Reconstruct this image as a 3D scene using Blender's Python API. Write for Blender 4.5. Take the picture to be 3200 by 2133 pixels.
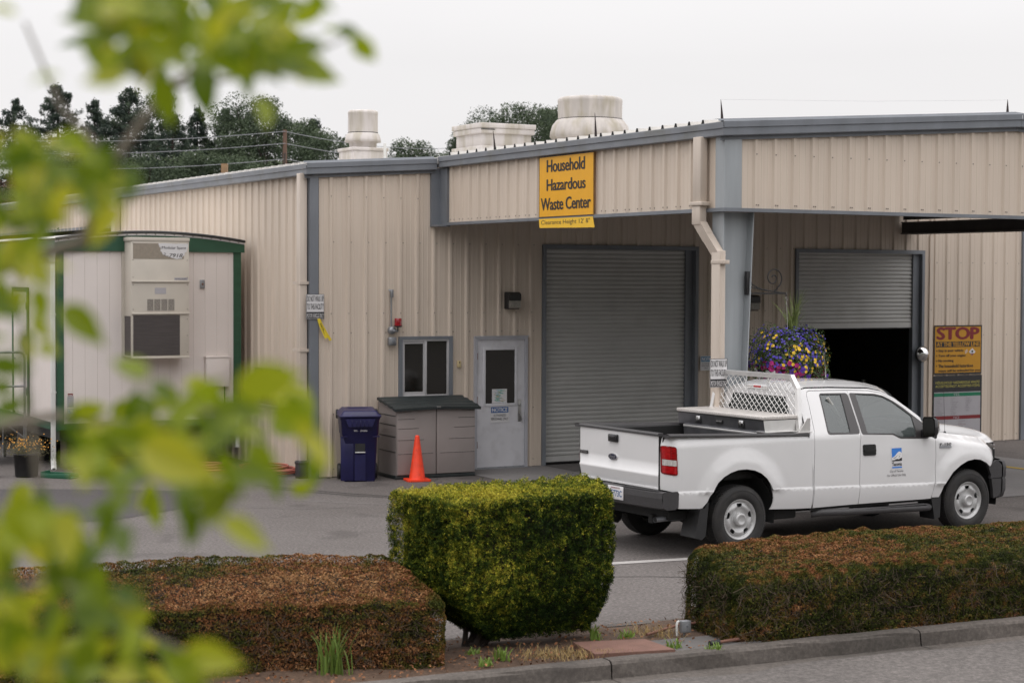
import bpy, bmesh, math, random
import numpy as np
from mathutils import Vector, Matrix
from mathutils.geometry import delaunay_2d_cdt
R = math.radians
random.seed(7)
rng = np.random.default_rng(7)
scene = bpy.context.scene
for o in list(bpy.data.objects): bpy.data.objects.remove(o)
COL = scene.collection

# ------------------------------------------------------------------ camera
CAMZ = 3.1767
cd = bpy.data.cameras.new("camera"); cam = bpy.data.objects.new("camera", cd); COL.objects.link(cam)
cd.sensor_width = 36.0; cd.lens = 5651.8/3200*36
cam.matrix_world = Matrix.Translation((0, 0, CAMZ)) @ Matrix.Rotation(R(90)-0.03517, 4, 'X') @ Matrix.Rotation(0.00418, 4, 'Z')
cd.clip_end = 2000; cd.clip_start = 0.05
cd.dof.use_dof = True; cd.dof.focus_distance = 22.0; cd.dof.aperture_fstop = 2.8; cd.dof.aperture_blades = 0
scene.camera = cam

# ------------------------------------------------------------------ sky and sun (overcast)
w = bpy.data.worlds.new("World"); scene.world = w; w.use_nodes = True
nt = w.node_tree; nt.nodes.clear()
def N(nt, t, **kw):
    n = nt.nodes.new(t)
    for k, v in kw.items():
        if k.startswith('i_'): n.inputs[k[2:].replace('_', ' ')].default_value = v
        else: setattr(n, k, v)
    return n
SUN_EL, SUN_ROT = R(58), R(200)
sky = N(nt, 'ShaderNodeTexSky', sky_type='NISHITA', sun_disc=False, sun_elevation=SUN_EL, sun_rotation=SUN_ROT)
sky.dust_density = 4
tc = N(nt, 'ShaderNodeTexCoord'); sp = N(nt, 'ShaderNodeSeparateXYZ'); nt.links.new(tc.outputs['Generated'], sp.inputs[0])
# overcast deck: the zenith is about twice as bright as the horizon, faint cloud texture
mr = N(nt, 'ShaderNodeMapRange'); mr.inputs['From Min'].default_value = 0.12; mr.inputs['From Max'].default_value = 0.95
mr.inputs['To Min'].default_value = 9.4; mr.inputs['To Max'].default_value = 24.0
nt.links.new(sp.outputs['Z'], mr.inputs['Value'])
nz = N(nt, 'ShaderNodeTexNoise'); nz.inputs['Scale'].default_value = 2.2; nz.inputs['Detail'].default_value = 4
mp = N(nt, 'ShaderNodeMapping'); mp.inputs['Scale'].default_value = (1, 1, 3.5)
nt.links.new(tc.outputs['Generated'], mp.inputs[0]); nt.links.new(mp.outputs[0], nz.inputs['Vector'])
mr2 = N(nt, 'ShaderNodeMapRange'); mr2.inputs['From Min'].default_value = .3; mr2.inputs['From Max'].default_value = .7
mr2.inputs['To Min'].default_value = .955; mr2.inputs['To Max'].default_value = 1.03
nt.links.new(nz.outputs[0], mr2.inputs['Value'])
mu = N(nt, 'ShaderNodeMath', operation='MULTIPLY'); nt.links.new(mr.outputs[0], mu.inputs[0]); nt.links.new(mr2.outputs[0], mu.inputs[1])
cl = N(nt, 'ShaderNodeVectorMath', operation='SCALE'); cl.inputs[0].default_value = (1.0, .980, .982); nt.links.new(mu.outputs[0], cl.inputs['Scale'])
mx = N(nt, 'ShaderNodeMix', data_type='RGBA'); mx.inputs['Factor'].default_value = .93
nt.links.new(sky.outputs[0], mx.inputs['A']); nt.links.new(cl.outputs[0], mx.inputs['B'])
bg = N(nt, 'ShaderNodeBackground'); bg.inputs['Strength'].default_value = 0.10
out = N(nt, 'ShaderNodeOutputWorld'); nt.links.new(mx.outputs['Result'], bg.inputs['Color']); nt.links.new(bg.outputs[0], out.inputs['Surface'])
sl = bpy.data.lights.new("sun", 'SUN'); sl.energy = 0.5; sl.angle = R(40); sl.color = (1, .955, .9)
so = bpy.data.objects.new("sun", sl); COL.objects.link(so)
# sun direction: from behind-left of the camera, high
sd = Vector((-.22, -.22, 1.0)).normalized()
so.rotation_euler = sd.to_track_quat('Z', 'Y').to_euler()
sky.sun_elevation = math.asin(sd.z); sky.sun_rotation = math.atan2(sd.x, sd.y)

vs = scene.view_settings; vs.view_transform = 'Standard'; vs.look = 'None'; vs.gamma = 1; vs.exposure = 0.0; vs.use_curve_mapping = False
scene.cycles.use_denoising = True
scene.cycles.max_bounces = 8; scene.cycles.diffuse_bounces = 4; scene.cycles.glossy_bounces = 4; scene.cycles.transparent_max_bounces = 12
scene.cycles.sample_clamp_indirect = 6
scene.cycles.adaptive_threshold = 0.02

# ------------------------------------------------------------------ materials
def srgb(r, g, b):
    f = lambda c: (c/255/12.92 if c/255 <= .04045 else ((c/255+.055)/1.055)**2.4)
    return (f(r), f(g), f(b), 1)
MATS = {}
def mat(name, col, rough=.6, metal=0., noise=0., nscale=(4, 4, 4), bump=0., bscale=40., col2=None, spec=None, streak=0., coat=0., tint=None, island=0., transl=0., alpha=None, emit=None, grime=None):
    if name in MATS: return MATS[name]
    m = bpy.data.materials.new(name); m.use_nodes = True; nt = m.node_tree; nt.nodes.clear()
    L = nt.links.new
    o = N(nt, 'ShaderNodeOutputMaterial'); p = N(nt, 'ShaderNodeBsdfPrincipled')
    p.inputs['Roughness'].default_value = rough; p.inputs['Metallic'].default_value = metal
    if spec is not None: p.inputs['Specular IOR Level'].default_value = spec
    if coat: p.inputs['Coat Weight'].default_value = coat; p.inputs['Coat Roughness'].default_value = .05
    c = (*col[:3], 1)
    cur = None
    t = N(nt, 'ShaderNodeTexCoord')
    def mixc(fac, a, b, mode='MIX'):
        x = N(nt, 'ShaderNodeMix', data_type='RGBA', blend_type=mode)
        if isinstance(fac, (int, float)): x.inputs['Factor'].default_value = fac
        else: L(fac, x.inputs['Factor'])
        if isinstance(a, tuple): x.inputs['A'].default_value = a
        else: L(a, x.inputs['A'])
        if isinstance(b, tuple): x.inputs['B'].default_value = b
        else: L(b, x.inputs['B'])
        return x.outputs['Result']
    def noisef(scale, sc=1., detail=5, lo=.35, hi=.65):
        mpp = N(nt, 'ShaderNodeMapping'); mpp.inputs['Scale'].default_value = scale; L(t.outputs['Object'], mpp.inputs[0])
        n = N(nt, 'ShaderNodeTexNoise'); n.inputs['Scale'].default_value = sc; n.inputs['Detail'].default_value = detail; L(mpp.outputs[0], n.inputs['Vector'])
        r = N(nt, 'ShaderNodeMapRange'); r.inputs['From Min'].default_value = lo; r.inputs['From Max'].default_value = hi; L(n.outputs[0], r.inputs['Value'])
        return r.outputs[0]
    cur = c
    if col2 is not None or noise:
        d = (*col2[:3], 1) if col2 is not None else tuple(list(x*(1-noise) for x in col[:3])+[1])
        cur = mixc(noisef(nscale), cur, d)
    if streak:
        s = noisef((14, 14, .5), 1., 4, .45, .75)
        fm = N(nt, 'ShaderNodeMath', operation='MULTIPLY'); L(s, fm.inputs[0]); fm.inputs[1].default_value = streak
        cur = mixc(fm.outputs[0], cur, (c[0]*.55, c[1]*.5, c[2]*.42, 1))
    if grime:
        s = noisef((grime[1], grime[1], grime[1]*(grime[3] if len(grime) > 3 else 1)), 1., 6, *((.45, .64) if len(grime) > 3 else (.5, .72)))
        fm = N(nt, 'ShaderNodeMath', operation='MULTIPLY'); L(s, fm.inputs[0]); fm.inputs[1].default_value = grime[2]
        cur = mixc(fm.outputs[0], cur, (*grime[0][:3], 1))
    if tint is not None:
        a = N(nt, 'ShaderNodeAttribute', attribute_name='tint')
        cr = N(nt, 'ShaderNodeValToRGB'); L(a.outputs['Fac'], cr.inputs[0])
        els = cr.color_ramp.elements
        for i, (pos, cc) in enumerate(tint):
            e = els[i] if i < 2 else els.new(pos)
            e.position = pos; e.color = (*cc[:3], 1)
        cur = cr.outputs[0]
    if island:
        g = N(nt, 'ShaderNodeNewGeometry')
        r = N(nt, 'ShaderNodeMapRange'); L(g.outputs['Random Per Island'], r.inputs['Value']); r.inputs['To Min'].default_value = 1-island; r.inputs['To Max'].default_value = 1+island
        h = N(nt, 'ShaderNodeHueSaturation'); L(r.outputs[0], h.inputs['Value'])
        if isinstance(cur, tuple): h.inputs['Color'].default_value = cur
        else: L(cur, h.inputs['Color'])
        cur = h.outputs[0]
    if isinstance(cur, tuple): p.inputs['Base Color'].default_value = cur
    else: L(cur, p.inputs['Base Color'])
    if bump:
        n = N(nt, 'ShaderNodeTexNoise'); n.inputs['Scale'].default_value = bscale; n.inputs['Detail'].default_value = 3; L(t.outputs['Object'], n.inputs['Vector'])
        b = N(nt, 'ShaderNodeBump'); b.inputs['Strength'].default_value = bump; b.inputs['Distance'].default_value = .01; L(n.outputs[0], b.inputs['Height']); L(b.outputs[0], p.inputs['Normal'])
    sh = p.outputs[0]
    if transl:
        tr = N(nt, 'ShaderNodeBsdfTranslucent')
        if isinstance(cur, tuple): tr.inputs[0].default_value = cur
        else: L(cur, tr.inputs[0])
        ms = N(nt, 'ShaderNodeMixShader'); ms.inputs[0].default_value = transl; L(sh, ms.inputs[1]); L(tr.outputs[0], ms.inputs[2]); sh = ms.outputs[0]
    if alpha is not None:
        tr = N(nt, 'ShaderNodeBsdfTransparent'); tr.inputs[0].default_value = (.75, .8, .78, 1)
        ms = N(nt, 'ShaderNodeMixShader'); ms.inputs[0].default_value = alpha; L(tr.outputs[0], ms.inputs[1]); L(sh, ms.inputs[2]); sh = ms.outputs[0]
    L(sh, o.inputs['Surface'])
    MATS[name] = m
    return m

M = dict(
    siding=mat('siding', (.655, .560, .472), .55, noise=.10, nscale=(1.2, 1.2, .35), streak=.14, spec=.35),
    trim=mat('trim', (.185, .20, .225), .45, noise=.18, nscale=(3, 3, 1.5), streak=.1),
    gutter=mat('gutter', (.20, .212, .235), .5, noise=.2, nscale=(2, 2, 5), grime=((.13, .12, .08), 3, .45)),
    column=mat('column', (.35, .375, .395), .5, noise=.16, nscale=(5, 5, .8), streak=.12),
    dspout=mat('downspout_paint', (.58, .50, .43), .45, noise=.1, nscale=(6, 6, 1), streak=.2),
    roof=mat('roof_panel', (.62, .60, .57), .5, noise=.1),
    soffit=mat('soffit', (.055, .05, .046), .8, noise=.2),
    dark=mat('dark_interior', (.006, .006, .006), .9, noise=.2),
    black=mat('black_rubber', (.02, .02, .021), .55, noise=.25, nscale=(12, 12, 12)),
    rollup=mat('rollup_paint', (.50, .495, .48), .5, noise=.08, nscale=(1, 1, 3), grime=((.25, .24, .22), 2, .25)),
    fastener=mat('fastener', (.20, .17, .145), .5, .3),
    door=mat('door_paint', (.66, .655, .69), .45, noise=.08, nscale=(3, 3, 3), grime=((.26, .24, .24), 5, .25)),
    doorframe=mat('doorframe_paint', (.44, .44, .48), .45, noise=.1),
    winframe=mat('window_frame', (.48, .47, .48), .45, noise=.1),
    glass=mat('dark_glass', (.012, .011, .009), .06, spec=.6, noise=.2),
    steel=mat('steel', (.42, .41, .40), .35, .9, noise=.25, nscale=(10, 10, 10)),
    galv=mat('galvanised', (.34, .35, .37), .45, .6, noise=.25, nscale=(14, 14, 14)),
    white=mat('white_paint', (.74, .72, .71), .5, noise=.08),
    paint=mat('truck_paint', (.67, .665, .67), .22, noise=.03, nscale=(2, 2, 2), coat=.8),
    gap=mat('panel_gap', (.012, .012, .012), .8, noise=.1),
    plastic=mat('dark_plastic', (.045, .043, .045), .5, noise=.15, nscale=(20, 20, 20), bump=.25, bscale=300),
    plasticg=mat('gloss_plastic', (.014, .014, .015), .18, noise=.1),
    pillar=mat('pillar_trim', (.05, .046, .047), .4, noise=.1),
    tyre=mat('tyre', (.025, .024, .024), .75, noise=.3, nscale=(6, 6, 6), grime=((.075, .065, .055), 7, .3)),
    wheel=mat('wheel_steel', (.50, .50, .50), .35, .35, noise=.1, nscale=(8, 8, 8)),
    cglass=mat('car_glass', (.10, .118, .118), .03, noise=.1, spec=1.0, alpha=.68, coat=1.0),
    red=mat('red_lens', (.42, .008, .012), .12, noise=.3, nscale=(22, 22, 60), coat=.8),
    redd=mat('dark_red_lens', (.20, .004, .006), .12, noise=.2, coat=.8),
    clear=mat('clear_lens', (.55, .52, .50), .12, noise=.3, nscale=(50, 50, 20), coat=.8),
    amber=mat('amber_lens', (.85, .20, .04), .15, noise=.2, coat=.8),
    chrome=mat('chrome', (.75, .75, .76), .12, 1., noise=.05),
    alu=mat('aluminium', (.80, .79, .78), .38, .75, noise=.1, nscale=(6, 6, 6)),
    aluside=mat('aluminium_side', (.30, .30, .32), .3, .85, noise=.3, nscale=(5, 5, 5)),
    seat=mat('seat_cloth', (.16, .17, .17), .9, noise=.2),
    navy=mat('navy_plastic', (.013, .012, .072), .38, noise=.25, nscale=(4, 4, 4), bump=.1, bscale=200),
    shed=mat('shed_plastic', (.30, .262, .25), .6, noise=.1, nscale=(2, 2, 2), bump=.15, bscale=250),
    shedlid=mat('shed_lid', (.026, .033, .034), .5, noise=.2, nscale=(3, 3, 3)),
    orange=mat('cone_orange', (.90, .055, .012), .5, noise=.12, nscale=(8, 8, 8), grime=((.35, .04, .02), 14, .35)),
    trail=mat('trailer_siding', (.74, .675, .64), .65, noise=.06, nscale=(1, 1, 1), bump=.35, bscale=70),
    tgreen=mat('trailer_green', (.022, .085, .045), .6, noise=.2, nscale=(2, 2, 12), bump=.2, bscale=60),
    acu=mat('ac_casing', (.56, .515, .45), .5, noise=.08, nscale=(3, 3, 3)),
    fins=mat('coil_fins', (.095, .082, .08), .7, noise=.2, nscale=(3, 3, 60)),
    yellow=mat('sign_yellow', (.82, .40, .008), .45, noise=.08, nscale=(3, 3, 3)),
    yellow2=mat('clearance_yellow', (.86, .52, .03), .45, noise=.06, nscale=(3, 3, 3)),
    yellow3=mat('stop_yellow', (.52, .25, .01), .5, noise=.06, nscale=(3, 3, 3)),
    ink=mat('ink_black', (.018, .017, .02), .55, noise=.1),
    inkred=mat('ink_red', (.20, .012, .016), .5, noise=.1),
    inkblue=mat('ink_blue', (.02, .10, .30), .5, noise=.1),
    inkgreen=mat('ink_green', (.0, .17, .08), .5, noise=.1),
    inkyellow=mat('ink_yellow', (.50, .45, .08), .5, noise=.1),
    inkgrey=mat('ink_grey', (.20, .19, .20), .5, noise=.1),
    signw=mat('sign_white', (.66, .65, .66), .5, noise=.06),
    signg=mat('sign_grey', (.40, .385, .41), .5, noise=.06),
    cream=mat('cream_plastic', (.62, .50, .28), .5, noise=.05),
    beacon=mat('beacon_red', (.30, .004, .012), .15, noise=.25, nscale=(10, 10, 30), coat=.6),
    iron=mat('wrought_iron', (.018, .017, .018), .45, noise=.2),
    wood=mat('grey_wood', (.13, .10, .085), .85, noise=.3, nscale=(3, 3, 18)),
    ventw=mat('vent_paint', (.54, .50, .47), .6, noise=.2, nscale=(7, 7, 1.2), grime=((.33, .29, .20), 5., .6, .3)),
    ventc=mat('vent_clean', (.62, .58, .56), .6, noise=.1, nscale=(3, 3, .8), grime=((.33, .29, .19), 6., .5, .15)),
    bark=mat('bark', (.055, .042, .035), .9, noise=.3, nscale=(10, 10, 3)),
    rust=mat('rust', (.22, .105, .075), .85, noise=.25, nscale=(7, 7, 7), bump=.4, bscale=160),
    hose=mat('red_hose', (.42, .13, .10), .5, noise=.15),
    pvc=mat('pvc_white', (.70, .70, .68), .4, noise=.05),
    decalblue=mat('decal_blue', (.04, .20, .62), .4, noise=.03),
    ovalblue=mat('oval_blue', (.010, .016, .045), .2, noise=.05, coat=.5),
)

# ------------------------------------------------------------------ mesh builder
class MB:
    def __init__(s, M0=None):
        s.v = []; s.f = []; s.mi = []; s.sm = []; s.mats = []; s.M = M0 or Matrix()
    def m(s, mt):
        if mt not in s.mats: s.mats.append(mt)
        return s.mats.index(mt)
    def add(s, vs, fs, mt, smooth=False):
        b = len(s.v); i = s.m(mt)
        for p in vs: s.v.append(tuple(s.M @ Vector(p)))
        for f in fs: s.f.append(tuple(b+k for k in f)); s.mi.append(i); s.sm.append(smooth)
        return s
    def box(s, x0, x1, y0, y1, z0, z1, mt, bev=0.):
        if x0 > x1: x0, x1 = x1, x0
        if y0 > y1: y0, y1 = y1, y0
        if z0 > z1: z0, z1 = z1, z0
        if bev <= 0:
            vs = [(x, y, z) for x in (x0, x1) for y in (y0, y1) for z in (z0, z1)]
            return s.add(vs, [(0, 1, 3, 2), (4, 6, 7, 5), (0, 4, 5, 1), (2, 3, 7, 6), (0, 2, 6, 4), (1, 5, 7, 3)], mt)
        bm = bmesh.new(); bmesh.ops.create_cube(bm, size=1)
        for v in bm.verts: v.co = Vector(((x0+x1)/2+v.co.x*(x1-x0), (y0+y1)/2+v.co.y*(y1-y0), (z0+z1)/2+v.co.z*(z1-z0)))
        bmesh.ops.bevel(bm, geom=bm.edges[:], offset=min(bev, .49*min(x1-x0, y1-y0, z1-z0)), segments=2, profile=.5, affect='EDGES')
        s.bm(bm, mt, True); bm.free(); return s
    def bm(s, bm, mt, smooth=False):
        bm.verts.index_update()
        return s.add([v.co.copy() for v in bm.verts], [[v.index for v in f.verts] for f in bm.faces], mt, smooth)
    def prism(s, pts, a, b, mt, axis='y', smooth=False):
        # pts 2D outline; extruded along axis from a to b
        def P(p, h):
            return {'y': (p[0], h, p[1]), 'z': (p[0], p[1], h), 'x': (h, p[0], p[1])}[axis]
        n = len(pts)
        vs = [P(p, a) for p in pts]+[P(p, b) for p in pts]
        s.add(vs, [(i, (i+1) % n, n+(i+1) % n, n+i) for i in range(n)], mt, smooth)
        s.add([P(p, a) for p in pts], [tuple(range(n))], mt); s.add([P(p, b) for p in pts], [tuple(range(n))], mt)
        return s
    def tube(s, pts, r, mt, seg=8, cap=True, smooth=True):
        pts = [Vector(p) for p in pts]; rs = r if isinstance(r, (list, tuple)) else [r]*len(pts)
        vs = []; up = None
        for i, p in enumerate(pts):
            d = (pts[min(i+1, len(pts)-1)]-pts[max(i-1, 0)]).normalized()
            if up is None:
                up = Vector((0, 0, 1)) if abs(d.z) < .9 else Vector((1, 0, 0))
            a = d.cross(up).normalized(); b = a.cross(d).normalized(); up = b
            for k in range(seg):
                t = 2*math.pi*k/seg; vs.append(p+(a*math.cos(t)+b*math.sin(t))*rs[i])
        fs = [(i*seg+k, i*seg+(k+1) % seg, (i+1)*seg+(k+1) % seg, (i+1)*seg+k) for i in range(len(pts)-1) for k in range(seg)]
        s.add(vs, fs, mt, smooth)
        if cap:
            s.add(vs[:seg], [tuple(range(seg))], mt); s.add(vs[-seg:], [tuple(range(seg))], mt)
        return s
    def lathe(s, prof, mt, seg=32, axis='z', c=(0, 0, 0), smooth=True, a0=0, a1=2*math.pi):
        vs = []; full = abs(a1-a0-2*math.pi) < 1e-6; n = seg if full else seg+1
        for r, h in prof:
            for k in range(n):
                t = a0+(a1-a0)*k/seg
                x, y = r*math.cos(t), r*math.sin(t)
                vs.append({'z': (c[0]+x, c[1]+y, c[2]+h), 'y': (c[0]+x, c[1]+h, c[2]+y), 'x': (c[0]+h, c[1]+x, c[2]+y)}[axis])
        fs = [(i*n+k, i*n+(k+1) % n, (i+1)*n+(k+1) % n, (i+1)*n+k) for i in range(len(prof)-1) for k in range(n if full else n-1)]
        return s.add(vs, fs, mt, smooth)
    def grid(s, fn, us, vs_, mt, smooth=True):
        vs = [fn(u, v) for u in us for v in vs_]; m = len(vs_)
        return s.add(vs, [(i*m+j, i*m+j+1, (i+1)*m+j+1, (i+1)*m+j) for i in range(len(us)-1) for j in range(m-1)], mt, smooth)
    def build(s, name, parent=None, label=None, cat=None, group=None, kind=None, loc=None, rot=None):
        me = bpy.data.meshes.new(name); me.from_pydata(s.v, [], s.f)
        for mt in s.mats: me.materials.append(mt)
        me.polygons.foreach_set('material_index', s.mi); me.polygons.foreach_set('use_smooth', s.sm)
        me.update()
        o = bpy.data.objects.new(name, me); COL.objects.link(o)
        if parent: o.parent = parent
        if loc is not None: o.location = loc
        if rot is not None: o.rotation_euler = rot
        tag(o, label, cat, group, kind); return o
def tag(o, label=None, cat=None, group=None, kind=None):
    if label: o['label'] = label
    if cat: o['category'] = cat
    if group: o['group'] = group
    if kind: o['kind'] = kind
def empty(name, loc, rz=0., label=None, cat=None, group=None, parent=None):
    o = bpy.data.objects.new(name, None); COL.objects.link(o); o.location = loc; o.rotation_euler = (0, 0, rz); o.empty_display_size = .2
    tag(o, label, cat, group)
    if parent: o.parent = parent
    return o

_tc = {}
def textgeo(body, bold=0., italic=0., spacing=1.):
    k = (body, bold, italic, spacing)
    if k in _tc: return _tc[k]
    cu = bpy.data.curves.new('t', 'FONT'); cu.body = body; cu.size = 1; cu.offset = bold; cu.shear = italic; cu.space_character = spacing; cu.resolution_u = 3
    o = bpy.data.objects.new('t', cu); COL.objects.link(o)
    me = o.to_mesh(); vs = np.array([v.co[:] for v in me.vertices]) if len(me.vertices) else np.zeros((1, 3)); fs = [tuple(p.vertices) for p in me.polygons]
    o.to_mesh_clear(); bpy.data.objects.remove(o); bpy.data.curves.remove(cu)
    mn, mxx = vs.min(0), vs.max(0); d = np.maximum(mxx-mn, 1e-6)
    vs = (vs-mn)/d; vs[:, 2] = 0
    _tc[k] = (vs, fs, d); return _tc[k]
def text(mb, body, x0, z0, wd, h, mt, y=0., bold=.02, italic=0., plane='y', sp=1.):
    """lettering filling the box (x0,z0,wd,h) on a plane facing -y; wd None keeps the natural width (times .75)"""
    vs, fs, d = textgeo(body, 0., italic, sp)
    if wd is None: wd = h*d[0]/d[1]*.8
    k = 0 if bold < .006 else (1 if bold < .03 else 2)
    e = bold*h*(1.3 if k == 2 else .9)
    for i in range(-k, k+1):
        mb.add([(x0+abs(e)*k/2+v[0]*(wd-abs(e)*k)+i*e*.5, y-.0002*(i+k), z0+v[1]*h) for v in vs], fs, mt)
        if k == 2 and i: mb.add([(x0+abs(e)*k/2+v[0]*(wd-abs(e)*k), y-.0002*(i+k)-.0001, z0+v[1]*h+i*e*.22) for v in vs], fs, mt)

# ------------------------------------------------------------------ site frames
TH = 0.51078; BC = Vector((-3.1583, 28.4766, 0))
BS = Vector((math.cos(TH), math.sin(TH), 0)); BN = Vector((math.sin(TH), -math.cos(TH), 0))
def BW(s, out, z=0.): return BC+BS*s+BN*out+Vector((0, 0, z))     # along the front wall, out from it, up
FT = .3048

# ================================================================== THE SETTING
def ground_mat(name, base, spk, big, cracks=False, stain=None):
    m = bpy.data.materials.new(name); m.use_nodes = True; nt = m.node_tree; L = nt.links.new
    p = nt.nodes['Principled BSDF']; p.inputs['Roughness'].default_value = .85; p.inputs['Specular IOR Level'].default_value = .3
    t = N(nt, 'ShaderNodeTexCoord')
    n1 = N(nt, 'ShaderNodeTexNoise'); n1.inputs['Scale'].default_value = 26; n1.inputs['Detail'].default_value = 5; n1.inputs['Roughness'].default_value = .75; L(t.outputs['Object'], n1.inputs['Vector'])
    r1 = N(nt, 'ShaderNodeMapRange'); r1.inputs['From Min'].default_value = .42; r1.inputs['From Max'].default_value = .66; L(n1.outputs[0], r1.inputs['Value'])
    n2 = N(nt, 'ShaderNodeTexNoise'); n2.inputs['Scale'].default_value = .5; n2.inputs['Detail'].default_value = 6; n2.inputs['Roughness'].default_value = .65; L(t.outputs['Object'], n2.inputs['Vector'])
    r2 = N(nt, 'ShaderNodeMapRange'); r2.inputs['From Min'].default_value = .35; r2.inputs['From Max'].default_value = .65; L(n2.outputs[0], r2.inputs['Value'])
    x = N(nt, 'ShaderNodeMix', data_type='RGBA'); x.inputs['A'].default_value = (*base, 1); x.inputs['B'].default_value = (*big, 1); L(r2.outputs[0], x.inputs['Factor'])
    y = N(nt, 'ShaderNodeMix', data_type='RGBA'); L(r1.outputs[0], y.inputs['Factor']); L(x.outputs['Result'], y.inputs['A'])
    z = N(nt, 'ShaderNodeMix', data_type='RGBA', blend_type='MULTIPLY'); z.inputs['Factor'].default_value = 1; L(x.outputs['Result'], z.inputs['A']); z.inputs['B'].default_value = (spk, spk, spk, 1)
    L(z.outputs['Result'], y.inputs['B']); cur = y.outputs['Result']
    if cracks:
        v = N(nt, 'ShaderNodeTexVoronoi', feature='DISTANCE_TO_EDGE'); v.inputs['Scale'].default_value = .10
        nn = N(nt, 'ShaderNodeTexNoise'); nn.inputs['Scale'].default_value = 1.3; L(t.outputs['Object'], nn.inputs['Vector'])
        vm = N(nt, 'ShaderNodeVectorMath', operation='MULTIPLY_ADD'); L(nn.outputs['Color'], vm.inputs[0]); vm.inputs[1].default_value = (1.2, 1.2, 0); L(t.outputs['Object'], vm.inputs[2]); L(vm.outputs[0], v.inputs['Vector'])
        lt = N(nt, 'ShaderNodeMath', operation='LESS_THAN'); L(v.outputs['Distance'], lt.inputs[0]); lt.inputs[1].default_value = .0006
        q = N(nt, 'ShaderNodeMix', data_type='RGBA'); L(lt.outputs[0], q.inputs['Factor']); L(cur, q.inputs['A']); q.inputs['B'].default_value = (.03, .028, .027, 1); cur = q.outputs['Result']
    if stain:
        n3 = N(nt, 'ShaderNodeTexNoise'); n3.inputs['Scale'].default_value = 1.1; n3.inputs['Detail'].default_value = 3; L(t.outputs['Object'], n3.inputs['Vector'])
        r3 = N(nt, 'ShaderNodeMapRange'); r3.inputs['From Min'].default_value = .60; r3.inputs['From Max'].default_value = .70; r3.inputs['To Max'].default_value = .5; L(n3.outputs[0], r3.inputs['Value'])
        q = N(nt, 'ShaderNodeMix', data_type='RGBA'); L(r3.outputs[0], q.inputs['Factor']); L(cur, q.inputs['A']); q.inputs['B'].default_value = (*stain, 1); cur = q.outputs['Result']
    L(cur, p.inputs['Base Color'])
    b = N(nt, 'ShaderNodeBump'); b.inputs['Strength'].default_value = .35; b.inputs['Distance'].default_value = .006; L(n1.outputs[0], b.inputs['Height']); L(b.outputs[0], p.inputs['Normal'])
    return m
AS = ground_mat('asphalt', (.098, .088, .084), 2.0, (.082, .073, .069), True, (.055, .048, .046))
AS2 = ground_mat('asphalt_patch', (.060, .054, .055), 1.5, (.052, .047, .048), False)
AR = ground_mat('road_asphalt', (.092, .083, .078), 2.0, (.078, .070, .066), False, (.10, .09, .088))
CO = ground_mat('concrete', (.22, .21, .208), 1.15, (.18, .17, .168), False, (.16, .15, .15))
KB = ground_mat('kerb_concrete', (.060, .053, .047), 1.6, (.115, .10, .09), False, (.05, .045, .042))
SO = ground_mat('soil', (.055, .034, .024), 1.7, (.085, .055, .038), False)
PW = ground_mat('worn_white_paint', (.46, .44, .425), .8, (.34, .32, .31), False, (.2, .18, .18))
PY = ground_mat('worn_yellow_paint', (.50, .34, .05), .9, (.40, .28, .06), False, (.2, .16, .1))
LM = ground_mat('dark_slab', (.13, .122, .118), 1.1, (.10, .093, .09), False)

def sheet(name, pts, z, mt, kind='structure', th=0):
    mb = MB(); n = len(pts)
    if th: mb.prism(pts, z-th, z, mt, 'z')
    else: mb.add([(p[0], p[1], z) for p in pts], [tuple(range(n))], mt)
    return mb.build(name, kind=kind)
sheet('ground', [(-700, -40), (900, -40), (900, 1500), (-700, 1500)], 0, AS)
def xy(v): return (v[0], v[1])
sheet('concrete_pad', [xy(BW(2.5, .02)), xy(BW(2.55, 6.9)), xy(BW(12.4, 6.9)), xy(BW(12.3, 2.0)), xy(BW(12.3, .02))], .006, CO)
sheet('door_slab', [xy(BW(4.22, .02)), xy(BW(4.22, 1.08)), xy(BW(7.35, 1.08)), xy(BW(7.35, .02))], .012, LM)
sheet('yellow_line', [xy(BW(11.05, .3)), xy(BW(11.05, 6.9)), xy(BW(11.2, 6.9)), xy(BW(11.2, .3))], .012, PY)
sheet('white_line', [(1.0, 19.93), (.95, 20.07), (5.2, 21.75), (5.25, 21.60)], .005, PW)
sheet('asphalt_patch', [(-9.5, 26.6), (-6.9, 26.85), (-4.6, 26.7), (-4.1, 25.4), (-5.2, 23.4), (-6.0, 23.1), (-7.6, 23.4), (-9.5, 25.5)], .004, AS2)

# kerb line (plan) : back edge of the near kerb
KD = Vector((math.cos(R(25.76)), math.sin(R(25.76)), 0)); KN = Vector((KD.y, -KD.x, 0)); K0 = Vector((.262, 14.132, 0))
def KW(a, o, z=0.): return K0+KD*a+KN*o+Vector((0, 0, z))   # along, towards the camera, up
def kerb(name, a0, a1, base, flip=1, gut=.30, depth=.15):
    mb = MB(); prof = [(0, .03), (0, .142), (.012, .15), (.11, .15), (.135, .143), (.150, .12), (.165, .012), (.17, .010), (.17+gut, .012), (.17+gut, -.02)]
    a = a0; segs = []
    while a < a1: segs.append((a, min(a+3.05, a1))); a += 3.05
    for s0, s1 in segs:
        us = np.linspace(s0+.006, s1-.006, 13)
        def fn(u, k): 
            o, z = prof[int(k)]
            jit = .006*math.sin(u*7.3+k)+.004*math.sin(u*19.1+k*2)
            return KW(u, base+flip*(o+ (jit if 2 < k < 7 else 0)), z+jit*.3)
        mb.grid(fn, us, list(range(len(prof))), KB, False)
    return mb.build(name, kind='structure')
kerb('kerb', -8.3-.33, 14, 0)
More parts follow.
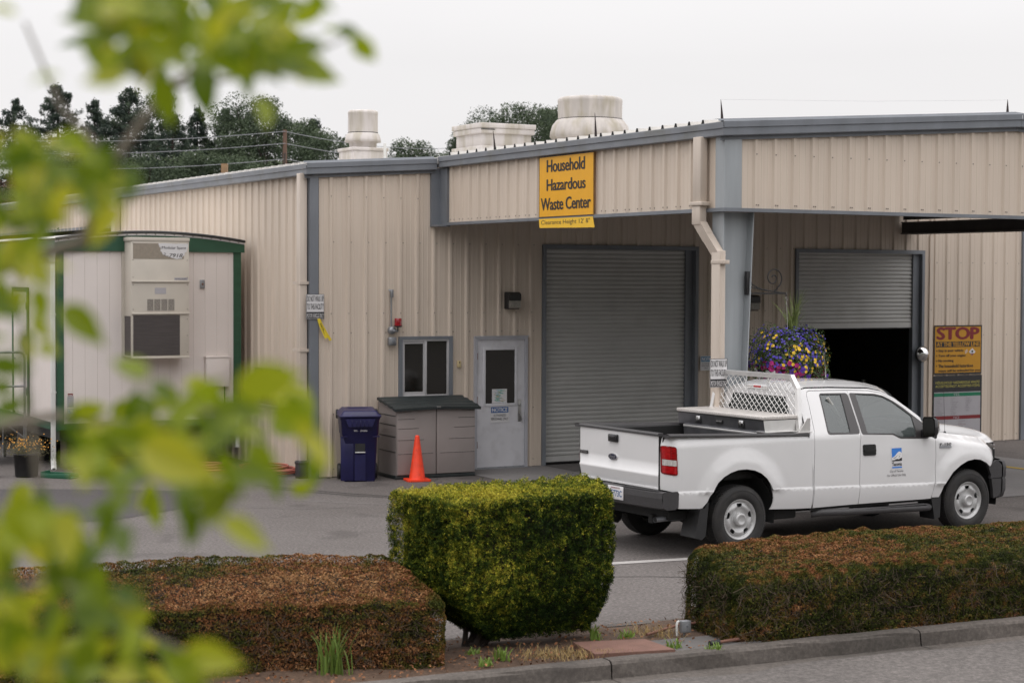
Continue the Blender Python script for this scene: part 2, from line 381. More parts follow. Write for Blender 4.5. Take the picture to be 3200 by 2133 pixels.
# far side of the island: low, flush kerb
mb = MB(); mb.box(-9, 14, 0, .11, -.1, .10, KB)
o = mb.build('island_edge', kind='structure'); o.location = KW(0, -1.32); o.rotation_euler = (0, 0, R(25.76))
# soil in the island
mb = MB()
us = np.linspace(-9, 14, 160); vv = np.linspace(-1.32, .005, 12)
mb.grid(lambda u, v: KW(u, v, .105+.02*math.sin(u*5+v*7)*math.sin(v*9+u)+.03*math.exp(-((v+.65)/.3)**2)+rng.normal()*.004), us, vv, SO, True)
mb.build('soil', kind='structure')
# road in front of the kerb, laid over the lot sheet, with its ragged edge on the gutter
mb = MB()
pts = [KW(a, .33+.035*math.sin(a*1.9)+.02*math.sin(a*5.3)+(.12*math.exp(-((a-1.6)/.5)**2))) for a in np.linspace(-30, 30, 240)]
vs = [(p.x, p.y, .020) for p in pts]+[tuple(KW(a, 60, .020)) for a in np.linspace(-30, 30, 240)]
mb.add(vs, [(i, i+1, 241+i, 240+i) for i in range(239)], AR)
mb.build('road', kind='structure')
MAW = M
TM = ground_mat('tyre_mark', (.062, .056, .053), 1.8, (.052, .047, .045)); SM = ground_mat('pavement_seam', (.030, .027, .026), 1.3, (.05, .045, .043))
def band(name, pts, wd, z, mt):
    mb = MB(); vs = []; n = len(pts)
    for i, p in enumerate(pts):
        p = Vector((*p, z)); d = (Vector((*pts[min(i+1, n-1)], z))-Vector((*pts[max(i-1, 0)], z))).normalized(); q = Vector((-d.y, d.x, 0))*wd/2*(1+.3*math.sin(i*2.1)); vs += [tuple(p-q), tuple(p+q)]
    mb.add(vs, [(2*i, 2*i+1, 2*i+3, 2*i+2) for i in range(n-1)], mt); return mb.build(name, kind='structure')
band('tyre_mark', [(-3.9, 27.5), (-3.2, 27.0), (-2.4, 26.5), (-1.5, 26.05), (-.6, 25.75)], .10, .003, TM); band('tyre_mark', [(-3.7, 27.15), (-3.0, 26.65), (-2.2, 26.2), (-1.3, 25.8)], .09, .003, TM)
CHK = ground_mat('chalk_mark', (.17, .155, .15), 1.2, (.13, .118, .113))
band('chalk_mark', [(-.75+.5*math.cos(a), 23.6+.35*math.sin(a)) for a in np.linspace(.6, 3.6, 14)], .035, .003, CHK); band('chalk_mark', [(-3.6, 25.9), (-2.4, 25.4), (-1.2, 25.1), (-.2, 25.2)], .05, .003, CHK); band('chalk_mark', [(-3.9, 24.9), (-2.9, 24.7), (-2.1, 24.9)], .03, .003, CHK)
band('pavement_seam', [(-12+.5*i, 19.05+.03*math.sin(i*1.7)+.004*i) for i in range(40)], .018, .0035, SM); band('pavement_seam', [(-11+.5*i, 26.95+.02*math.sin(i*1.3)-.01*i) for i in range(12)], .02, .0035, SM)
# unseen slope added behind the camera to block low sky light
mb = MB(); HB = mat('light_block_green', (.040, .052, .022), .95, noise=.5, nscale=(.3, .3, .3))
def block_slope(a, k):
    th = R(a); r = [26, 30, 36, 46, 60][int(k)]; z = [0, 6, 11, 15, 17][int(k)]
    wv = 1+.15*math.sin(a*.21)+.1*math.sin(a*.53)
    return (r*2.2*math.cos(th), 10+r*math.sin(th)*1.0, -.05 if k == 0 else z*wv)
mb.grid(block_slope, np.linspace(192, 352, 60), range(5), HB, True); mb.build('light_block_slope', kind='structure')

# ================================================================== BUILDING
bld = empty('metal_building', BC, TH, 'beige ribbed metal warehouse with grey trim, drive-through canopy and roll-up doors', 'building')
RT = lambda s: 4.98+.066*s            # top of the roof edge along the front wall
CS, CDp = 2.28, 7.85                   # canopy: left side, depth
PK = 7.2
def CT(s): return 5.13+.065*(min(s, PK)-CS)-.065*max(0, s-PK)
def siding(mb, x0, x1, zb, zt, ph, holes=(), mp=None, mt=None, nail=()):
    mt = mt or M['siding']
    if not callable(zt): zc = zt; zt = lambda x: zc
    if not callable(zb): zd = zb; zb = lambda x: zd
    brk = []
    k0 = math.floor((x0-ph)/FT)-1
    x = ph+k0*FT
    while x < x1+FT:
        for dx, h in [(-.043, 0), (-.019, .032), (.019, .032), (.043, 0), (.094, 0), (.100, .004), (.112, .004), (.118, 0), (.187, 0), (.193, .004), (.205, .004), (.211, 0)]:
            brk.append((x+dx, h))
        x += FT
    brk.sort()
    bx = [b[0] for b in brk]; bh = [b[1] for b in brk]
    xs = sorted(set([x0, x1]+[b for b in bx if x0 < b < x1]+[e for h in holes for e in h[:2] if x0 < e < x1]))
    H = lambda x: float(np.interp(x, bx, bh))
    for a, b in zip(xs[:-1], xs[1:]):
        m_ = (a+b)/2
        ivs = [[None, None]]
        cuts = sorted([(h[2], h[3]) for h in holes if h[0] < m_ < h[1]])
        segs = []; lo = (zb(a), zb(b))
        for c0, c1 in cuts:
            if c0 > lo[0]+.001: segs.append((lo, (c0, c0)))
            lo = (c1, c1)
        segs.append((lo, (zt(a), zt(b))))
        for (l0, l1), (h0, h1) in segs:
            mb.add([mp(a, H(a), l0), mp(b, H(b), l1), mp(b, H(b), h1), mp(a, H(a), h0)], [(0, 1, 2, 3)], mt)
    # fasteners
    x = ph+k0*FT
    while x < x1:
        for q in nail:
            for dx in ((.055,) if q[1] else (0., )):
                xx = x+dx
                if x0 < xx < x1 and not any(h[0]-.02 < xx < h[1]+.02 and h[2]-.05 < q[0] < h[3]+.05 for h in holes):
                    h0 = H(xx); r = .0085
                    vs = [mp(xx+r*math.cos(t), h0+d, q[0]+r*math.sin(t)) for d in (0, .008) for t in [i*math.pi/3 for i in range(6)]]
                    mb.add(vs, [(i, (i+1) % 6, 6+(i+1) % 6, 6+i) for i in range(6)]+[tuple(range(6, 12))], M['fastener'])
        x += FT
RIB0 = .3212
DOORS = dict(entry=(2.892, 3.903, 0, 2.2), r1=(4.215, 7.362, 0, 3.70), r2=(9.57, 12.625, 0, 3.69), win=(1.535, 2.455, 1.215, 2.20))
holes = list(DOORS.values())
mb = MB()
mapB = lambda x, h, z: (x, -h, z)
siding(mb, .09, 12.88, .01, lambda s: RT(s)-.16, RIB0, holes, mapB, nail=[(3.73, 1), (2.29, 1), (2.60, 0), (1.0, 1), (.13, 1), (4.45, 0)])
siding(mb, 12.88, 15.2, .01, lambda s: RT(s)-.16, 12.93, [], mapB, nail=[(3.5, 1), (2.1, 1), (.13, 1), (2.8, 0)])
siding(mb, 15.3, 30, .01, lambda s: RT(s)-.16, 15.4, [], mapB, nail=[(3.73, 1)])
# thickness of the panels round the openings (returns)
mb.build('wall', bld)
# side wall A (going back)
mb = MB(); mapA = lambda x, h, z: (-h, x, z)
siding(mb, .09, 26, .01, 4.86, .12, [(1.31, 2.28, 1.05, 1.62), (10.2, 26, 3.55, 4.18)], mapA, nail=[(3.73, 1), (2.29, 1), (1.0, 1), (.13, 1)])
mb.build('side_wall', bld)
mb = MB()
mb.box(.02, .6, 10.2, 26, 3.54, 3.56, M['trim']); mb.box(.3, .32, 10, 26, 3.5, 4.3, M['dark']); mb.box(-.03, .02, 10.2, 26, 4.18, 4.24, M['trim'])
mb.build('side_opening', bld)
# small louvre window in side wall A
mb = MB()
mb.box(-.05, .02, 1.27, 1.31, 1.0, 1.65, M['trim']); mb.box(-.05, .02, 2.28, 2.32, 1.0, 1.65, M['trim']); mb.box(-.05, .02, 1.31, 2.28, 1.62, 1.65, M['trim']); mb.box(-.07, .02, 1.31, 2.28, 1.0, 1.045, M['trim'])
f = mb.build('vent_window', bld)
mb = MB(); mb.box(.03, .05, 1.31, 2.28, 1.05, 1.62, M['glass']); mb.build('pane', f)
# canopy fascia panels
mb = MB(); siding(mb, .05, CDp-.12, 4.06, 5.0, .4447-.03, [], lambda x, h, z: (CS-h, -x, z), nail=[(4.11, 1), (4.11, 0)])
mb.build('canopy_side_panel', bld)
mb = MB(); siding(mb, CS+.22, 12.0, 4.06, lambda s: CT(s)-.16, CS+.46, [], lambda x, h, z: (x, -CDp-h, z), nail=[(4.11, 1), (4.11, 0), (4.75, 0)])
mb.build('canopy_front_panel', bld)
# inner faces of the fascia and the far side fascia
mb = MB()
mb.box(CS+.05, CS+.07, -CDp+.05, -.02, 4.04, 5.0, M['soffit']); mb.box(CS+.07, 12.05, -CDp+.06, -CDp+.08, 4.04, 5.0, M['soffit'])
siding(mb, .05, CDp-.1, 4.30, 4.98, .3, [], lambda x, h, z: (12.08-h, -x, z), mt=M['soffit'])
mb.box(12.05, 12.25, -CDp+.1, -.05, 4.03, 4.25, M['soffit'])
mb.build('canopy_lining', bld)
mb = MB()
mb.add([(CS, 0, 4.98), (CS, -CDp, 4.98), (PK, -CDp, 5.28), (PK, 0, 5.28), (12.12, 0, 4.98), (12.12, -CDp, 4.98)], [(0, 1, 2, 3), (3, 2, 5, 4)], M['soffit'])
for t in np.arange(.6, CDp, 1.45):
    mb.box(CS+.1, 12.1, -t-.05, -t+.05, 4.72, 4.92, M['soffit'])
mb.build('canopy_ceiling', bld)
mb = MB()   # far side beam
BMt = mat('beam_paint', (.17, .155, .145), .7, noise=.2)
mb.box(12.1, 12.32, -CDp, -.05, 4.05, 4.24, BMt, .01); mb.box(12.02, 12.4, -CDp, -.05, 4.24, 4.26, BMt); mb.box(12.02, 12.4, -CDp, -.05, 4.03, 4.05, BMt)
mb.build('canopy_beam', bld)
# bottom trim of the canopy
mb = MB()
mb.box(CS-.05, CS+.07, -CDp-.05, -.02, 4.02, 4.065, M['trim']); mb.box(CS+.07, 12.4, -CDp-.05, -CDp+.07, 4.02, 4.065, M['trim'])
mb.build('canopy_bottom_trim', bld)
# roofs
mb = MB()
def roofslab(x0, z0, x1, z1, y0, y1, mt, t=.04):
    mb.add([(x0, y0, z0), (x1, y0, z1), (x1, y1, z1), (x0, y1, z0), (x0, y0, z0-t), (x1, y0, z1-t), (x1, y1, z1-t), (x0, y1, z0-t)],
           [(0, 1, 2, 3), (4, 7, 6, 5), (0, 4, 5, 1), (3, 2, 6, 7), (0, 3, 7, 4), (1, 5, 6, 2)], mt)
roofslab(-.10, RT(0)-.07, 18, RT(18)-.07, -.02, 26, M['roof']); roofslab(18, RT(18)-.07, 36, RT(0)-.07, -.02, 26, M['roof'])
roofslab(CS-.06, CT(CS)+.012, PK, CT(PK)-.03, -CDp, .02, M['roof']); roofslab(PK, CT(PK)-.03, 12.2, CT(12.2)-.035, -CDp, .02, M['roof'])
# ribs of the roof panels ending at the gutters
for i in range(26):
    y = -.4447-i*FT
    if y < -CDp+.1: break
    for dz in (0,):
        mb.add([(CS-.07, y-.038, 5.12), (CS-.07, y-.014, 5.185), (CS-.07, y+.014, 5.185), (CS-.07, y+.038, 5.12), (PK, y-.035, 5.40), (PK, y-.014, 5.452), (PK, y+.014, 5.452), (PK, y+.035, 5.40)],
               [(0, 1, 5, 4), (1, 2, 6, 5), (2, 3, 7, 6)], M['roof'])
        mb.add([(CS-.072, y-.046, 5.11), (CS-.072, y-.018, 5.188), (CS-.072, y+.018, 5.188), (CS-.072, y+.046, 5.11)], [(0, 1, 2, 3)], M['gap'])
for i in range(84):
    y = .2+i*FT
    mb.add([(-.115, y-.035, 4.93), (-.115, y-.014, 4.985), (-.115, y+.014, 4.985), (-.115, y+.035, 4.93), (3, y-.035, 5.13), (3, y-.014, 5.185), (3, y+.014, 5.185), (3, y+.035, 5.13)],
           [(0, 1, 5, 4), (1, 2, 6, 5), (2, 3, 7, 6), (0, 1, 2, 3)], M['roof'])
    mb.add([(-.119, y+.055, 4.93), (-.119, y+.055, 4.978), (-.119, y+.25, 4.978), (-.119, y+.25, 4.93)], [(0, 1, 2, 3)], M['roof'])
mb.build('roof', bld)
# gutters: two-step box profile
def gutprof(d): return [(0, 0), (0, -.165), (-.01, -.175), (-.115, -.175), (-.125, -.165), (-.125, -.085), (-.14, -.078), (-.14, -.006), (-.133, 0), (-.12, 0), (-.12, -.01)]
mb = MB()
def sweepx(fnp, L0, L1, prof, mt, seg=3.0):
    n = max(2, int(abs(L1-L0)/seg)+1)
    for a, b in zip(np.linspace(L0, L1, n)[:-1], np.linspace(L0, L1, n)[1:]):
        for (p, q) in zip(prof[:-1], prof[1:]):
            mb.add([fnp(a+.002, *p), fnp(b-.002, *p), fnp(b-.002, *q), fnp(a+.002, *q)], [(0, 1, 2, 3)], mt)
sweepx(lambda y, x, z: (x+.0, y, 4.945+z), -.12, 26, gutprof(0), M['gutter'])
mb.build('gutter', bld)
mb = MB(); sweepx(lambda y, x, z: (CS+x+.02, y, 5.13+z), -CDp-.12, -.12, gutprof(0), M['gutter'], 2.4); mb.build('canopy_gutter', bld)
# rakes: same two steps, sloping
def rakeprof(): return [(.12, .03), (0, .03), (0-.02, 0), (-.125, 0), (-.135, -.012), (-.135, -.085), (-.12, -.093), (-.12, -.18), (-.112, -.19), (-.047, -.19), (-.047, -.24), (0.01, -.24)]
mb = MB(); sweepx(lambda s, y, z: (s, y, RT(s)+z-.01), -.14, CS-.13, rakeprof(), M['trim'], 10)
mb.build('rake_trim', bld)
mb = MB()
sweepx(lambda s, y, z: (s, -CDp+y, CT(s)+z+.02), CS-.125, PK, rakeprof(), M['trim'], 4.0)
sweepx(lambda s, y, z: (s, -CDp+y, CT(s)+z+.02), PK, 12.2, rakeprof(), M['trim'], 10)
mb.build('canopy_rake_trim', bld)
# corner trims
mb = MB()
mb.box(-.045, .10, -.045, .0, .0, 4.78, M['trim']); mb.box(-.045, .0, 0, .10, 0, 4.78, M['trim'])
mb.box(.10, .104, -.047, .01, 0, 4.78, M['gap'])
mb.build('corner_trim', bld)
mb = MB()   # canopy meets wall
mb.box(CS-.20, CS-.045, -.045, -.0, 4.03, 4.95, M['trim']); mb.box(CS-.045, CS+.0, -.30, -.0, 4.03, 4.95, M['trim']); mb.box(CS-.2, CS+.02, -.30, 0, 4.0, 4.03, M['trim'])
mb.build('canopy_corner_flashing', bld)
mb = MB()   # canopy outer corner
mb.box(CS-.045, CS+.22, -CDp-.045, -CDp, 4.06, 4.98, M['column']); mb.box(CS-.045, CS, -CDp, -CDp+.15, 4.06, 4.98, M['column'])
mb.build('canopy_corner_trim', bld)
mb = MB(); mb.box(15.19, 15.32, -.05, 0, 0, 5.7, M['trim']); mb.build('corner_trim', bld)
mb = MB(); mb.box(12.78, 12.87, -.035, 0, 0, 4.0, M['siding']); mb.build('panel_lap', bld)
# tapered column under the canopy corner
mb = MB(); yo = -CDp+.10
zt, zb_ = 4.02, 0
def slab(pts, y0, y1, mt): mb.prism(pts, y0, y1, mt, 'y')
slab([(CS+.035, zb_), (CS+.05, zb_), (CS+.05, zt), (CS+.035, zt)], yo-.02, yo+.22, M['column'])          # outer flange
slab([(CS+.052, zb_), (CS+.33, zb_), (CS+.50, zt), (CS+.052, zt)], yo+.10, yo+.112, M['column'])          # web
slab([(CS+.33, zb_), (CS+.345, zb_), (CS+.515, zt), (CS+.50, zt)], yo-.02, yo+.22, M['column'])
mb.box(CS+.0, CS+.4, yo-.05, yo+.25, .0, .02, M['column'])
mb.build('column', bld)
mb = MB(); slab([(12.0, 0), (12.1, 0), (12.1, 4.0), (11.8, 4.0)], yo, yo+.15, M['soffit']); mb.build('column', bld)
# downspouts
mb = MB()
mb.box(CS-.15, CS-.045, -7.52, -7.35, 4.10, 4.97, M['dspout'], .008); mb.box(CS-.17, CS-.04, -7.58, -7.31, 4.10, 4.15, M['dspout'], .006)
mb.box(CS-.155, CS-.05, -7.52, -7.34, 3.86, 4.10, M['dspout'], .008)
def obox(pa, pb, wx, wy, mt):
    pa, pb = Vector(pa), Vector(pb)
    vs = [tuple(p+Vector((sx*wx, sy*wy, 0))) for p in (pa, pb) for sx, sy in ((-1, -1), (1, -1), (1, 1), (-1, 1))]
    mb.add(vs, [(0, 1, 5, 4), (1, 2, 6, 5), (2, 3, 7, 6), (3, 0, 4, 7), (0, 1, 2, 3), (4, 5, 6, 7)], mt)
obox((CS-.10, -7.43, 3.90), (CS-.07, -7.52, 3.76), .053, .092, M['dspout']); obox((CS-.071, -7.515, 3.765), (CS-.04, -7.60, 3.64), .052, .09, M['dspout']); obox((CS-.041, -7.60, 3.645), (CS-.0, -7.72, 3.47), .051, .088, M['dspout'])
mb.box(CS-.06, CS+.03, -7.83, -7.645, .12, 3.53, M['dspout'], .008); mb.box(CS-.065, CS+.04, -7.90, -7.64, 3.36, 3.41, M['dspout'], .004)
mb.build('downspout', bld)
mb = MB()
mb.box(-.19, -.065, .02, .16, .28, 4.80, M['dspout'], .008)
for z in (.95, 2.0, 3.06): mb.box(-.195, -.02, .0, .30, z, z+.045, M['dspout'])
mb.box(-.21, -.05, .0, .18, .0, .28, M['plastic'], .02); mb.box(-.215, -.045, -.005, .185, .22, .27, M['plastic'], .01)
mb.build('downspout', bld)
mb = MB(); mb.box(-.17, -.045, 9.9, 10.12, .3, 4.80, M['dspout'], .008); mb.build('downspout', bld)
# roll-up doors, curtain set back in the jamb
def rollup(key, zlow, rec, swit):
    x0, x1, _, zt = DOORS[key]
    mb = MB(); fr = M['trim']
    mb.box(x0-.02, x0+.045, -.045, rec, 0, zt+.04, fr); mb.box(x1-.045, x1+.02, -.045, rec, 0, zt+.04, fr); mb.box(x0+.045, x1-.045, -.046, rec, zt-.03, zt+.04, fr)
    f = mb.build('rollup_door', bld)
    mb = MB(); z = zlow+.12; prof = []
    while z < zt-.03:
        prof += [(rec-.055, z), (rec-.075, z+.006), (rec-.082, z+.033), (rec-.075, z+.060), (rec-.055, z+.066), (rec-.055, z+.075)]; z += .075
    mb.grid(lambda u, k: (u, prof[int(k)][0], min(prof[int(k)][1], zt-.03)), [x0+.05, x1-.20], list(range(len(prof))), M['rollup'], False)
    mb.box(x0+.05, x1-.20, rec-.085, rec-.05, zlow+.0, zlow+.118, M['rollup']); mb.box(x0+.05, x1-.20, rec-.10, rec-.02, zlow-.0, zlow+.02, M['gap'])
    c = mb.build('curtain', f)
    mb = MB(); mb.box(x1-.20, x1-.045, rec-.12, rec-.02, 0, zt-.03, fr)
    mb.build('guide_rail', f)
rollup('r1', .03, .16, 0); rollup('r2', 2.24, .16, 0)
# dark bay behind the half-open door (real room)
mb = MB()
D = M['dark']; x0, x1 = 9.3, 13.2
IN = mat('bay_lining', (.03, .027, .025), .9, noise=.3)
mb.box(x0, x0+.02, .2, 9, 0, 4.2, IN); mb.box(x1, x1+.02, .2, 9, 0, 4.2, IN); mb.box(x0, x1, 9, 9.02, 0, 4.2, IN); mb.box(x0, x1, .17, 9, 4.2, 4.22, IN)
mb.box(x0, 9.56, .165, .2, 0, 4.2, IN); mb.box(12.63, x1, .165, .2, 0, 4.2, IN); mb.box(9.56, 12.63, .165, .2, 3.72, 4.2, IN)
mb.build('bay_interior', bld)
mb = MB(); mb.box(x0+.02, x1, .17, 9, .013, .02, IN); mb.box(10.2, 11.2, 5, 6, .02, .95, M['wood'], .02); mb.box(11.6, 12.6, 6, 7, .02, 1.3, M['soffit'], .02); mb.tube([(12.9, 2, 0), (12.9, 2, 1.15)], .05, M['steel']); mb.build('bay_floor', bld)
# back plates behind entry door and window so that nothing shows through
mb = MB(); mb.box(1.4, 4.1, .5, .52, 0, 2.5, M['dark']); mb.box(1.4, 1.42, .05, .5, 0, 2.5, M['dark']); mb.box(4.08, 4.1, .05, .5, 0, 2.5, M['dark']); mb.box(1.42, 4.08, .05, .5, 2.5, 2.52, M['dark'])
mb.build('room_interior', bld)
# entry door
x0, x1, _, zt = DOORS['entry']
mb = MB(); F = M['doorframe']
mb.box(x0, x0+.045, -.05, .08, 0, zt, F); mb.box(x1-.05, x1, -.05, .08, 0, zt, F); mb.box(x0+.045, x1-.05, -.051, .08, zt-.05, zt, F)
mb.box(x0-.01, x1+.01, -.062, -.035, zt-.008, zt+.012, F)
ed = mb.build('entry_door', bld)
mb = MB(); Dm = M['door']; a, b = x0+.047, x1-.052
gx0, gx1, gz0, gz1 = 3.105, 3.665, 1.085, 1.975
mb.box(a, gx0-.03, -.02, .02, .012, zt-.052, Dm); mb.box(gx1+.03, b, -.02, .02, .012, zt-.052, Dm); mb.box(gx0-.03, gx1+.03, -.02, .02, .012, gz0-.03, Dm); mb.box(gx0-.03, gx1+.03, -.02, .02, gz1+.03, zt-.052, Dm)
for q in ((gx0-.045, gx0, gz0-.045, gz1+.045), (gx1, gx1+.045, gz0-.045, gz1+.045), (gx0, gx1, gz1, gz1+.045), (gx0, gx1, gz0-.045, gz0)): mb.box(q[0], q[1], -.034, .0, q[2], q[3], Dm, .004)
mb.box(a, b, -.024, -.02, .0, .03, M['galv'])
mb.build('door_leaf', ed)
mb = MB(); mb.box(gx0, gx1, -.012, -.004, gz0, gz1, M['glass']); mb.build('door_glass', ed)
mb = MB(); mb.box(b-.125, b-.065, -.032, -.02, .77, 1.14, M['steel'], .004); mb.lathe([(.0, -.055), (.017, -.055), (.019, -.03), (.019, -.02)], M['steel'], 14, 'y', (b-.095, 0, 1.05))
mb.tube([(b-.095, -.03, .90), (b-.095, -.075, .90), (b-.095, -.08, .88), (b-.095, -.078, .80), (b-.095, -.045, .785)], .012, M['steel']); mb.build('door_handle', ed)
for z in (.35, 1.1, 1.82):
    mb = MB(); mb.box(a-.004, a+.012, -.045, -.022, z, z+.11, M['rust'], .003); mb.build('hinge', ed)
mb = MB(); mb.box(x0, x1, -.10, .1, 0.0, .012, M['galv']); mb.build('threshold', ed)
# poster behind the door glass
mb = MB(); mb.add([(3.235, -.014, 1.09), (3.52, -.014, 1.09), (3.52, -.014, 1.325), (3.235, -.014, 1.325)], [(0, 1, 2, 3)], M['signw'])
cols = [mat('art_teal', (.10, .35, .38), .5, noise=.1), mat('art_green', (.12, .36, .16), .5, noise=.1), mat('art_ochre', (.45, .33, .18), .5, noise=.1), mat('art_blue', (.30, .48, .55), .5, noise=.1)]
for i in range(26):
    r1 = random.Random(i); zz = 1.12+.0072*i; xa = 3.25+.1*r1.random(); xb = xa+.06+.1*r1.random(); c = cols[(i*7) % 4]
    pts = [(xa+(xb-xa)*t, zz+.012*math.sin(t*5+i)+(0.004 if k else -.004)*math.sin(math.pi*t)*1.6) for k, rr in ((0, np.linspace(0, 1, 8)), (1, np.linspace(1, 0, 8))) for t in rr]
    mb.add([(p[0], -.0155-i*.00004, p[1]) for p in pts], [tuple(range(16))], c)
mb.build('door_poster', None, 'small pale poster with teal and green waves inside the glass of the grey entry door', 'poster', rot=(0, 0, TH), loc=BC)
# office window
x0, x1, z0, z1 = DOORS['win']
mb = MB(); T_ = M['trim']
mb.box(x0-.03, x0+.035, -.05, .05, z0-.02, z1+.02, T_); mb.box(x1-.035, x1+.03, -.05, .05, z0-.02, z1+.02, T_); mb.box(x0+.035, x1-.035, -.05, .05, z1-.025, z1+.02, T_); mb.box(x0+.035, x1-.035, -.05, .05, z0-.02, z0+.02, T_)
wn = mb.build('window', bld)
mb = MB(); W = M['winframe']; a, b, c, d = x0+.035, x1-.035, z0+.02, z1-.025; mid = (a+b)/2-.01
for q in ((a, a+.03, c, d), (b-.03, b, c, d), (a+.03, b-.03, d-.035, d), (a+.03, b-.03, c, c+.035)): mb.box(q[0], q[1], -.035, .02, q[2], q[3], W, .003)
mb.box(mid-.005, mid+.028, -.036, .02, c+.035, d-.035, W, .003)
for q in ((a+.03, a+.05, c+.035, d-.035), (mid-.03, mid-.005, c+.035, d-.035), (a+.05, mid-.03, d-.075, d-.035), (a+.05, mid-.03, c+.035, c+.085)): mb.box(q[0], q[1], -.018, .02, q[2], q[3], W)
mb.build('frame', wn)
mb = MB(); mb.box(a+.05, mid-.03, -.004, .002, c+.085, d-.075, M['glass']); mb.box(mid+.028, b-.03, .004, .010, c+.035, d-.035, M['glass']); mb.build('pane', wn)

# ================================================================== PICKUP TRUCK
YAW = .549
trk = empty('pickup_truck', (2.175, 21.67, 0), YAW, 'white extended-cab pickup truck with a city crest on its door, parked by the canopy', 'pickup truck')
def inpoly(x, z, P):
    c = False; j = len(P)-1
    for i in range(len(P)):
        if (P[i][1] > z) != (P[j][1] > z) and x < (P[j][0]-P[i][0])*(z-P[i][1])/(P[j][1]-P[i][1])+P[i][0]: c = not c
        j = i
    return c
def dens(P, st, closed=True):
    out = []; n = len(P)
    for i in range(n if closed else n-1):
        a = Vector(P[i]); b = Vector(P[(i+1) % n]); k = max(1, int((b-a).length/st))
        out += [tuple(a.lerp(b, t/k)) for t in range(k)]
    if not closed: out.append(P[-1])
    return out
def smoothpoly(P, r=.03, n=4):
    """round the corners of a closed outline"""
    out = []; m = len(P)
    for i in range(m):
        a, b, c = Vector(P[i-1]), Vector(P[i]), Vector(P[(i+1) % m]); u = (a-b); v = (c-b)
        d = min(r, u.length*.45, v.length*.45); p = b+u.normalized()*d; q = b+v.normalized()*d
        for k in range(n+1):
            t = k/n; out.append(tuple(p*(1-t)**2+b*2*t*(1-t)+q*t*t))
    return out
def panel(mb, outline, yf, mt, holes=(), st=.045, flange=.014, lines=(), side=-1, off=0., mapf=None):
    mapf = mapf or (lambda x, y, z: (x, side*y, z))
    P = dens(outline, st); loops = [P]+[dens(h, st) for h in holes]
    V = []; Ed = []
    for lp in loops:
        b = len(V); V += [Vector(p) for p in lp]; Ed += [(b+i, b+(i+1) % len(lp)) for i in range(len(lp))]
    for ln in lines:
        pts = [p for p in dens(ln, st, False) if inpoly(p[0], p[1], P)]
        b = len(V); V += [Vector(p) for p in pts]; Ed += [(b+i, b+i+1) for i in range(len(pts)-1)]
    xs = [p[0] for p in P]; zs = [p[1] for p in P]
    for i, x in enumerate(np.arange(min(xs)+st/2, max(xs), st)):
        for z in np.arange(min(zs)+st/2, max(zs), st):
            zz = z+(st/2 if i % 2 else 0)
            if inpoly(x, zz, P) and min((x-q[0])**2+(zz-q[1])**2 for lp in loops for q in lp) > (st*.45)**2: V.append(Vector((x, zz)))
    r = delaunay_2d_cdt(V, Ed, [], 0, 1e-5)
    vo, fo = r[0], r[2]
    fs = []
    for f in fo:
        cx = sum(vo[i][0] for i in f)/3; cz = sum(vo[i][1] for i in f)/3
        if inpoly(cx, cz, P) and not any(inpoly(cx, cz, lp) for lp in loops[1:]): fs.append(tuple(f))
    mb.add([mapf(v[0], yf(v[0], v[1])+off, v[1]) for v in vo], fs, mt, True)
    if flange:
        for lp in loops:
            n = len(lp)
            mb.add([mapf(p[0], yf(*p)+off, p[1]) for p in lp]+[mapf(p[0], yf(*p)+off-flange, p[1]) for p in lp], [(i, (i+1) % n, n+(i+1) % n, n+i) for i in range(n)], mt, True)
sstep = lambda a, b, x: (lambda t: t*t*(3-2*t))(min(1, max(0, (x-a)/(b-a))))
RW, FW = (-.035, .40), (3.615, .395)
def crz(x): return .745-.0285*x
def sideY(x, z):
    zc = crz(x); beltz = 1.335-.02*x
    y = .985
    if z > zc: y = .985-.03*((z-zc)/.6)**2
    else: y = .994-.05*((zc-z)/.3)**2
    if -.008 < z-zc < .001: y = .985
    if z > 1.30: y = min(y, .955)-(z-1.30)*.455-.0
    # wheel-arch flares
    for (cx, cz), k in ((RW, .020), (FW, .024)):
        r = math.hypot((x-cx)*1.03, (z-cz)*(.90 if (cx, cz) == RW else 1.0))
        if z > zc-.02:
            R0 = .53 if (cx, cz) == RW else .53
            y += k*(1-sstep(R0+.085, R0+.105, r))*.5+k*(1-sstep(R0+.10, R0+.24, r))
    if x < -.90: y -= .16*((-.90-x)/.17)**2.2 if x > -1.08 else .16
    if x > 3.80: y -= .07*((x-3.80)/.30)**2
    if x > 2.9:
        cr = crest(x)
        if z > cr-.12: y -= .12*sstep(0, .12, z-(cr-.12))**1.5
    return y
CRX = [2.9, 3.06, 3.25, 3.45, 3.64, 3.9, 4.02, 4.10]; CRZ = [1.33, 1.300, 1.262, 1.232, 1.210, 1.172, 1.135, 1.09]
def crest(x): return float(np.interp(x, CRX, CRZ))
rarch = [(-.528, .635), (-.471, .75), (-.398, .847), (-.314, .909), (-.208, .955), (-.101, .979), (.017, .981), (.137, .962), (.235, .923), (.323, .858), (.379, .786), (.419, .706), (.438, .63), (.440, .57), (.425, .52), (.399, .488)]
farch = [(3.095, .47), (3.139, .552), (3.19, .665), (3.294, .776), (3.427, .857), (3.547, .905), (3.669, .921), (3.778, .908), (3.888, .863), (3.958, .815)]
zrail = lambda x: 1.357-.034*x
bedside = [(-1.072, zrail(-1.07)), (-.6, zrail(-.6)), (0, zrail(0)), (.6, zrail(.6)), (1.035, zrail(1.035)), (1.037, .463), (.8, .468)]+rarch[::-1]+[(-.60, .558), (-.93, .578), (-.935, .755), (-1.072, .79)]
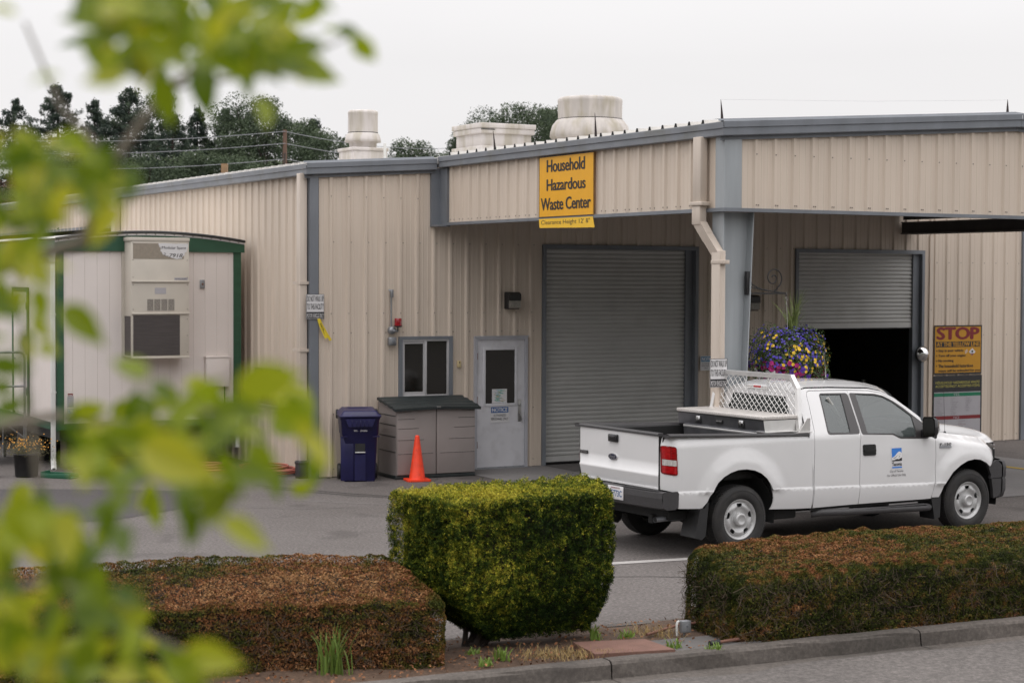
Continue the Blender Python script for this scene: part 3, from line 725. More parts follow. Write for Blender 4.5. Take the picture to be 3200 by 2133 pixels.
creaseL = [(-1.2, crz(-1.2)), (4.2, crz(4.2))]; crease2 = [(-1.2, crz(-1.2)+.012), (4.2, crz(4.2)+.012)]; crease3 = [(-1.2, crz(-1.2)-.010), (4.2, crz(4.2)-.010)]
gapx = [(1.862, 1.816), (1.849, 1.583), (1.822, 1.326), (1.795, 1.162), (1.777, .832), (1.772, .466)]
rdoor = [(1.060, .462), (1.063, .87), (1.090, 1.33), (1.113, 1.355), (1.165, 1.606), (1.199, 1.78), (1.221, 1.815), (1.26, 1.828)]+[(x-.004, z) for x, z in gapx]
fdoor = [(x+.004, z) for x, z in gapx[::-1]]+[(2.2, 1.803), (2.38, 1.772), (2.56, 1.688), (2.74, 1.552), (2.88, 1.437), (3.02, 1.315), (3.050, 1.285), (3.040, 1.176), (3.037, .983), (3.019, .839), (3.009, .666), (2.962, .461)]
rwo = smoothpoly([(1.387, 1.80), (1.80, 1.792), (1.86, 1.788), (1.822, 1.312), (1.40, 1.318), (1.305, 1.36)], .05)
rwo = [(x, z) for x, z in smoothpoly([(1.392, 1.798), (1.852, 1.789), (1.815, 1.308), (1.30, 1.318)], .045)]
fwo = smoothpoly([(1.872, 1.789), (2.285, 1.768), (2.414, 1.738), (2.54, 1.675), (2.654, 1.595), (2.748, 1.515), (2.871, 1.415), (2.975, 1.27), (2.925, 1.206), (2.453, 1.225), (2.334, 1.278), (1.832, 1.300)], .03, 3)
cabside = [(1.002, 1.30), (1.0, 1.40), (1.02, 1.60), (1.048, 1.77), (1.08, 1.814), (1.14, 1.845), (1.219, 1.858), (1.577, 1.852), (2.2, 1.829), (2.39, 1.794), (2.564, 1.711), (2.746, 1.573), (2.885, 1.458), (3.045, 1.312)]+[(3.016, 1.321), (2.875, 1.443), (2.736, 1.558), (2.557, 1.695), (2.379, 1.779), (2.2, 1.810), (1.86, 1.824), (1.26, 1.835), (1.217, 1.821), (1.192, 1.784), (1.157, 1.606), (1.105, 1.358), (1.083, 1.33), (1.055, .9), (1.052, .50), (1.046, .50), (1.046, .9)]
fender = [(3.048, .462), (2.969, .463), (3.016, .666), (3.026, .839), (3.044, .983), (3.047, 1.176), (3.057, 1.292)]+[(x, crest(x)) for x in (3.25, 3.45, 3.64, 3.8, 3.9, 4.02, 4.085)]+[(4.092, .90), (3.99, .83), (3.958, .815)]+farch[::-1][1:]
P_ = M['paint']
mb = MB()
for sd_ in (-1, 1):
    panel(mb, bedside, sideY, P_, lines=(creaseL, crease2, crease3), side=sd_)
    panel(mb, cabside, sideY, P_, side=sd_, st=.04)
    panel(mb, fender, sideY, P_, lines=(creaseL, crease2, crease3), side=sd_)
# roof
def roofpt(x, t):
    xs = [1.03, 1.09, 1.22, 1.6, 2.2, 2.39, 2.52]; zz = [1.80, 1.828, 1.866, 1.862, 1.838, 1.80, 1.735]; zcn = [1.86, 1.895, 1.925, 1.938, 1.915, 1.885, 1.85]
    z0 = float(np.interp(x, xs, zz)); z1 = float(np.interp(x, xs, zcn)); y0 = sideY(x, z0)-.02
    y = y0*t
    z = z0+.006+(z1-z0)*(1-abs(t)**2.6)
    # two shallow strakes
    z += .006*(sstep(.50, .54, abs(t))-sstep(.60, .64, abs(t)))
    return (x+.10*(1-t*t)*sstep(2.2, 2.52, x)-.03*(1-t*t)*(1-sstep(1.03, 1.2, x)), y, z)
mb.grid(roofpt, np.r_[np.linspace(1.03, 1.25, 7), np.linspace(1.35, 2.2, 10), np.linspace(2.25, 2.52, 7)], np.sin(np.linspace(-math.pi/2, math.pi/2, 41)), P_)
# hood
def hoodpt(x, t):
    cx = float(np.interp(x, [3.06, 4.45], [3.06, 4.10])); cr = crest(cx); ye = sideY(min(cx, 4.08), cr)-.004
    zc_ = float(np.interp(x, [3.0, 3.25, 3.6, 3.9, 4.15, 4.32, 4.42, 4.47], [1.375, 1.37, 1.345, 1.305, 1.255, 1.20, 1.14, 1.06]))
    a = abs(t); y = ye*t; k = 1-a**4
    b = sstep(.98, .70, a) if False else 1-sstep(.62, .86, a)
    z = cr-.01+(zc_-cr+.01)*(.35*(1-a**2)+.65*b) if True else 0
    xx = x if a < .7 else x+(cx-x)*sstep(.7, 1., a)
    return (xx, y, z)
mb.grid(hoodpt, np.linspace(3.06, 4.47, 26), np.linspace(-1, 1, 41), P_)
# cab back, cowl filler and lower tailgate sill
def backpt(z, t):
    x = float(np.interp(z, [.5, 1.3, 1.55, 1.80, 1.87], [1.05, 1.005, 1.01, 1.035, 1.06])); y = (sideY(1.05, z)-.03)*t
    return (x+.0-.035*(1-t*t), y, z)
zs_ = [.5, 1.0, 1.30, 1.40]; 
mb.grid(backpt, [.5, .9, 1.30, 1.395], np.linspace(-1, 1, 21), P_)
for a, b in ((-1, -.76), (.76, 1)): mb.grid(backpt, np.linspace(1.395, 1.76, 9), np.linspace(a, b, 5), P_)
mb.grid(lambda z, t: (backpt(z, t)[0], backpt(z, t)[1], z+(.055*(1-t*t) if z > 1.8 else 0)), np.linspace(1.76, 1.83, 5), np.linspace(-1, 1, 21), P_)
body = mb.build('body', trk)
# inner black structure closing the gaps
mb = MB(); G = M['gap']
for s in (-1, 1):
    mb.box(1.05, 3.03, s*.90, s*.93, .50, 1.25, G)
    mb.box(3.0, 3.08, s*.87, s*.95, .52, 1.24, G)
    panel(mb, [(1.1, 1.3), (1.22, 1.80), (2.2, 1.78), (2.38, 1.75), (2.9, 1.30), (2.88, 1.2), (1.1, 1.2)], sideY, G, holes=[[(1.42, 1.77), (1.74, 1.765), (1.665, 1.345), (1.37, 1.352)], [(1.975, 1.762), (2.28, 1.742), (2.40, 1.715), (2.70, 1.50), (2.70, 1.26), (2.47, 1.26), (2.35, 1.31), (1.935, 1.325)]], side=s, off=-.022, flange=0)
mb.box(-.9, 4.2, -.75, .75, .42, .52, G); mb.box(2.9, 3.0, -.9, .9, .5, 1.22, G); mb.box(4.1, 4.3, -.75, .75, .5, 1.0, G)
mb.box(3.05, 4.1, -.55, .55, .5, 1.1, G)
for (cx, cz) in (RW, FW):
    for s in (-1, 1):
        mb.lathe([(.50, s*.62), (.53, s*.65), (.535, s*.93)], G, 24, 'y', (cx, 0, cz+.02), a0=-.2, a1=math.pi+.2)
        mb.box(cx-.5, cx+.45, s*.58, s*.62, .45, .95, G)
mb.tube([(RW[0], -.8, .39), (RW[0], .8, .39)], .05, G); mb.tube([(FW[0], -.8, .39), (FW[0], .8, .39)], .04, G)
mb.box(-.95, 3.9, -.50, -.42, .36, .46, G); mb.box(-.95, 3.9, .42, .50, .36, .46, G)
mb.lathe([(0, -.14), (.14, -.10), (.14, .10), (0, .14)], G, 16, 'x', (RW[0], 0, .39))
mb.box(.5, .95, -.8, -.2, .33, .5, G, .03)
mb.build('underbody', trk)
# tailgate
def tgx(y, z): return -1.083-.012*math.cos(y*1.6)+(.0 if z > .955 else -.010+(.955-z)*.20)
mb = MB()
mb.grid(lambda z, y: (tgx(y, z), y, z), [.787, .80, .83, .88, .93, .953, .957, 1.1, 1.25, 1.36, 1.392], np.linspace(-.805, .805, 15), P_)
for s in (-1, 1): mb.box(-1.09, -1.04, s*.803, s*.806, .79, 1.39, G)
mb.box(-1.085, -1.0, -.80, .80, .785, .80, P_)
mb.box(-1.04, -1.02, -.8, .8, .80, 1.38, M['plastic'])
tg = mb.build('tailgate', trk)
mb = MB(); mb.prism([(-1.105, 1.392), (-1.105, 1.415), (-1.09, 1.428), (-1.03, 1.428), (-1.02, 1.392)], -.805, .805, M['plastic'], 'y'); mb.build('top_cap', tg)
mb = MB(); mb.box(-1.125, -1.09, .0-.02, .165, 1.262, 1.352, M['plasticg'], .012); mb.box(-1.135, -1.12, .01, .135, 1.313, 1.338, M['plastic'], .005); mb.build('tailgate_handle', tg)
mb = MB()
ov = [(.088*math.cos(t), .040*math.sin(t)) for t in np.linspace(0, 2*math.pi, 36, endpoint=False)]
mb.prism([(.085+a, 1.088+b) for a, b in ov], -1.108, -1.094, M['chrome'], 'x'); mb.prism([(.085+a*.86, 1.088+b*.80) for a, b in ov], -1.112, -1.107, M['ovalblue'], 'x')
vs_, fs_, d_ = textgeo('Ford', .01, .35)
mb.add([(-1.1135, .085+.060-.12*v[0], 1.066+.046*v[1]) for v in vs_], fs_, M['chrome'])
mb.build('emblem', tg)
mb = MB(); mb.box(-1.108, -1.094, .62, .785, 1.075, 1.115, M['plasticg'], .004)
vs_, fs_, d_ = textgeo('TRITON', .01, 0); mb.add([(-1.1095, .775-.145*v[0], 1.083+.024*v[1]) for v in vs_], fs_, M['chrome']); mb.build('tailgate_badge', tg)
# rear lights on the corners
for s in (-1, 1):
    lt = smoothpoly([(-1.071, 1.292), (-.952, 1.278), (-.948, .952), (-1.071, .968)], .03, 5)
    mb = MB(); panel(mb, lt, sideY, M['redd'], side=s, off=.008, flange=.02, st=.02)
    rl = mb.build('rear_light', trk)
    for nm, q, mt in (('lens', [(-1.064, 1.280), (-1.010, 1.274), (-1.010, 1.135), (-1.064, 1.142)], M['red']), ('lens', [(-1.008, 1.268), (-.962, 1.262), (-.960, 1.132), (-1.008, 1.135)], M['redd']), ('lens', [(-1.064, 1.135), (-.960, 1.125), (-.960, 1.060), (-1.064, 1.068)], M['clear']), ('lens', [(-1.064, 1.060), (-.958, 1.052), (-.958, .972), (-1.064, .985)], M['red'])):
        mb = MB(); panel(mb, q, sideY, mt, side=s, off=.012, flange=.005, st=.02)
        if nm == 'lens' and mt is M['redd']:
            for z in np.arange(1.145, 1.265, .018): panel(mb, [(-1.004, z), (-.963, z-.003), (-.963, z+.006), (-1.004, z+.009)], sideY, M['red'], side=s, off=.015, flange=.003, st=.03)
        mb.build(nm, rl)
# rear bumper
mb = MB(); PB = M['plastic']
xb = lambda y: -1.215+.06*(abs(y)/.98)**3
def bum(k, y):
    pr = [(-1.09, .775), (xb(y)+.03, .775), (xb(y), .765), (xb(y)-.004, .70), (xb(y)+.01, .59), (xb(y)+.05, .57), (-1.10, .57)]
    p = pr[int(k)]; z = p[1]
    if abs(y) < .16 and int(k) in (1, 2): z -= .0
    return (p[0], y, z)
mb.grid(bum, range(7), np.r_[-.975, np.linspace(-.95, .95, 39), .975], PB, False)
for s in (-1, 1):
    pr = [(-1.145, .775), (-.95, .775), (-.94, .76), (-.94, .60), (-.98, .572), (-1.10, .57), (-1.15, .60), (-1.155, .74)]
    mb.prism(pr, s*.975, s*.985, PB, 'y')
for i in range(30):
    for s in (-1, 1):
        y = s*(.24+.022*i)
        if abs(y) < .9: mb.box(-1.10, xb(y)+.012, y-.006, y+.006, .775, .783, PB)
mb.build('rear_bumper', trk)
mb = MB(); mb.box(xb(0)-.012, xb(0)+.0, -.30, .01, .618, .772, M['signw'], .004)
px = xb(0)-.0135
def ttx(mb, body, yl, z0, wd, h, mt, x, bold=.02):
    v_, f_, d_ = textgeo(body, bold); mb.add([(x, yl-wd*v[0], z0+h*v[1]) for v in v_], f_, mt)
pl = mb.build('licence_plate', trk)
mb = MB(); ttx(mb, 'WASHINGTON', -.055, .742, .18, .018, M['inkred'], px); ttx(mb, '45773C', -.02, .652, .26, .075, mat('plate_blue', (.03, .10, .26), .5, noise=.05), px); mb.build('lettering', pl)
mb = MB(); mb.tube([(-.6, -.62, .42), (-.85, -.66, .43), (-1.06, -.70, .43)], .033, M['galv'], 12, False); mb.tube([(-1.05, -.70, .43), (-.9, -.67, .43)], .028, G, 12); mb.build('exhaust', trk)
# bed: rails, liner, floor
mb = MB(); 
for s in (-1, 1):
    mb.grid(lambda k, x: (x, s*[.965, .968, .955, .90, .85, .835, .832][int(k)], zrail(x)+[0, .014, .026, .033, .026, .0, -.05][int(k)]), range(7), np.linspace(-1.06, 1.0, 12), M['plastic'])
    mb.box(-1.06, -1.055, s*.83, s*.96, 1.38, 1.415, M['plastic']); mb.box(.995, 1.0, s*.83, s*.96, 1.30, 1.345, M['plastic'])
mb.build('bed_rail', trk)
mb = MB(); BL = mat('bed_liner', (.012, .012, .012), .7, noise=.2)
for s in (-1, 1): mb.box(-1.05, 1.0, s*.80, s*.83, .86, 1.345, BL); mb.box(-.45, .4, s*.55, s*.8, .86, 1.06, BL, .03)
mb.box(-1.05, 1.0, -.8, .8, .84, .86, BL); mb.box(.975, 1.0, -.8, .8, .86, 1.33, BL)
for i in range(9): mb.box(-1.04, .97, -.70+i*.16, -.66+i*.16, .86, .875, BL)
mb.build('bed', trk)
# doors
for s in (-1, 1):
    mb = MB(); panel(mb, rdoor, sideY, P_, holes=[rwo], lines=(creaseL, crease2, crease3), side=s); d1 = mb.build('rear_door', trk)
    mb = MB(); panel(mb, rwo, sideY, M['pillar'], holes=[[(1.412, 1.783), (1.741, 1.776), (1.668, 1.333), (1.355, 1.341), (1.333, 1.37)]], side=s, off=-.003, st=.03); mb.build('window_trim', d1)
    mb = MB(); panel(mb, [(1.40, 1.786), (1.75, 1.78), (1.68, 1.328), (1.345, 1.335), (1.325, 1.37)], sideY, M['cglass'], side=s, off=-.016, flange=0, st=.06); mb.build('window', d1)
    mb = MB(); panel(mb, fdoor, sideY, P_, holes=[fwo], lines=(creaseL, crease2, crease3), side=s); d2 = mb.build('front_door', trk)
    gl = [(1.972, 1.773), (2.278, 1.752), (2.402, 1.728), (2.53, 1.662), (2.748, 1.490), (2.722, 1.24), (2.459, 1.243), (2.35, 1.293), (1.930, 1.314)]
    mb = MB(); panel(mb, fwo, sideY, M['pillar'], holes=[gl], side=s, off=-.003, st=.03); mb.build('window_trim', d2)
    mb = MB(); panel(mb, [(1.962, 1.778), (2.28, 1.757), (2.41, 1.731), (2.76, 1.50), (2.73, 1.232), (2.45, 1.236), (2.345, 1.288), (1.92, 1.309)], sideY, M['cglass'], side=s, off=-.016, flange=0, st=.06); mb.build('window', d2)
    mb = MB(); ho = smoothpoly([(1.835, 1.182), (2.040, 1.178), (2.040, 1.045), (1.835, 1.048)], .022); panel(mb, ho, sideY, M['plasticg'], side=s, off=.010, flange=.012, st=.03)
    panel(mb, smoothpoly([(1.845, 1.120), (2.03, 1.117), (2.03, 1.092), (1.845, 1.094)], .008), sideY, M['plasticg'], side=s, off=.024, flange=.02, st=.03)
    panel(mb, smoothpoly([(1.88, 1.165), (2.00, 1.163), (2.00, 1.135), (1.88, 1.137)], .008), sideY, G, side=s, off=.0115, flange=.0, st=.03); mb.build('door_handle', d2)
    # mirror
    mb = MB(); y0 = sideY(2.88, 1.30)
    mb.box(2.80, 2.93, s*(y0-.01), s*(y0+.05), 1.225, 1.33, M['plasticg'], .02)
    q = [(y0+.045, 1.232), (y0+.235, 1.25), (y0+.26, 1.30), (y0+.25, 1.46), (y0+.21, 1.495), (y0+.06, 1.485), (y0+.04, 1.44)]
    vs__ = [(2.79, s*y, z) for y, z in q]+[(2.84, s*(y*.99+.01), z) for y, z in q]+[(2.91, s*(y0+.14+(y-y0-.14)*.6), 1.36+(z-1.36)*.62) for y, z in q]
    n = len(q); mb.add(vs__, [(i, (i+1) % n, n+(i+1) % n, n+i) for i in range(n)]+[(n+i, n+(i+1) % n, 2*n+(i+1) % n, 2*n+i) for i in range(n)]+[tuple(range(2*n, 3*n))], M['plasticg'], True)
    mr_ = mb.build('wing_mirror', trk)
    mb = MB(); mb.add([(2.788, s*(y0+.15+(y-y0-.15)*.9), 1.36+(z-1.36)*.9) for y, z in q], [tuple(range(n))], M['glass']); mb.build('mirror_glass', mr_)
    # step bar
    mb = MB(); z = .375
    mb.tube([(1.12, s*.86, z), (1.22, s*.955, z+.02), (1.4, s*.985, z+.015), (2.85, s*.985, z-.02), (2.95, s*.95, z-.025), (2.98, s*.86, z-.03)], .042, M['plastic'], 10)
    mb.box(1.35, 2.88, s*.90, s*1.02, z+.02, z+.033, M['plastic'], .004); mb.build('step_bar', trk)
    mb = MB(); mb.box(1.04, 3.0, s*.80, s*.93, .43, .475, G); mb.build('sill', trk)
    # mud flaps
    mb = MB(); mb.prism([(-.62, .565), (-.56, .56), (-.52, .63), (-.50, .62), (-.545, .24), (-.60, .20), (-.70, .23)], s*.70, s*.975, M['black'], 'y'); mb.build('mud_flap', trk)
    mb = MB(); mb.prism([(2.965, .50), (3.085, .53), (3.135, .55), (3.12, .22), (3.03, .20)], s*.72, s*.975, M['black'], 'y'); mb.build('mud_flap', trk)
    # headlight
    mb = MB(); hl = [(4.086, 1.09), (4.13, 1.04), (4.135, .90), (4.093, .895)]
    def hy(x, z): return sideY(4.086, z)-.02-(x-4.086)*2.2
    hlx = [4.080, 4.118, 4.150, 4.20, 4.30]; hly = [.925, .885, .83, .72, .52]
    mb.grid(lambda z, t: (hlx[int(t)]+.05*(1.09-z), s*hly[int(t)], z), np.linspace(.885, 1.085, 6), range(5), M['clear']); h = mb.build('headlight', trk)
    mb = MB(); mb.grid(lambda z, t: (hlx[int(t)]+.05*(1.09-z)-.001, s*(hly[int(t)]+.005), z), np.linspace(.945, 1.06, 4), range(3), M['amber']); mb.build('turn_signal', h)
# door crest and writing (right-hand door)
def decal(mb, P, mt, off): mb.add([(x, -(sideY(x, z)+off), z) for x, z in P], [tuple(range(len(P)))], mt)
d2 = [o for o in bpy.data.objects if o.name.startswith('front_door')][0]
mb = MB()
X0, X1, Z0, Z1 = 2.300, 2.462, .872, 1.115
decal(mb, [(X0-.012, Z0-.012), (X1+.012, Z0-.012), (X1+.012, Z1+.012), (X0-.012, Z1+.012)], M['signw'], .0025)
U = lambda a, b: (X0+(X1-X0)*a, Z0+(Z1-Z0)*b)
decal(mb, [U(0, .45), U(0, 1), U(1, 1), U(1, .45)], M['decalblue'], .004)
decal(mb, [U(0, .36), U(0, .53), U(.2, .58), U(.38, .66), (U(.55, .76)), U(.7, .82), U(.84, .82), U(1, .75), U(1, .36)], mat('snow_white', (.75, .74, .74), .5, noise=.05), .0055)
decal(mb, [U(0, .36), U(0, .40), U(.25, .42), U(.5, .46), U(.7, .44), U(.85, .49), U(1, .52), U(1, .36)], M['ink'], .007)
for a, b, c, d in ((.05, .50, .35, .545), (.28, .56, .5, .60), (.5, .62, .62, .68), (.62, .55, .8, .60), (.7, .66, .85, .70)): decal(mb, [U(a, b), U(c, b+.01), U(c, d), U(a+.1, b+.02)], M['ink'], .007)
decal(mb, [U(0, 0), U(1, 0), U(1, .075), U(0, .075)], M['decalblue'], .004)
def dtext(mb, body, x0, z0, wd, h, mt, off=.005, bold=.01):
    v_, f_, _ = textgeo(body, bold); mb.add([(x0+wd*v[0], -(sideY(x0+wd*v[0], z0+h*v[1])+off), z0+h*v[1]) for v in v_], f_, mt)
dtext(mb, 'Tacoma', *U(0, .115), .16, .045, M['ink'], .005, .025)
dtext(mb, 'City of Tacoma', 2.262, .815, .222, .036, M['inkgrey']); dtext(mb, 'For Official Use Only', 2.222, .765, .305, .036, M['inkgrey'])
mb.build('door_crest', d2)
mb = MB()
def fb(x, z): return sideY(x, z)
panel(mb, [(3.105, 1.083), (3.30, 1.080), (3.30, 1.108), (3.105, 1.111)], sideY, M['galv'], off=.010, flange=.008, st=.05)
v_, f_, _ = textgeo('F-150', .03); mb.add([(3.105+.195*v[0], -(sideY(3.2, 1.12)+.010), 1.110+.034*v[1]) for v in v_], f_, M['ink']); 
mb.build('fender_badge', trk)
# front bumper, grille
mb = MB()
def fbp(k, t):
    a = t*1.0; y = .975*math.sin(a*math.pi/2); x = 4.20+.27*math.cos(a*math.pi/2)**.8
    pr = [(-.09, .885), (.0, .86), (.02, .78), (.015, .67), (.0, .655), (.012, .63), (.01, .50), (-.03, .415), (-.15, .40)]
    p = pr[int(k)]; return (x+p[0], y, p[1])
mb.grid(fbp, range(9), np.linspace(-1, 1, 25), PB, True)
for s in (-1, 1): mb.prism([(3.955, .815), (4.12, .885), (4.20, .82), (4.20, .66), (4.0, .655), (4.01, .70)], s*.93, s*.972, PB, 'y'); mb.prism([(4.02, .65), (4.20, .65), (4.19, .43), (4.06, .40), (4.05, .5)], s*.92, s*.968, PB, 'y')
mb.build('front_bumper', trk)
mb = MB(); mb.grid(lambda z, t: (4.44-.03*t*t, .62*t, z), np.linspace(.88, 1.07, 4), np.linspace(-1, 1, 9), M['plastic']); 
for z in (.92, .97, 1.02): mb.box(4.42, 4.455, -.6, .6, z, z+.018, M['chrome'], .003)
mb.build('grille', trk)
# windscreen and cowl
mb = MB()
def wsp(u, t):
    top = (2.56+.10*(1-t*t)-.0, .70*t, 1.735+.115*(1-abs(t)**2.6)-.0); bot = (3.03+.24*(1-t*t), .86*t, 1.315+.06*(1-t*t)); return tuple(top[i]*(1-u)+bot[i]*u for i in range(3))
mb.grid(wsp, np.linspace(0, 1, 10), np.linspace(-1, 1, 17), M['cglass']); mb.build('windscreen', trk)
mb = MB(); mb.grid(lambda u, t: (3.02+.24*(1-t*t)*(1-u)+.10*u+(.10*(1-t*t))*u, .87*t, 1.312+.058*(1-t*t)+.012*(1-u)), [0, 1], np.linspace(-1, 1, 17), M['plastic'])
for s in (-1, 1): mb.add([(3.03, s*.84, 1.335), (3.12, s*.70, 1.352), (3.28, s*.70, 1.335), (3.26, s*.83, 1.293), (3.16, s*.865, 1.300)], [(0, 1, 2, 3, 4)], M['plasticg'])
mb.build('cowl', trk)
# rear window of the cab
mb = MB(); mb.grid(lambda z, t: (backpt(z, t*.76)[0]+.012, backpt(z, t*.76)[1], z), np.linspace(1.39, 1.77, 6), np.linspace(-1, 1, 11), mat('rear_glass', (.018, .024, .022), .05, noise=.1, spec=.4))
mb.build('rear_window', trk)
mb = MB(); mb.box(.985, 1.02, -.20, .20, 1.835, 1.875, M['signw'], .008); mb.box(.978, .99, -.07, .07, 1.840, 1.870, M['red'], .004); mb.box(.978, .99, -.19, -.09, 1.842, 1.868, M['clear'], .004); mb.box(.978, .99, .09, .19, 1.842, 1.868, M['clear'], .004); mb.build('brake_light', trk)
# interior
mb = MB(); S = M['seat']
for y in (-.40, .40):
    mb.box(2.0, 2.5, y-.26, y+.26, .95, 1.10, S, .05); mb.prism([(1.78, 1.05), (1.93, 1.05), (1.83, 1.62), (1.72, 1.60)], y-.24, y+.24, S, 'y'); mb.box(1.68, 1.78, y-.13, y+.13, 1.62, 1.76, S, .03)
mb.box(1.15, 1.55, -.75, .75, .9, 1.08, S, .04); mb.box(1.08, 1.2, -.75, .75, 1.05, 1.5, S, .04)
mb.build('seats', trk)
mb = MB(); mb.box(2.75, 3.05, -.80, .80, 1.0, 1.27, M['pillar'], .05); mb.box(1.1, 3.0, -.85, .85, .6, .75, M['pillar']); mb.build('dashboard', trk)
mb = MB(); mb.lathe([(.18, -.012), (.192, 0), (.18, .012), (.168, 0), (.18, -.012)], M['pillar'], 24, 'x', (2.62, .40, 1.22)); mb.tube([(2.62, .40, 1.22), (2.8, .40, 1.12)], .03, M['pillar']); mb.tube([(2.62, .22, 1.22), (2.62, .58, 1.22)], .015, M['pillar']); mb.build('steering_wheel', trk)
mb = MB(); mb.tube([(1.50, -.70, 1.74), (1.60, -.72, 1.60), (1.66, -.74, 1.50)], .022, mat('belt_grey', (.42, .42, .40), .6, noise=.05), 6); mb.tube([(1.66, -.74, 1.48), (1.70, -.76, 1.40)], .030, MATS['belt_grey'], 6); mb.build('seat_belt', trk)
# wheels
def wheel(cx, s):
    t = empty('wheel', (cx, s*.90, .397), 0, parent=trk)
    mb = MB()
    prof = [(.235, .10), (.245, .118), (.29, .128), (.345, .122), (.372, .105), (.387, .085), (.392, .0), (.387, -.085), (.372, -.105), (.33, -.12), (.245, -.11), (.235, -.10)]
    mb.lathe([(r, s*h-s*.045) for r, h in prof], M['tyre'], 56, 'y')
    for k in range(72):
        a = 2*math.pi*k/72; 
        for h0, h1, da in ((-.085, -.035, 0), (-.028, .022, .04), (.03, .088, 0)):
            c, sn = math.cos(a+da), math.sin(a+da); c2, s2 = math.cos(a+da+.058), math.sin(a+da+.058); r = .394
            y0_, y1_ = s*h0-s*.045, s*h1-s*.045
            mb.add([(r*c, y0_, r*sn), (r*c2, y0_, r*s2), (r*c2, y1_, r*s2), (r*c, y1_, r*sn), ((r-.012)*c, y0_, (r-.012)*sn), ((r-.012)*c2, y0_, (r-.012)*s2), ((r-.012)*c2, y1_, (r-.012)*s2), ((r-.012)*c, y1_, (r-.012)*sn)],
                   [(0, 1, 2, 3), (0, 4, 5, 1), (1, 5, 6, 2), (2, 6, 7, 3), (3, 7, 4, 0)], M['tyre'])
    for rr in (.30, .335): mb.lathe([(rr-.004, s*.078), (rr, s*.083), (rr+.004, s*.078)], M['tyre'], 56, 'y')
    mb.build('tyre', t)
    mb = MB()
    def dish(x, z):
        r = math.hypot(x, z); a = math.atan2(z, x)-math.pi/2; 
        h = float(np.interp(r, [0, .06, .09, .12, .155, .185, .205, .214], [.035, .035, .03, .030, .045, .040, .018, .045]))
        lobe = .5+.5*math.cos(5*a); h += .012*lobe*math.exp(-((r-.16)/.03)**2)*0 - .0
        h += .016*(1-lobe)*math.exp(-((r-.15)/.035)**2)
        return h+.0
    circ = [(.215*math.cos(t_), .215*math.sin(t_)) for t_ in np.linspace(0, 2*math.pi, 64, endpoint=False)]
    hs = []
    for k in range(5):
        a = math.pi/2+k*2*math.pi/5; u = Vector((math.cos(a), math.sin(a))); v = Vector((-u.y, u.x))
        hs.append([tuple(u*rr+v*ww) for rr, ww in ((.142, -.018), (.148, -.030), (.172, -.039), (.182, -.034), (.184, 0), (.182, .034), (.172, .039), (.148, .030), (.142, .018), (.140, 0))])
    panel(mb, circ, dish, M['wheel'], holes=hs, st=.014, flange=.012, mapf=lambda x, y, z: (x, s*y, z))
    mb.lathe([(.214, s*.045), (.228, s*.058), (.236, s*.060), (.238, s*.05), (.232, -s*.06), (.20, -s*.08)], M['wheel'], 48, 'y')
    mb.lathe([(.0, -s*.03), (.20, -s*.03)], G, 32, 'y'); mb.lathe([(.16, -s*.015), (.12, -s*.015)], M['galv'], 32, 'y'); mb.lathe([(.075, s*.02), (.078, s*.072), (.07, s*.086), (.052, s*.092), (.048, s*.088), (.0, s*.089)], M['wheel'], 32, 'y')
    for k in range(7):
        a = k*2*math.pi/7; mb.lathe([(.0, s*.083), (.009, s*.083), (.011, s*.065)], M['wheel'], 8, 'y', (.066*math.cos(a), 0, .066*math.sin(a)))
    mb.build('rim', t)
    return t
for cx in (RW[0], FW[0]):
    for s in (-1, 1): wheel(cx, s)
# cab guard (headache rack)
mb = MB(); A = M['alu']
fr = [(-.90, 1.375), (-.86, 1.50), (-.77, 1.87), (-.64, 2.005), (.64, 2.005), (.77, 1.87), (.82, 1.50), (.835, 1.375)]
rx = lambda z: .90+.09*(z-1.37)/.63
for (a, b) in zip(fr[:-1], fr[1:]):
    pa, pb = Vector((rx(a[1]), a[0], a[1])), Vector((rx(b[1]), b[0], b[1])); d = (pb-pa).normalized(); n = Vector((1, 0, .14)).normalized(); c = d.cross(n).normalized()
    vs = [tuple(p+n*sx*.028+c*sy*.026) for p in (pa-d*.012, pb+d*.012) for sx, sy in ((-1, -1), (1, -1), (1, 1), (-1, 1))]
    mb.add(vs, [(0, 1, 5, 4), (1, 2, 6, 5), (2, 3, 7, 6), (3, 0, 4, 7), (0, 1, 2, 3), (4, 5, 6, 7)], A)
for s in (-1, 1):
    mb.box(.80, 1.04, s*.85, s*.96, zrail(.92)+.033, zrail(.92)+.043, A)
    if s < 0: mb.prism([(.86, zrail(.9)+.043), (1.03, zrail(.9)+.043), (1.03, 1.53), (.985, 1.53)], s*.93, s*.937, A, 'y')
gd = mb.build('cab_guard', trk)
mb = MB()
inner = [(-.865, 1.39), (-.835, 1.50), (-.745, 1.865), (-.63, 1.98), (.63, 1.98), (.745, 1.865), (.835, 1.50), (.865, 1.39)]
def clipseg(p, q):
    # sample the line and keep runs inside the frame
    ts = np.linspace(0, 1, 90); run = []; res = []
    for t in ts:
        y, z = p[0]+(q[0]-p[0])*t, p[1]+(q[1]-p[1])*t
        if inpoly(y, z, inner) and not (abs(y) < .17+.04 and z > 1.84): run.append((y, z))
        elif run: res.append(run); run = []
    if run: res.append(run)
    return res
for i in range(-46, 46):
    for sgn in (1, -1):
        c = i*.094
        for run in clipseg((c-1.1*sgn, 1.1), (c+1.1*sgn, 1.1+1.9)):
            if len(run) < 2: continue
            pts = [(rx(z)+.004*math.cos(z/.0814*math.pi)*sgn, y, z) for y, z in run[::2]+[run[-1]]]
            mb.tube(pts, .0042, A, 5, False)
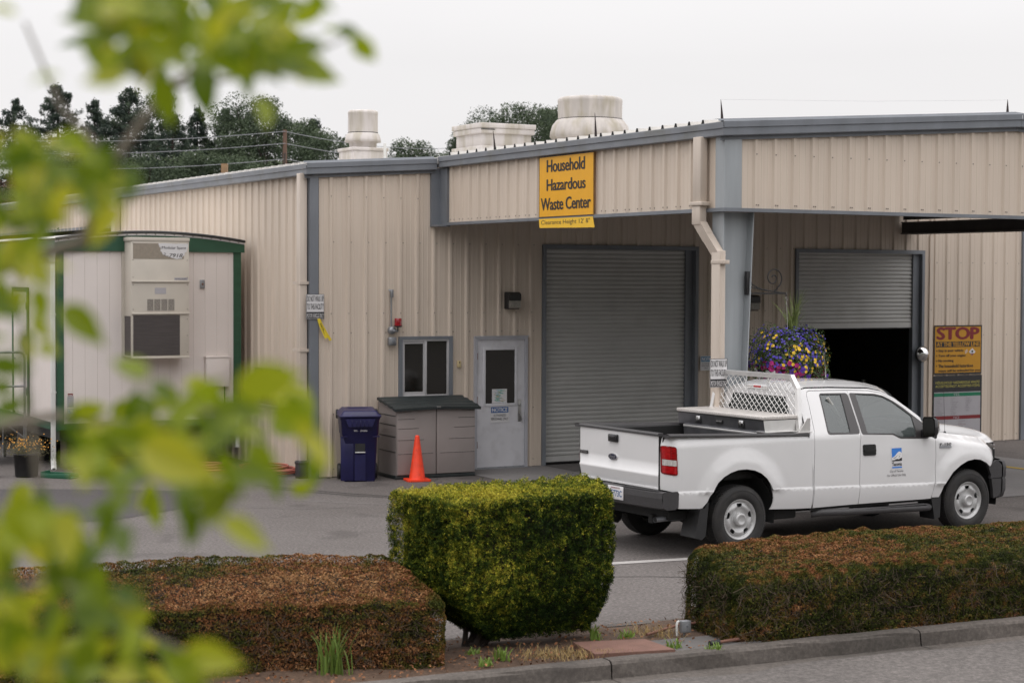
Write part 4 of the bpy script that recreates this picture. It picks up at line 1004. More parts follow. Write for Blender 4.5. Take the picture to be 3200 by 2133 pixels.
for a, b in (((-.21, 1.84), (-.21, 1.98)), ((.21, 1.84), (.21, 1.98)), ((-.21, 1.84), (.21, 1.84))): mb.tube([(rx(a[1]), a[0], a[1]), (rx(b[1]), b[0], b[1])], .006, A, 6)
mb.build('mesh', gd)
# aerials
mb = MB(); mb.lathe([(0, .03), (.016, .022), (.03, 0)], M['black'], 12, 'z', (1.93, -.18, 1.93)); mb.tube([(1.93, -.18, 1.95), (1.925, -.18, 2.03)], .008, M['chrome']); mb.tube([(1.925, -.18, 2.03), (1.89, -.18, 2.27)], .0025, M['chrome'], 5); mb.build('roof_aerial', trk)
mb = MB(); mb.lathe([(0, .04), (.012, .03), (.028, 0)], M['black'], 12, 'z', (3.36, -.80, 1.235)); mb.tube([(3.36, -.80, 1.26), (3.33, -.79, 2.02)], .0022, M['ink'], 5); mb.build('fender_aerial', trk)
# tool box in the bed: a thing of its own
tb = empty('tool_box', trk.matrix_basis @ Vector((.66, 0, 1.375)), YAW, 'long aluminium diamond-plate tool box across the pickup bed', 'tool box')
def tread(name):
    m = bpy.data.materials.new(name); m.use_nodes = True; nt = m.node_tree; L = nt.links.new; p = nt.nodes['Principled BSDF']
    p.inputs['Base Color'].default_value = (.80, .77, .74, 1); p.inputs['Metallic'].default_value = .55; p.inputs['Roughness'].default_value = .42
    t = N(nt, 'ShaderNodeTexCoord'); mpg = N(nt, 'ShaderNodeMapping'); mpg.inputs['Rotation'].default_value = (0, 0, R(45)); mpg.inputs['Scale'].default_value = (38, 38, 38); L(t.outputs['Object'], mpg.inputs[0])
    ck = N(nt, 'ShaderNodeTexChecker'); ck.inputs['Scale'].default_value = 1; L(mpg.outputs[0], ck.inputs['Vector'])
    wv = N(nt, 'ShaderNodeTexWave'); wv.inputs['Scale'].default_value = .5; L(mpg.outputs[0], wv.inputs['Vector'])
    mm = N(nt, 'ShaderNodeMath', operation='MULTIPLY'); L(ck.outputs['Fac'], mm.inputs[0]); L(wv.outputs['Fac'], mm.inputs[1])
    b = N(nt, 'ShaderNodeBump'); b.inputs['Strength'].default_value = .9; b.inputs['Distance'].default_value = .004; L(mm.outputs[0], b.inputs['Height']); L(b.outputs[0], p.inputs['Normal'])
    x = N(nt, 'ShaderNodeMix', data_type='RGBA'); L(mm.outputs[0], x.inputs['Factor']); x.inputs['A'].default_value = (.70, .66, .63, 1); x.inputs['B'].default_value = (.86, .83, .80, 1); L(x.outputs['Result'], p.inputs['Base Color'])
    return m
TR = tread('tread_plate')
mb = MB()
vsb = [(-.24, -.70, -.42), (.24, -.70, -.42), (.24, .70, -.42), (-.24, .70, -.42), (-.26, -.72, .0), (.26, -.72, .0), (.26, .72, .0), (-.26, .72, .0)]
mb.add(vsb, [(0, 1, 2, 3), (4, 5, 6, 7), (0, 1, 5, 4), (1, 2, 6, 5), (2, 3, 7, 6), (3, 0, 4, 7)], M['aluside'])
mb.box(-.262, -.258, -.72, .72, -.035, -.01, M['alu'], .001)
mb.box(-.26, .26, -.90, -.70, .0, .008, M['alu'])
mb.add([(-.24, -.845, .0), (.26, -.845, .0), (.26, -.835, .145), (-.26, -.835, .145), (-.24, .845, .0), (.26, .845, .0), (.26, .835, .145), (-.26, .835, .145)], [(0, 1, 2, 3), (4, 5, 6, 7)], M['alu'])
mb.add([(-.24, -.845, .0), (-.26, -.835, .145), (-.26, .835, .145), (-.24, .845, .0), (.26, -.845, .0), (.26, -.835, .145), (.26, .835, .145), (.26, .845, .0)], [(0, 1, 2, 3), (4, 5, 6, 7)], M['aluside'])
mb.add([(-.24, -.845, 0), (.26, -.845, 0), (.26, .845, 0), (-.24, .845, 0)], [(0, 1, 2, 3)], M['aluside'])
mb.build('box', tb)
mb = MB(); mb.box(-.275, .27, -.842, .842, .147, .190, TR, .006); mb.box(-.272, .268, -.838, .838, .139, .147, M['gap']); mb.build('lid', tb)
for y in (-.42, .42):
    mb = MB(); mb.box(-.262, -.252, y-.055, y+.055, .025, .125, M['black'], .012); mb.box(-.266, -.260, y-.042, y+.042, .035, .115, M['chrome'], .01); mb.box(-.269, -.262, y-.006, y+.034, .055, .105, M['steel'], .004); mb.build('latch', tb)
mb = MB(); mb.box(-.264, -.254, -.065, .065, .05, .10, M['black'], .01); mb.tube([(-.265, -.052, .075), (-.267, .052, .075)], .004, M['steel'], 6); mb.build('nameplate', tb)

# ================================================================== SIGNS AND SMALL THINGS ON THE BUILDING
def thing(name, loc, rz, label, cat, group=None): return empty(name, loc, rz, label, cat, group)
def board(root, x0, x1, z0, z1, mt, y=0., th=.004, name='panel', edge=None):
    mb = MB(); mb.box(x0, x1, y-th, y, z0, z1, mt)
    if edge:
        e = edge[1]; yy = y-th-.0012
        for q in ((x0, x1, z1-e, z1), (x0, x1, z0, z0+e), (x0, x0+e, z0+e, z1-e), (x1-e, x1, z0+e, z1-e)): mb.add([(q[0], yy, q[2]), (q[1], yy, q[2]), (q[1], yy, q[3]), (q[0], yy, q[3])], [(0, 1, 2, 3)], edge[0])
    return mb.build(name, root)
def flat(mb, x0, x1, z0, z1, y, mt): mb.add([(x0, y, z0), (x1, y, z0), (x1, y, z1), (x0, y, z1)], [(0, 1, 2, 3)], mt)

# main sign on the canopy side: local x runs outwards along the canopy side
ROTC = TH-math.pi/2
t = thing('facility_sign', BW(CS-.05, 3.29, 4.06), ROTC, 'large orange-yellow sign reading Household Hazardous Waste Center on the canopy side', 'sign')
board(t, 0, 1.52, 0, .885, M['yellow'], -.0, .006, 'panel', (M['ink'], .010))
mb = MB(); Y_ = -.009
text(mb, 'Household', .22, .655, 1.07, .175, M['ink'], Y_, .035, sp=.95); text(mb, 'Hazardous', .22, .385, 1.09, .165, M['ink'], Y_, .035, sp=.95); text(mb, 'Waste Center', .055, .105, 1.40, .175, M['ink'], Y_, .035, sp=.95)
mb.build('lettering', t)
t2 = thing('clearance_sign', BW(CS-.06, 3.30, 3.915), ROTC, 'narrow yellow strip reading Clearance Height 12 feet 8 hung under the large sign', 'sign')
mb = MB(); mb.prism([(.02, -.005), (1.55, -.03), (1.50, .125), (0, .125)], -.004, 0, M['yellow2'], 'y'); mb.build('panel', t2)
mb = MB(); text(mb, "Clearance Height 12' 8\"", .07, .02, 1.36, .085, M['ink'], -.0055, .004); mb.build('lettering', t2)

def walk_sign(loc, rz, label, wd=.305, h=.39, tilt=0):
    t = thing('warning_sign', loc, rz, label, 'sign', 'do not walk up signs')
    board(t, 0, wd, 0, h, M['signw'], 0, .004, 'panel', (M['ink'], .006)); mb = MB(); y = -.0065
    flat(mb, .006, wd-.006, .10*h/.39*1.0+.0, .112*h/.39, y, M['ink'])
    text(mb, 'DO NOT WALK UP', .012, h*.71, wd-.024, h*.23, M['ink'], y, .007); text(mb, 'TO THIS FACILITY', .012, h*.39, wd-.024, h*.23, M['ink'], y, .007)
    flat(mb, .008, wd-.008, h*.035, h*.255, y+.0006, M['ink']); text(mb, 'MOTOR VEHICLES ONLY', .012, h*.06, wd-.024, h*.17, M['signw'], y-.0003, .01)
    mb.build('lettering', t); return t
walk_sign(BW(-.115, .055, 2.515), TH, 'white do-not-walk-up sign on the grey corner trim, with yellow tape hanging below it')
walk_sign(BW(2.045, 7.88, 1.815), TH, 'white do-not-walk-up sign on the canopy column, half hidden by the cab guard', .265, .36)
def notice(loc, rz, label, wd, h, old):
    t = thing('notice_sign', loc, rz, label, 'sign', 'notice signs')
    board(t, 0, wd, 0, h, M['signw'], 0, .003); mb = MB(); y = -.0045
    flat(mb, .012, wd-.012, h*.60, h*.96, y, M['inkblue'] if not old else mat('faded_blue', (.08, .24, .42), .5, noise=.1)); text(mb, 'NOTICE', .03, h*.66, wd-.06, h*.24, M['signw'], y-.0005, .035)
    if old: text(mb, 'AUTHORIZED', .03, h*.42, wd*.55, h*.10, M['inkgrey'], y); text(mb, 'PERSONNEL', .03, h*.27, wd*.55, h*.10, M['inkgrey'], y); text(mb, 'ONLY', .08, h*.12, wd*.25, h*.10, M['inkgrey'], y)
    else: text(mb, 'AUTHORIZED', wd*.17, h*.36, wd*.66, h*.15, M['ink'], y, .008); text(mb, 'PERSONNEL ONLY', .015, h*.14, wd-.03, h*.16, M['ink'], y, .008)
    mb.build('lettering', t)
notice(BW(3.197, .026, .768), TH, 'blue and cream notice sign on the grey entry door', .355, .27, False)
notice(BW(7.435, .038, 1.545), TH, 'faded notice sign on the beige wall between roll-up door and column', .31, .26, True)
# caution tape
t = thing('caution_tape', BW(.09, .06, 2.52), TH, 'two yellow caution tape ends dangling from the left warning sign', 'tape')
for nm, P in (('tape_end', [(0, 0), (.06, -.12), (.13, -.24), (.20, -.345)]), ('tape_end', [(.0, -.02), (.03, -.12), (.07, -.2), (.12, -.31)])):
    mb = MB(); L_ = len(P); vs = []
    dx = .0 if P[-1][0] > .15 else -.002
    for i, (x, z) in enumerate(P): vs += [(x-.018, -.006*i+dx*5, z-.004), (x+.020, -.006*i-.012+dx*5, z+.010)]
    mb.add(vs, [(2*i, 2*i+1, 2*i+3, 2*i+2) for i in range(L_-1)], mat('tape_yellow', (.78, .60, .04), .35, noise=.1), True)
    if P[-1][0] < .15:
        v_, f_, _ = textgeo('CAUTION', .03)
        for k in range(1): mb.add([(.022+.085*v[0]+.020*(v[1]-.5), -.032, -.07-.19*v[0]+.012*(v[1]-.5)) for v in v_], f_, M['ink'])
    mb.build(nm, t)
# STOP sign
t = thing('stop_sign', BW(12.885, .045, 1.35), TH, 'dark-edged yellow board reading STOP at the yellow line', 'sign')
board(t, 0, 1.235, 0, .945, M['yellow3'], 0, .006, 'panel', (M['ink'], .028)); y = -.009
mb = MB(); text(mb, 'STOP', .06, .675, 1.11, .225, M['inkred'], y, .075, sp=.95)
flat(mb, .055, 1.185, .525, .632, y+.0005, M['ink']); text(mb, 'AT THE YELLOW LINE', .07, .537, 1.10, .083, M['yellow3'], y-.0004, .04)
for i, (s_, ww) in enumerate((('Stay in your vehicle', .64), ('Turn off your engine', .70), ('No smoking', .39), ('The household hazardous', .90), ('waste will be unloaded for you', 1.08))):
    z = .425-.097*i; text(mb, s_, .115, z-.004, ww, .062, M['ink'], y, .03)
    if i < 4: mb.lathe([(0, 0), (.013, 0)], M['ink'], 12, 'y', (.075, y, z+.03))
dmx = .985; mb.add([(dmx-.085, y, .425), (dmx, y, .350), (dmx+.085, y, .425), (dmx, y, .500)], [(0, 1, 2, 3)], M['signw'])
mb.add([(dmx-.045, y-.0005, .392), (dmx, y-.0005, .352), (dmx+.045, y-.0005, .392)], [(0, 1, 2)], M['inkred']); mb.lathe([(0, 0), (.022, 0)], M['ink'], 12, 'y', (dmx, y-.001, .435)); 
for a in (45, 135): mb.add([(dmx+.05*math.cos(R(a))-.005, y-.001, .422+.035*math.sin(R(a))), (dmx+.05*math.cos(R(a))+.005, y-.001, .422+.035*math.sin(R(a))), (dmx-.05*math.cos(R(a))+.005, y-.001, .422-.035*math.sin(R(a))), (dmx-.05*math.cos(R(a))-.005, y-.001, .422-.035*math.sin(R(a)))], [(0, 1, 2, 3)], M['ink'])
mb.add([(.79, y, .43), (.85, y, .48), (.86, y, .47), (.80, y, .42)], [(0, 1, 2, 3)], M['signw']); mb.add([(.80, y, .40), (.86, y, .45), (.87, y, .44), (.81, y, .39)], [(0, 1, 2, 3)], M['signw'])
mb.build('lettering', t)
# accepted items board
t = thing('accepted_items_sign', BW(12.88, .045, .02), TH, 'tall black-edged board listing accepted and not accepted household waste items', 'sign')
board(t, 0, 1.255, 0, 1.30, M['ink'], 0, .006); y = -.0075
mb = MB(); text(mb, 'HOUSEHOLD HAZARDOUS WASTE', .055, 1.145, 1.14, .048, M['inkyellow'], y, .02); text(mb, 'ACCEPTED/NOT ACCEPTED ITEMS', .055, 1.075, 1.14, .048, M['inkyellow'], y, .02)
flat(mb, .025, 1.22, .02, .985, y+.0006, M['signg']); flat(mb, .025, 1.22, .90, .968, y, M['inkgreen']); text(mb, 'YES', .52, .910, .15, .048, M['signg'], y-.0005, .01)
flat(mb, .025, 1.22, .455, .525, y, M['inkred']); text(mb, 'NO', .53, .465, .14, .048, M['signg'], y-.0005, .01)
def lst(items, x, z, mt=None, dz=.0345):
    for it in items:
        b = not it.startswith(' ')
        text(mb, it.strip(), x+.022, z, None, .020, M['inkred'] if 'LATEX' in it else M['inkgrey'], y-.0003, .004)
        if b: flat(mb, x, x+.008, z+.006, z+.014, y-.0003, M['inkgrey'])
        z -= dz
lst(['Acids & caustics', 'Aerosols', 'Antifreeze', 'Automotive products', 'Batteries (car, button,', ' household)', 'Cooking oil', 'Flammable liquids', 'Fluorescent bulbs &', ' electrical ballasts'], .065, .85)
lst(['Gas & fuel', 'Glues', 'Household cleaners', 'Hypodermic needles', ' or syringes (sealed', ' inside rigid containers)', 'Insecticides', 'Mercury', ' thermometers', ' thermostats'], .44, .85)
lst(['Oil-based paints', 'Photo chemicals', 'Pool chemicals', 'Propane tanks &', ' bottles', 'Solvents', 'Yard & garden', ' chemicals'], .82, .85)
lst(['Ammunition & explosives', 'Asbestos', 'Commercial business', ' hazardous waste'], .17, .41); lst(['Contaminated soil', 'Electronics', 'LATEX paint (water-based)', 'Medical waste'], .63, .41)
text(mb, 'to ANY facility', .70, .235, .33, .034, M['inkred'], y-.0003, .02)
mb.build('lettering', t)
# beacon, conduit and sounder (one assembly fixed by the window)
t = thing('alarm_beacon', BW(1.36, .035, 2.05), TH, 'red warning beacon and grey sounder box under a thin conduit left of the window', 'beacon')
mb = MB(); mb.tube([(0, -.02, .34), (0, -.02, .82)], .013, M['galv']); mb.box(-.02, .028, -.06, .0, .80, .93, M['galv'], .012); mb.tube([(-.012, -.02, .9), (-.03, 0, .93)], .015, M['galv']); mb.build('conduit', t)
mb = MB(); mb.lathe([(0, -.075), (.055, -.07), (.062, -.05), (.062, 0)], M['galv'], 20, 'y', (.005, 0, .275)); mb.box(.0, .10, -.09, -.02, .245, .285, M['galv'], .01); mb.tube([(.085, -.09, .27), (.085, -.09, .325)], .012, M['black']); mb.build('junction_box', t)
mb = MB(); mb.lathe([(0, .145), (.055, .143), (.058, .13), (.062, .03), (.062, .02)], M['beacon'], 24, 'z', (.09, -.09, .325)); mb.lathe([(.064, .025), (.064, .008), (.035, 0), (0, 0)], M['black'], 24, 'z', (.09, -.09, .325)); mb.build('red_lamp', t)
mb = MB(); mb.box(-.06, .07, -.085, 0, .03, .165, M['galv'], .018); mb.box(-.04, .052, -.092, -.08, .05, .145, M['galv'], .008); mb.lathe([(.0, -.095), (.022, -.096), (.028, -.092)], M['trim'], 12, 'y', (.006, 0, .098)); mb.build('sounder', t)
# wall lights
def wall_light(loc, label):
    t = thing('wall_light', loc, TH, label, 'wall light', 'wall pack lights')
    mb = MB(); mb.box(-.115, .115, -.13, 0, .0, .285, mat('bronze_housing', (.022, .02, .02), .5, noise=.1), .012); mb.build('housing', t)
    mb = MB(); mb.prism([(-.135, .155), (-.185, .14), (-.19, .03), (-.135, .012)], -.098, .098, mat('lamp_glass', (.30, .28, .25), .2, noise=.3, nscale=(60, 3, 60)), 'x'); mb.build('glass', t)
    mb = MB(); mb.prism([(-.12, .285), (-.19, .25), (-.19, .145), (-.12, .15)], -.108, .108, MATS['bronze_housing'], 'x'); mb.build('hood', t)
wall_light(BW(3.56, .035, 2.655), 'black wall light with glass front above the grey entry door')
wall_light(BW(8.50, .035, 2.60), 'black wall light mostly hidden behind the canopy column')
t = thing('doorbell_box', BW(2.58, .004, 1.70), TH, 'small cream box with a dark window, on the wall between window and entry door', 'doorbell')
mb = MB(); mb.box(0, .062, -.035, 0, 0, .11, M['cream'], .006); mb.build('case', t); mb = MB(); mb.box(.022, .042, -.038, -.03, .075, .093, M['ink']); mb.build('sensor_window', t)
t = thing('convex_mirror', BW(12.53, .11, 1.755), TH, 'small round convex mirror on the jamb of the half-open roll-up door', 'mirror')
mb = MB(); mb.lathe([(0, -.13), (.05, -.122), (.10, -.095), (.14, -.045), (.15, -.01)], M['chrome'], 24, 'y'); mb.build('mirror_face', t); mb = MB(); mb.lathe([(.15, -.015), (.158, -.005), (.15, .02), (.0, .03)], M['black'], 24, 'y'); mb.build('rim', t)

# ---- hanging basket and bracket on the column
t = thing('basket_bracket', BW(2.715, 7.72, 3.0), TH, 'black scrolled iron bracket on the canopy column', 'bracket')
mb = MB(); I = M['iron']
mb.box(-.01, .05, -.03, .03, -.03, .27, I, .004)
mb.box(.05, .62, -.012, .012, -.02, -.0, I); mb.tube([(.05, 0, .075), (.3, 0, .03), (.60, 0, -.005), (.635, 0, -.01), (.64, 0, -.045)], .009, I, 6)
mb.tube([(.05, 0, .16), (.10, 0, .10), (.2, 0, .055), (.33, 0, .028)], .009, I, 6)
mb.build('arm', t)
mb = MB(); sp_ = []
for k in range(46):
    a = k/45; ang = -1.2+a*4.6*math.pi/1.35*.93; r = .125*(1-a)**.8+.012
    sp_.append((.44+.0+r*math.cos(ang)*1.0-.02*a, 0, .19+r*math.sin(ang)))
mb.tube([(.44, 0, .02), (.50, 0, .05)]+sp_, .008, I, 6); mb.build('scroll', t)
# generic leaf / petal clouds --------------------------------------------------
def leafmesh(name, Pn, Nn, size, mats, parent=None, shape='quad', tint=None, aspect=.5, jit=.6, midx=None, smooth=False, seed=1):
    """many small leaves. Pn (n,3) positions, Nn (n,3) facing, size (n,) length"""
    g = np.random.default_rng(seed); n = len(Pn); Nn = Nn+g.normal(0, jit, (n, 3)); Nn /= np.linalg.norm(Nn, axis=1)[:, None]+1e-9
    a = g.normal(0, 1, (n, 3)); U = np.cross(Nn, a); U /= np.linalg.norm(U, axis=1)[:, None]+1e-9; V = np.cross(Nn, U)
    s = size[:, None]; w_ = s*aspect
    if shape == 'quad':
        T_ = [(0, -.5), (.5, 0), (0, .5), (-.5, 0)]; bend = [0, .12, 0, .12]
    elif shape == 'leaf':
        T_ = [(0, -.5), (.42, -.18), (.5, .08), (.28, .32), (0, .55), (-.28, .32), (-.5, .08), (-.42, -.18)]; bend = [0, .1, .12, .08, -.1, .08, .12, .1]
    elif shape == 'tri':
        T_ = [(-.5, -.5), (.5, -.5), (0, .5)]; bend = [0, 0, 0]
    elif shape == 'rect':
        T_ = [(-.5, -.5), (.5, -.5), (.5, .5), (-.5, .5)]; bend = [0, 0, 0, 0]
    k = len(T_)
    vs = np.stack([Pn+U*w_*tx+V*s*ty+Nn*s*b for (tx, ty), b in zip(T_, bend)], 1).reshape(-1, 3)
    me = bpy.data.meshes.new(name); me.vertices.add(n*k); me.vertices.foreach_set('co', vs.ravel())
    me.loops.add(n*k); me.loops.foreach_set('vertex_index', np.arange(n*k)); me.polygons.add(n)
    me.polygons.foreach_set('loop_start', np.arange(0, n*k, k)); me.polygons.foreach_set('loop_total', np.full(n, k))
    for m_ in mats: me.materials.append(m_)
    if midx is not None: me.polygons.foreach_set('material_index', midx.astype(np.int32))
    if tint is not None:
        at = me.attributes.new('tint', 'FLOAT', 'FACE'); at.data.foreach_set('value', np.clip(tint, 0, 1).astype(np.float32))
    me.update(); me.validate()
    o = bpy.data.objects.new(name, me); COL.objects.link(o)
    if parent: o.parent = parent
    return o
t = thing('hanging_basket', BW(3.36, 7.72, 1.72), TH, 'big ball of purple, yellow and pink flowers hanging under the scrolled bracket', 'hanging basket')
mb = MB(); mb.lathe([(.0, -.02), (.12, .0), (.24, .18), (.26, .34), (.25, .36)], mat('coco_liner', (.08, .05, .03), .9, noise=.3), 20); mb.build('pot', t)
mb = MB(); mb.tube([(0, 0, 1.29), (0, 0, 1.16)], .005, M['steel'], 5)
mb.lathe([(.022, -.003), (.026, 0), (.022, .003)], M['steel'], 14, 'y', (0, 0, 1.20))
for a in (0, 2.1, 4.2): mb.tube([(0, 0, 1.16), (.26*math.cos(a), .26*math.sin(a), .36)], .0025, M['steel'], 5)
mb.build('chain', t)
g = np.random.default_rng(3)
def shell(n, c, rad, lo=.80, zr=(-1, 1)):
    v = g.normal(0, 1, (n*3, 3)); v /= np.linalg.norm(v, axis=1)[:, None]; v = v[(v[:, 2] > zr[0]) & (v[:, 2] < zr[1])][:n]
    r = g.uniform(lo, 1.03, len(v))[:, None]; return np.array(c)+v*r*np.array(rad), v
cB = (.06, 0, .40); rB = (.53, .46, .46)
P1, N1 = shell(10000, cB, (.57, .50, .49), .6); lump = 1+.06*np.sin(P1[:, 0]*17)*np.sin(P1[:, 2]*15+1)+.05*np.sin(P1[:, 1]*21)+.10*np.sin(P1[:, 0]*7+P1[:, 2]*5)-.07*np.cos(P1[:, 0]*11); P1 = np.array(cB)+(P1-np.array(cB))*lump[:, None]
GR = mat('basket_leaf', (.05, .085, .02), .6, island=.4)
leafmesh('foliage', P1, N1, g.uniform(.02, .045, len(P1)), [GR], t, 'quad', None, .45, .8)
def petals(name, n, zr, cond, size, mt, seedp, lo=.95):
    P, Nv = shell(n, cB, rB, lo-.09, zr); lump = 1+.06*np.sin(P[:, 0]*17)*np.sin(P[:, 2]*15+1)+.05*np.sin(P[:, 1]*21)+.10*np.sin(P[:, 0]*7+P[:, 2]*5)-.07*np.cos(P[:, 0]*11)+g.normal(0, .045, len(P)); P = np.array(cB)+(P-np.array(cB))*lump[:, None]
    k = np.array([cond(p) for p in P]); P, Nv = P[k], Nv[k]
    # five petals a flower
    A = []; NN = []
    for p, nn in zip(P, Nv):
        u = np.cross(nn, [.3, .2, 1]); u /= np.linalg.norm(u); v = np.cross(nn, u); s0 = size*g.uniform(.75, 1.2)
        for j in range(5):
            an = j*1.2566+p[0]*9; A.append(p+(u*math.cos(an)+v*math.sin(an))*s0*.33+nn*.01); NN.append(nn)
    A = np.array(A); leafmesh(name, A, np.array(NN), np.full(len(A), size*.75), [mt], t, 'leaf', None, .95, .25, seed=seedp)['kind'] = 'stuff'
nf = lambda p, f, ph: math.sin(p[0]*f+ph)+math.sin(p[2]*f*1.1+ph*2)+math.sin(p[1]*f+ph*3)
purple = mat('petal_purple', (.085, .055, .42), .6, island=.35); yel = mat('petal_yellow', (.80, .52, .03), .5, island=.2); pink = mat('petal_pink', (.62, .10, .33), .6, island=.25); mag = mat('petal_magenta', (.36, .01, .15), .6, island=.25); wht = mat('petal_white', (.70, .68, .70), .6, island=.1); dpp = mat('petal_violet', (.09, .02, .33), .6, island=.25)
petals('lobelia', 1150, (-.15, 1), lambda p: nf(p, 5, .4)+g.normal()*1.2 > -1.0 and p[0] < .42+g.normal()*.08, .026, purple, 1)
petals('calibrachoa', 520, (-.7, .9), lambda p: (p[0] > .28 and nf(p, 11, 1) > -1.6) or (nf(p, 9, 2.)+g.normal()*.5 > .8) or (p[0] < -.3 and nf(p, 7, 1) > .2), .034, yel, 2)
petals('petunia', 260, (-1, -.1), lambda p: nf(p, 8, .7) > .2, .062, pink, 3)
petals('petunia', 330, (-1, -.0), lambda p: nf(p, 8, 2.9) > .1 or p[0] < -.42, .050, mag, 4)
petals('petunia', 90, (-1, -.25), lambda p: nf(p, 8, 4.9) > .3, .055, wht, 5)
petals('petunia', 110, (-.8, -.05), lambda p: nf(p, 6, 3.7) > .3 and abs(p[0]) < .35, .062, dpp, 6)
SPt = []; SNt = []
for i in range(26):
    a = g.uniform(0, 6.28); L0 = g.uniform(.12, .34); r0 = g.uniform(.42, .56); zz = g.uniform(-.25, .25)
    for k in np.linspace(0, 1, 26): SPt.append((cB[0]+math.cos(a)*(r0+.10*k**.5), math.sin(a)*(r0+.08*k)*.85, cB[2]+zz-L0*k**1.6)+g.normal(0, .008, 3)); SNt.append((math.cos(a), math.sin(a), .3))
leafmesh('trailing_stems', np.array(SPt), np.array(SNt), g.uniform(.02, .04, len(SPt)), [GR], t, 'quad', None, .5, .8, seed=77)['kind'] = 'stuff'
mb = MB(); rr_ = random.Random(5); SP = mat('spike_leaf', (.13, .17, .04), .5, island=.3)
for i in range(34):
    a = rr_.uniform(0, 6.28); ln = rr_.uniform(.28, .62); sprd = rr_.uniform(.05, .32); b = Vector((.10+rr_.uniform(-.05, .05), rr_.uniform(-.04, .04), .78))
    pts = [b+Vector((math.cos(a)*sprd*k**1.6, math.sin(a)*sprd*k**1.6, ln*k-.25*sprd*k**3)) for k in np.linspace(0, 1, 6)]
    w0 = .007; vs = []
    for k, p in enumerate(pts): ww = w0*(1-(k/5)**2)+.0006; vs += [tuple(p+Vector((-ww, 0, 0))), tuple(p+Vector((ww, 0, 0)))]
    mb.add(vs, [(2*k, 2*k+1, 2*k+3, 2*k+2) for k in range(5)], SP, True)
mb.build('spike_grass', t)

# ---- rooftop ventilators
def onroof(u, Y, v=None):   # point at image column u on depth Y
    x = (u-1600)/5651.8*Y; d = Vector((x, Y, 0))-BC; s = d.dot(BS); return Vector((x, Y, RT(s)-.09)), s
p, s_ = onroof(1133, 36)
t = thing('roof_ventilator', p, TH, 'small white drum-shaped ventilator on a square curb, leftmost on the roof', 'ventilator', 'rooftop ventilators')
k = 36/5651.8
def Z(v): return CAMZ+(868-v)/5651.8*36-p.z
V = M['ventc']
mb = MB(); mb.box(-.36, .36, -.36, .36, 0, Z(478), V, .01); mb.box(-.385, .385, -.385, .385, Z(478), Z(468), V, .01); mb.build('curb', t)
mb = MB(); zb = Z(462)
mb.lathe([(.26, Z(478)), (.275, Z(452)), (.30, Z(449)), (.36, Z(449)), (.355, Z(440)), (.335, Z(428)), (.30, Z(421)), (.295, Z(420))], V, 40); mb.build('bell', t)
mb = MB(); mb.lathe([(.297, Z(421)), (.295, Z(363)), (.302, Z(362)), (.300, Z(355)), (.27, Z(351)), (0, Z(350))], V, 40); mb.lathe([(.30, Z(421.5)), (.302, Z(419))], M['black'], 40); mb.build('drum', t)
mb = MB(); q = Vector((.22, -.55, 0)); mb.tube([(q.x, q.y, 0), (q.x, q.y, Z(456))], .028, M['pvc'], 12); mb.tube([(q.x, q.y, 0), (q.x, q.y, .16)], .04, M['black'], 12)
mb.build('vent_pipe', None, 'short white vent pipe in front of the leftmost roof ventilator', 'vent pipe', loc=p, rot=(0, 0, TH))
p, s_ = onroof(1540, 36)
t = thing('roof_ventilator', p, TH, 'square white box ventilator with overhanging lid, middle one on the roof', 'ventilator', 'rooftop ventilators')
mb = MB(); mb.box(-.62, .62, -.62, .62, 0, Z(466), V, .01); mb.box(-.55, .55, -.55, .55, Z(466), Z(424), V, .01); mb.build('curb', t)
mb = MB(); mb.box(-.60, .60, -.60, .60, Z(428), Z(411), V, .015); mb.box(-.62, .62, -.62, .62, Z(411), Z(396), V, .012); mb.box(-.606, -.3, -.607, -.6, Z(417), Z(414), M['black']); mb.build('lid', t)
p, s_ = onroof(1840, 36)
t = thing('roof_ventilator', p, TH, 'big round stained exhaust fan housing, largest on the roof', 'ventilator', 'rooftop ventilators')
V = M['ventw']
mb = MB(); mb.lathe([(.42, 0), (.42, Z(441)), (.70, Z(441)), (.78, Z(434)), (.80, Z(429)), (.79, Z(415)), (.75, Z(395)), (.68, Z(381)), (.64, Z(376))], V, 56); mb.build('bell', t)
mb = MB(); mb.lathe([(.635, Z(377)), (.638, Z(324)), (.645, Z(322)), (.64, Z(314)), (.60, Z(309)), (.3, Z(307)), (0, Z(306.5))], V, 56); mb.lathe([(.645, Z(378)), (.648, Z(375))], M['black'], 56); mb.build('drum', t)
# wire posts along the roof edges
def spike(loc, h, lean, label):
    mb = MB(); P = [Vector((0, 0, 0)), Vector((lean*.4, 0, h*.5)), Vector((lean, 0, h))]; mb.tube([tuple(q) for q in P], [.022, .013, .003], mat('spike_dark', (.03, .018, .018), .6, noise=.3), 6)
    mb.build('roof_spike', None, label, 'spike', 'dark spikes along the roof edge', loc=loc)
spike(BW(CS-.05, 1.92, 5.13), .30, -.03, 'dark leaning spike on the canopy gutter beside the square ventilator')
spike(BW(CS-.05, 4.85, 5.15), .33, -.015, 'dark spike on the canopy gutter in front of the big round fan')
spike(BW(CS-.02, 7.80, 5.14), .28, -.02, 'dark spike at the outer corner of the canopy roof')
spike(BW(7.1, 7.8, 5.47), .20, 0, 'dark spike near the peak of the canopy roof')
mb = MB(); a, b = BW(CS-.03, 7.80, 5.42), BW(7.1, 7.8, 5.66); mb.tube([a, (a+b)/2-Vector((0, 0, .02)), b], .0008, M['galv'], 4); mb.build('roof_wire', None, 'thin wire strung between the two outer roof spikes', 'wire')

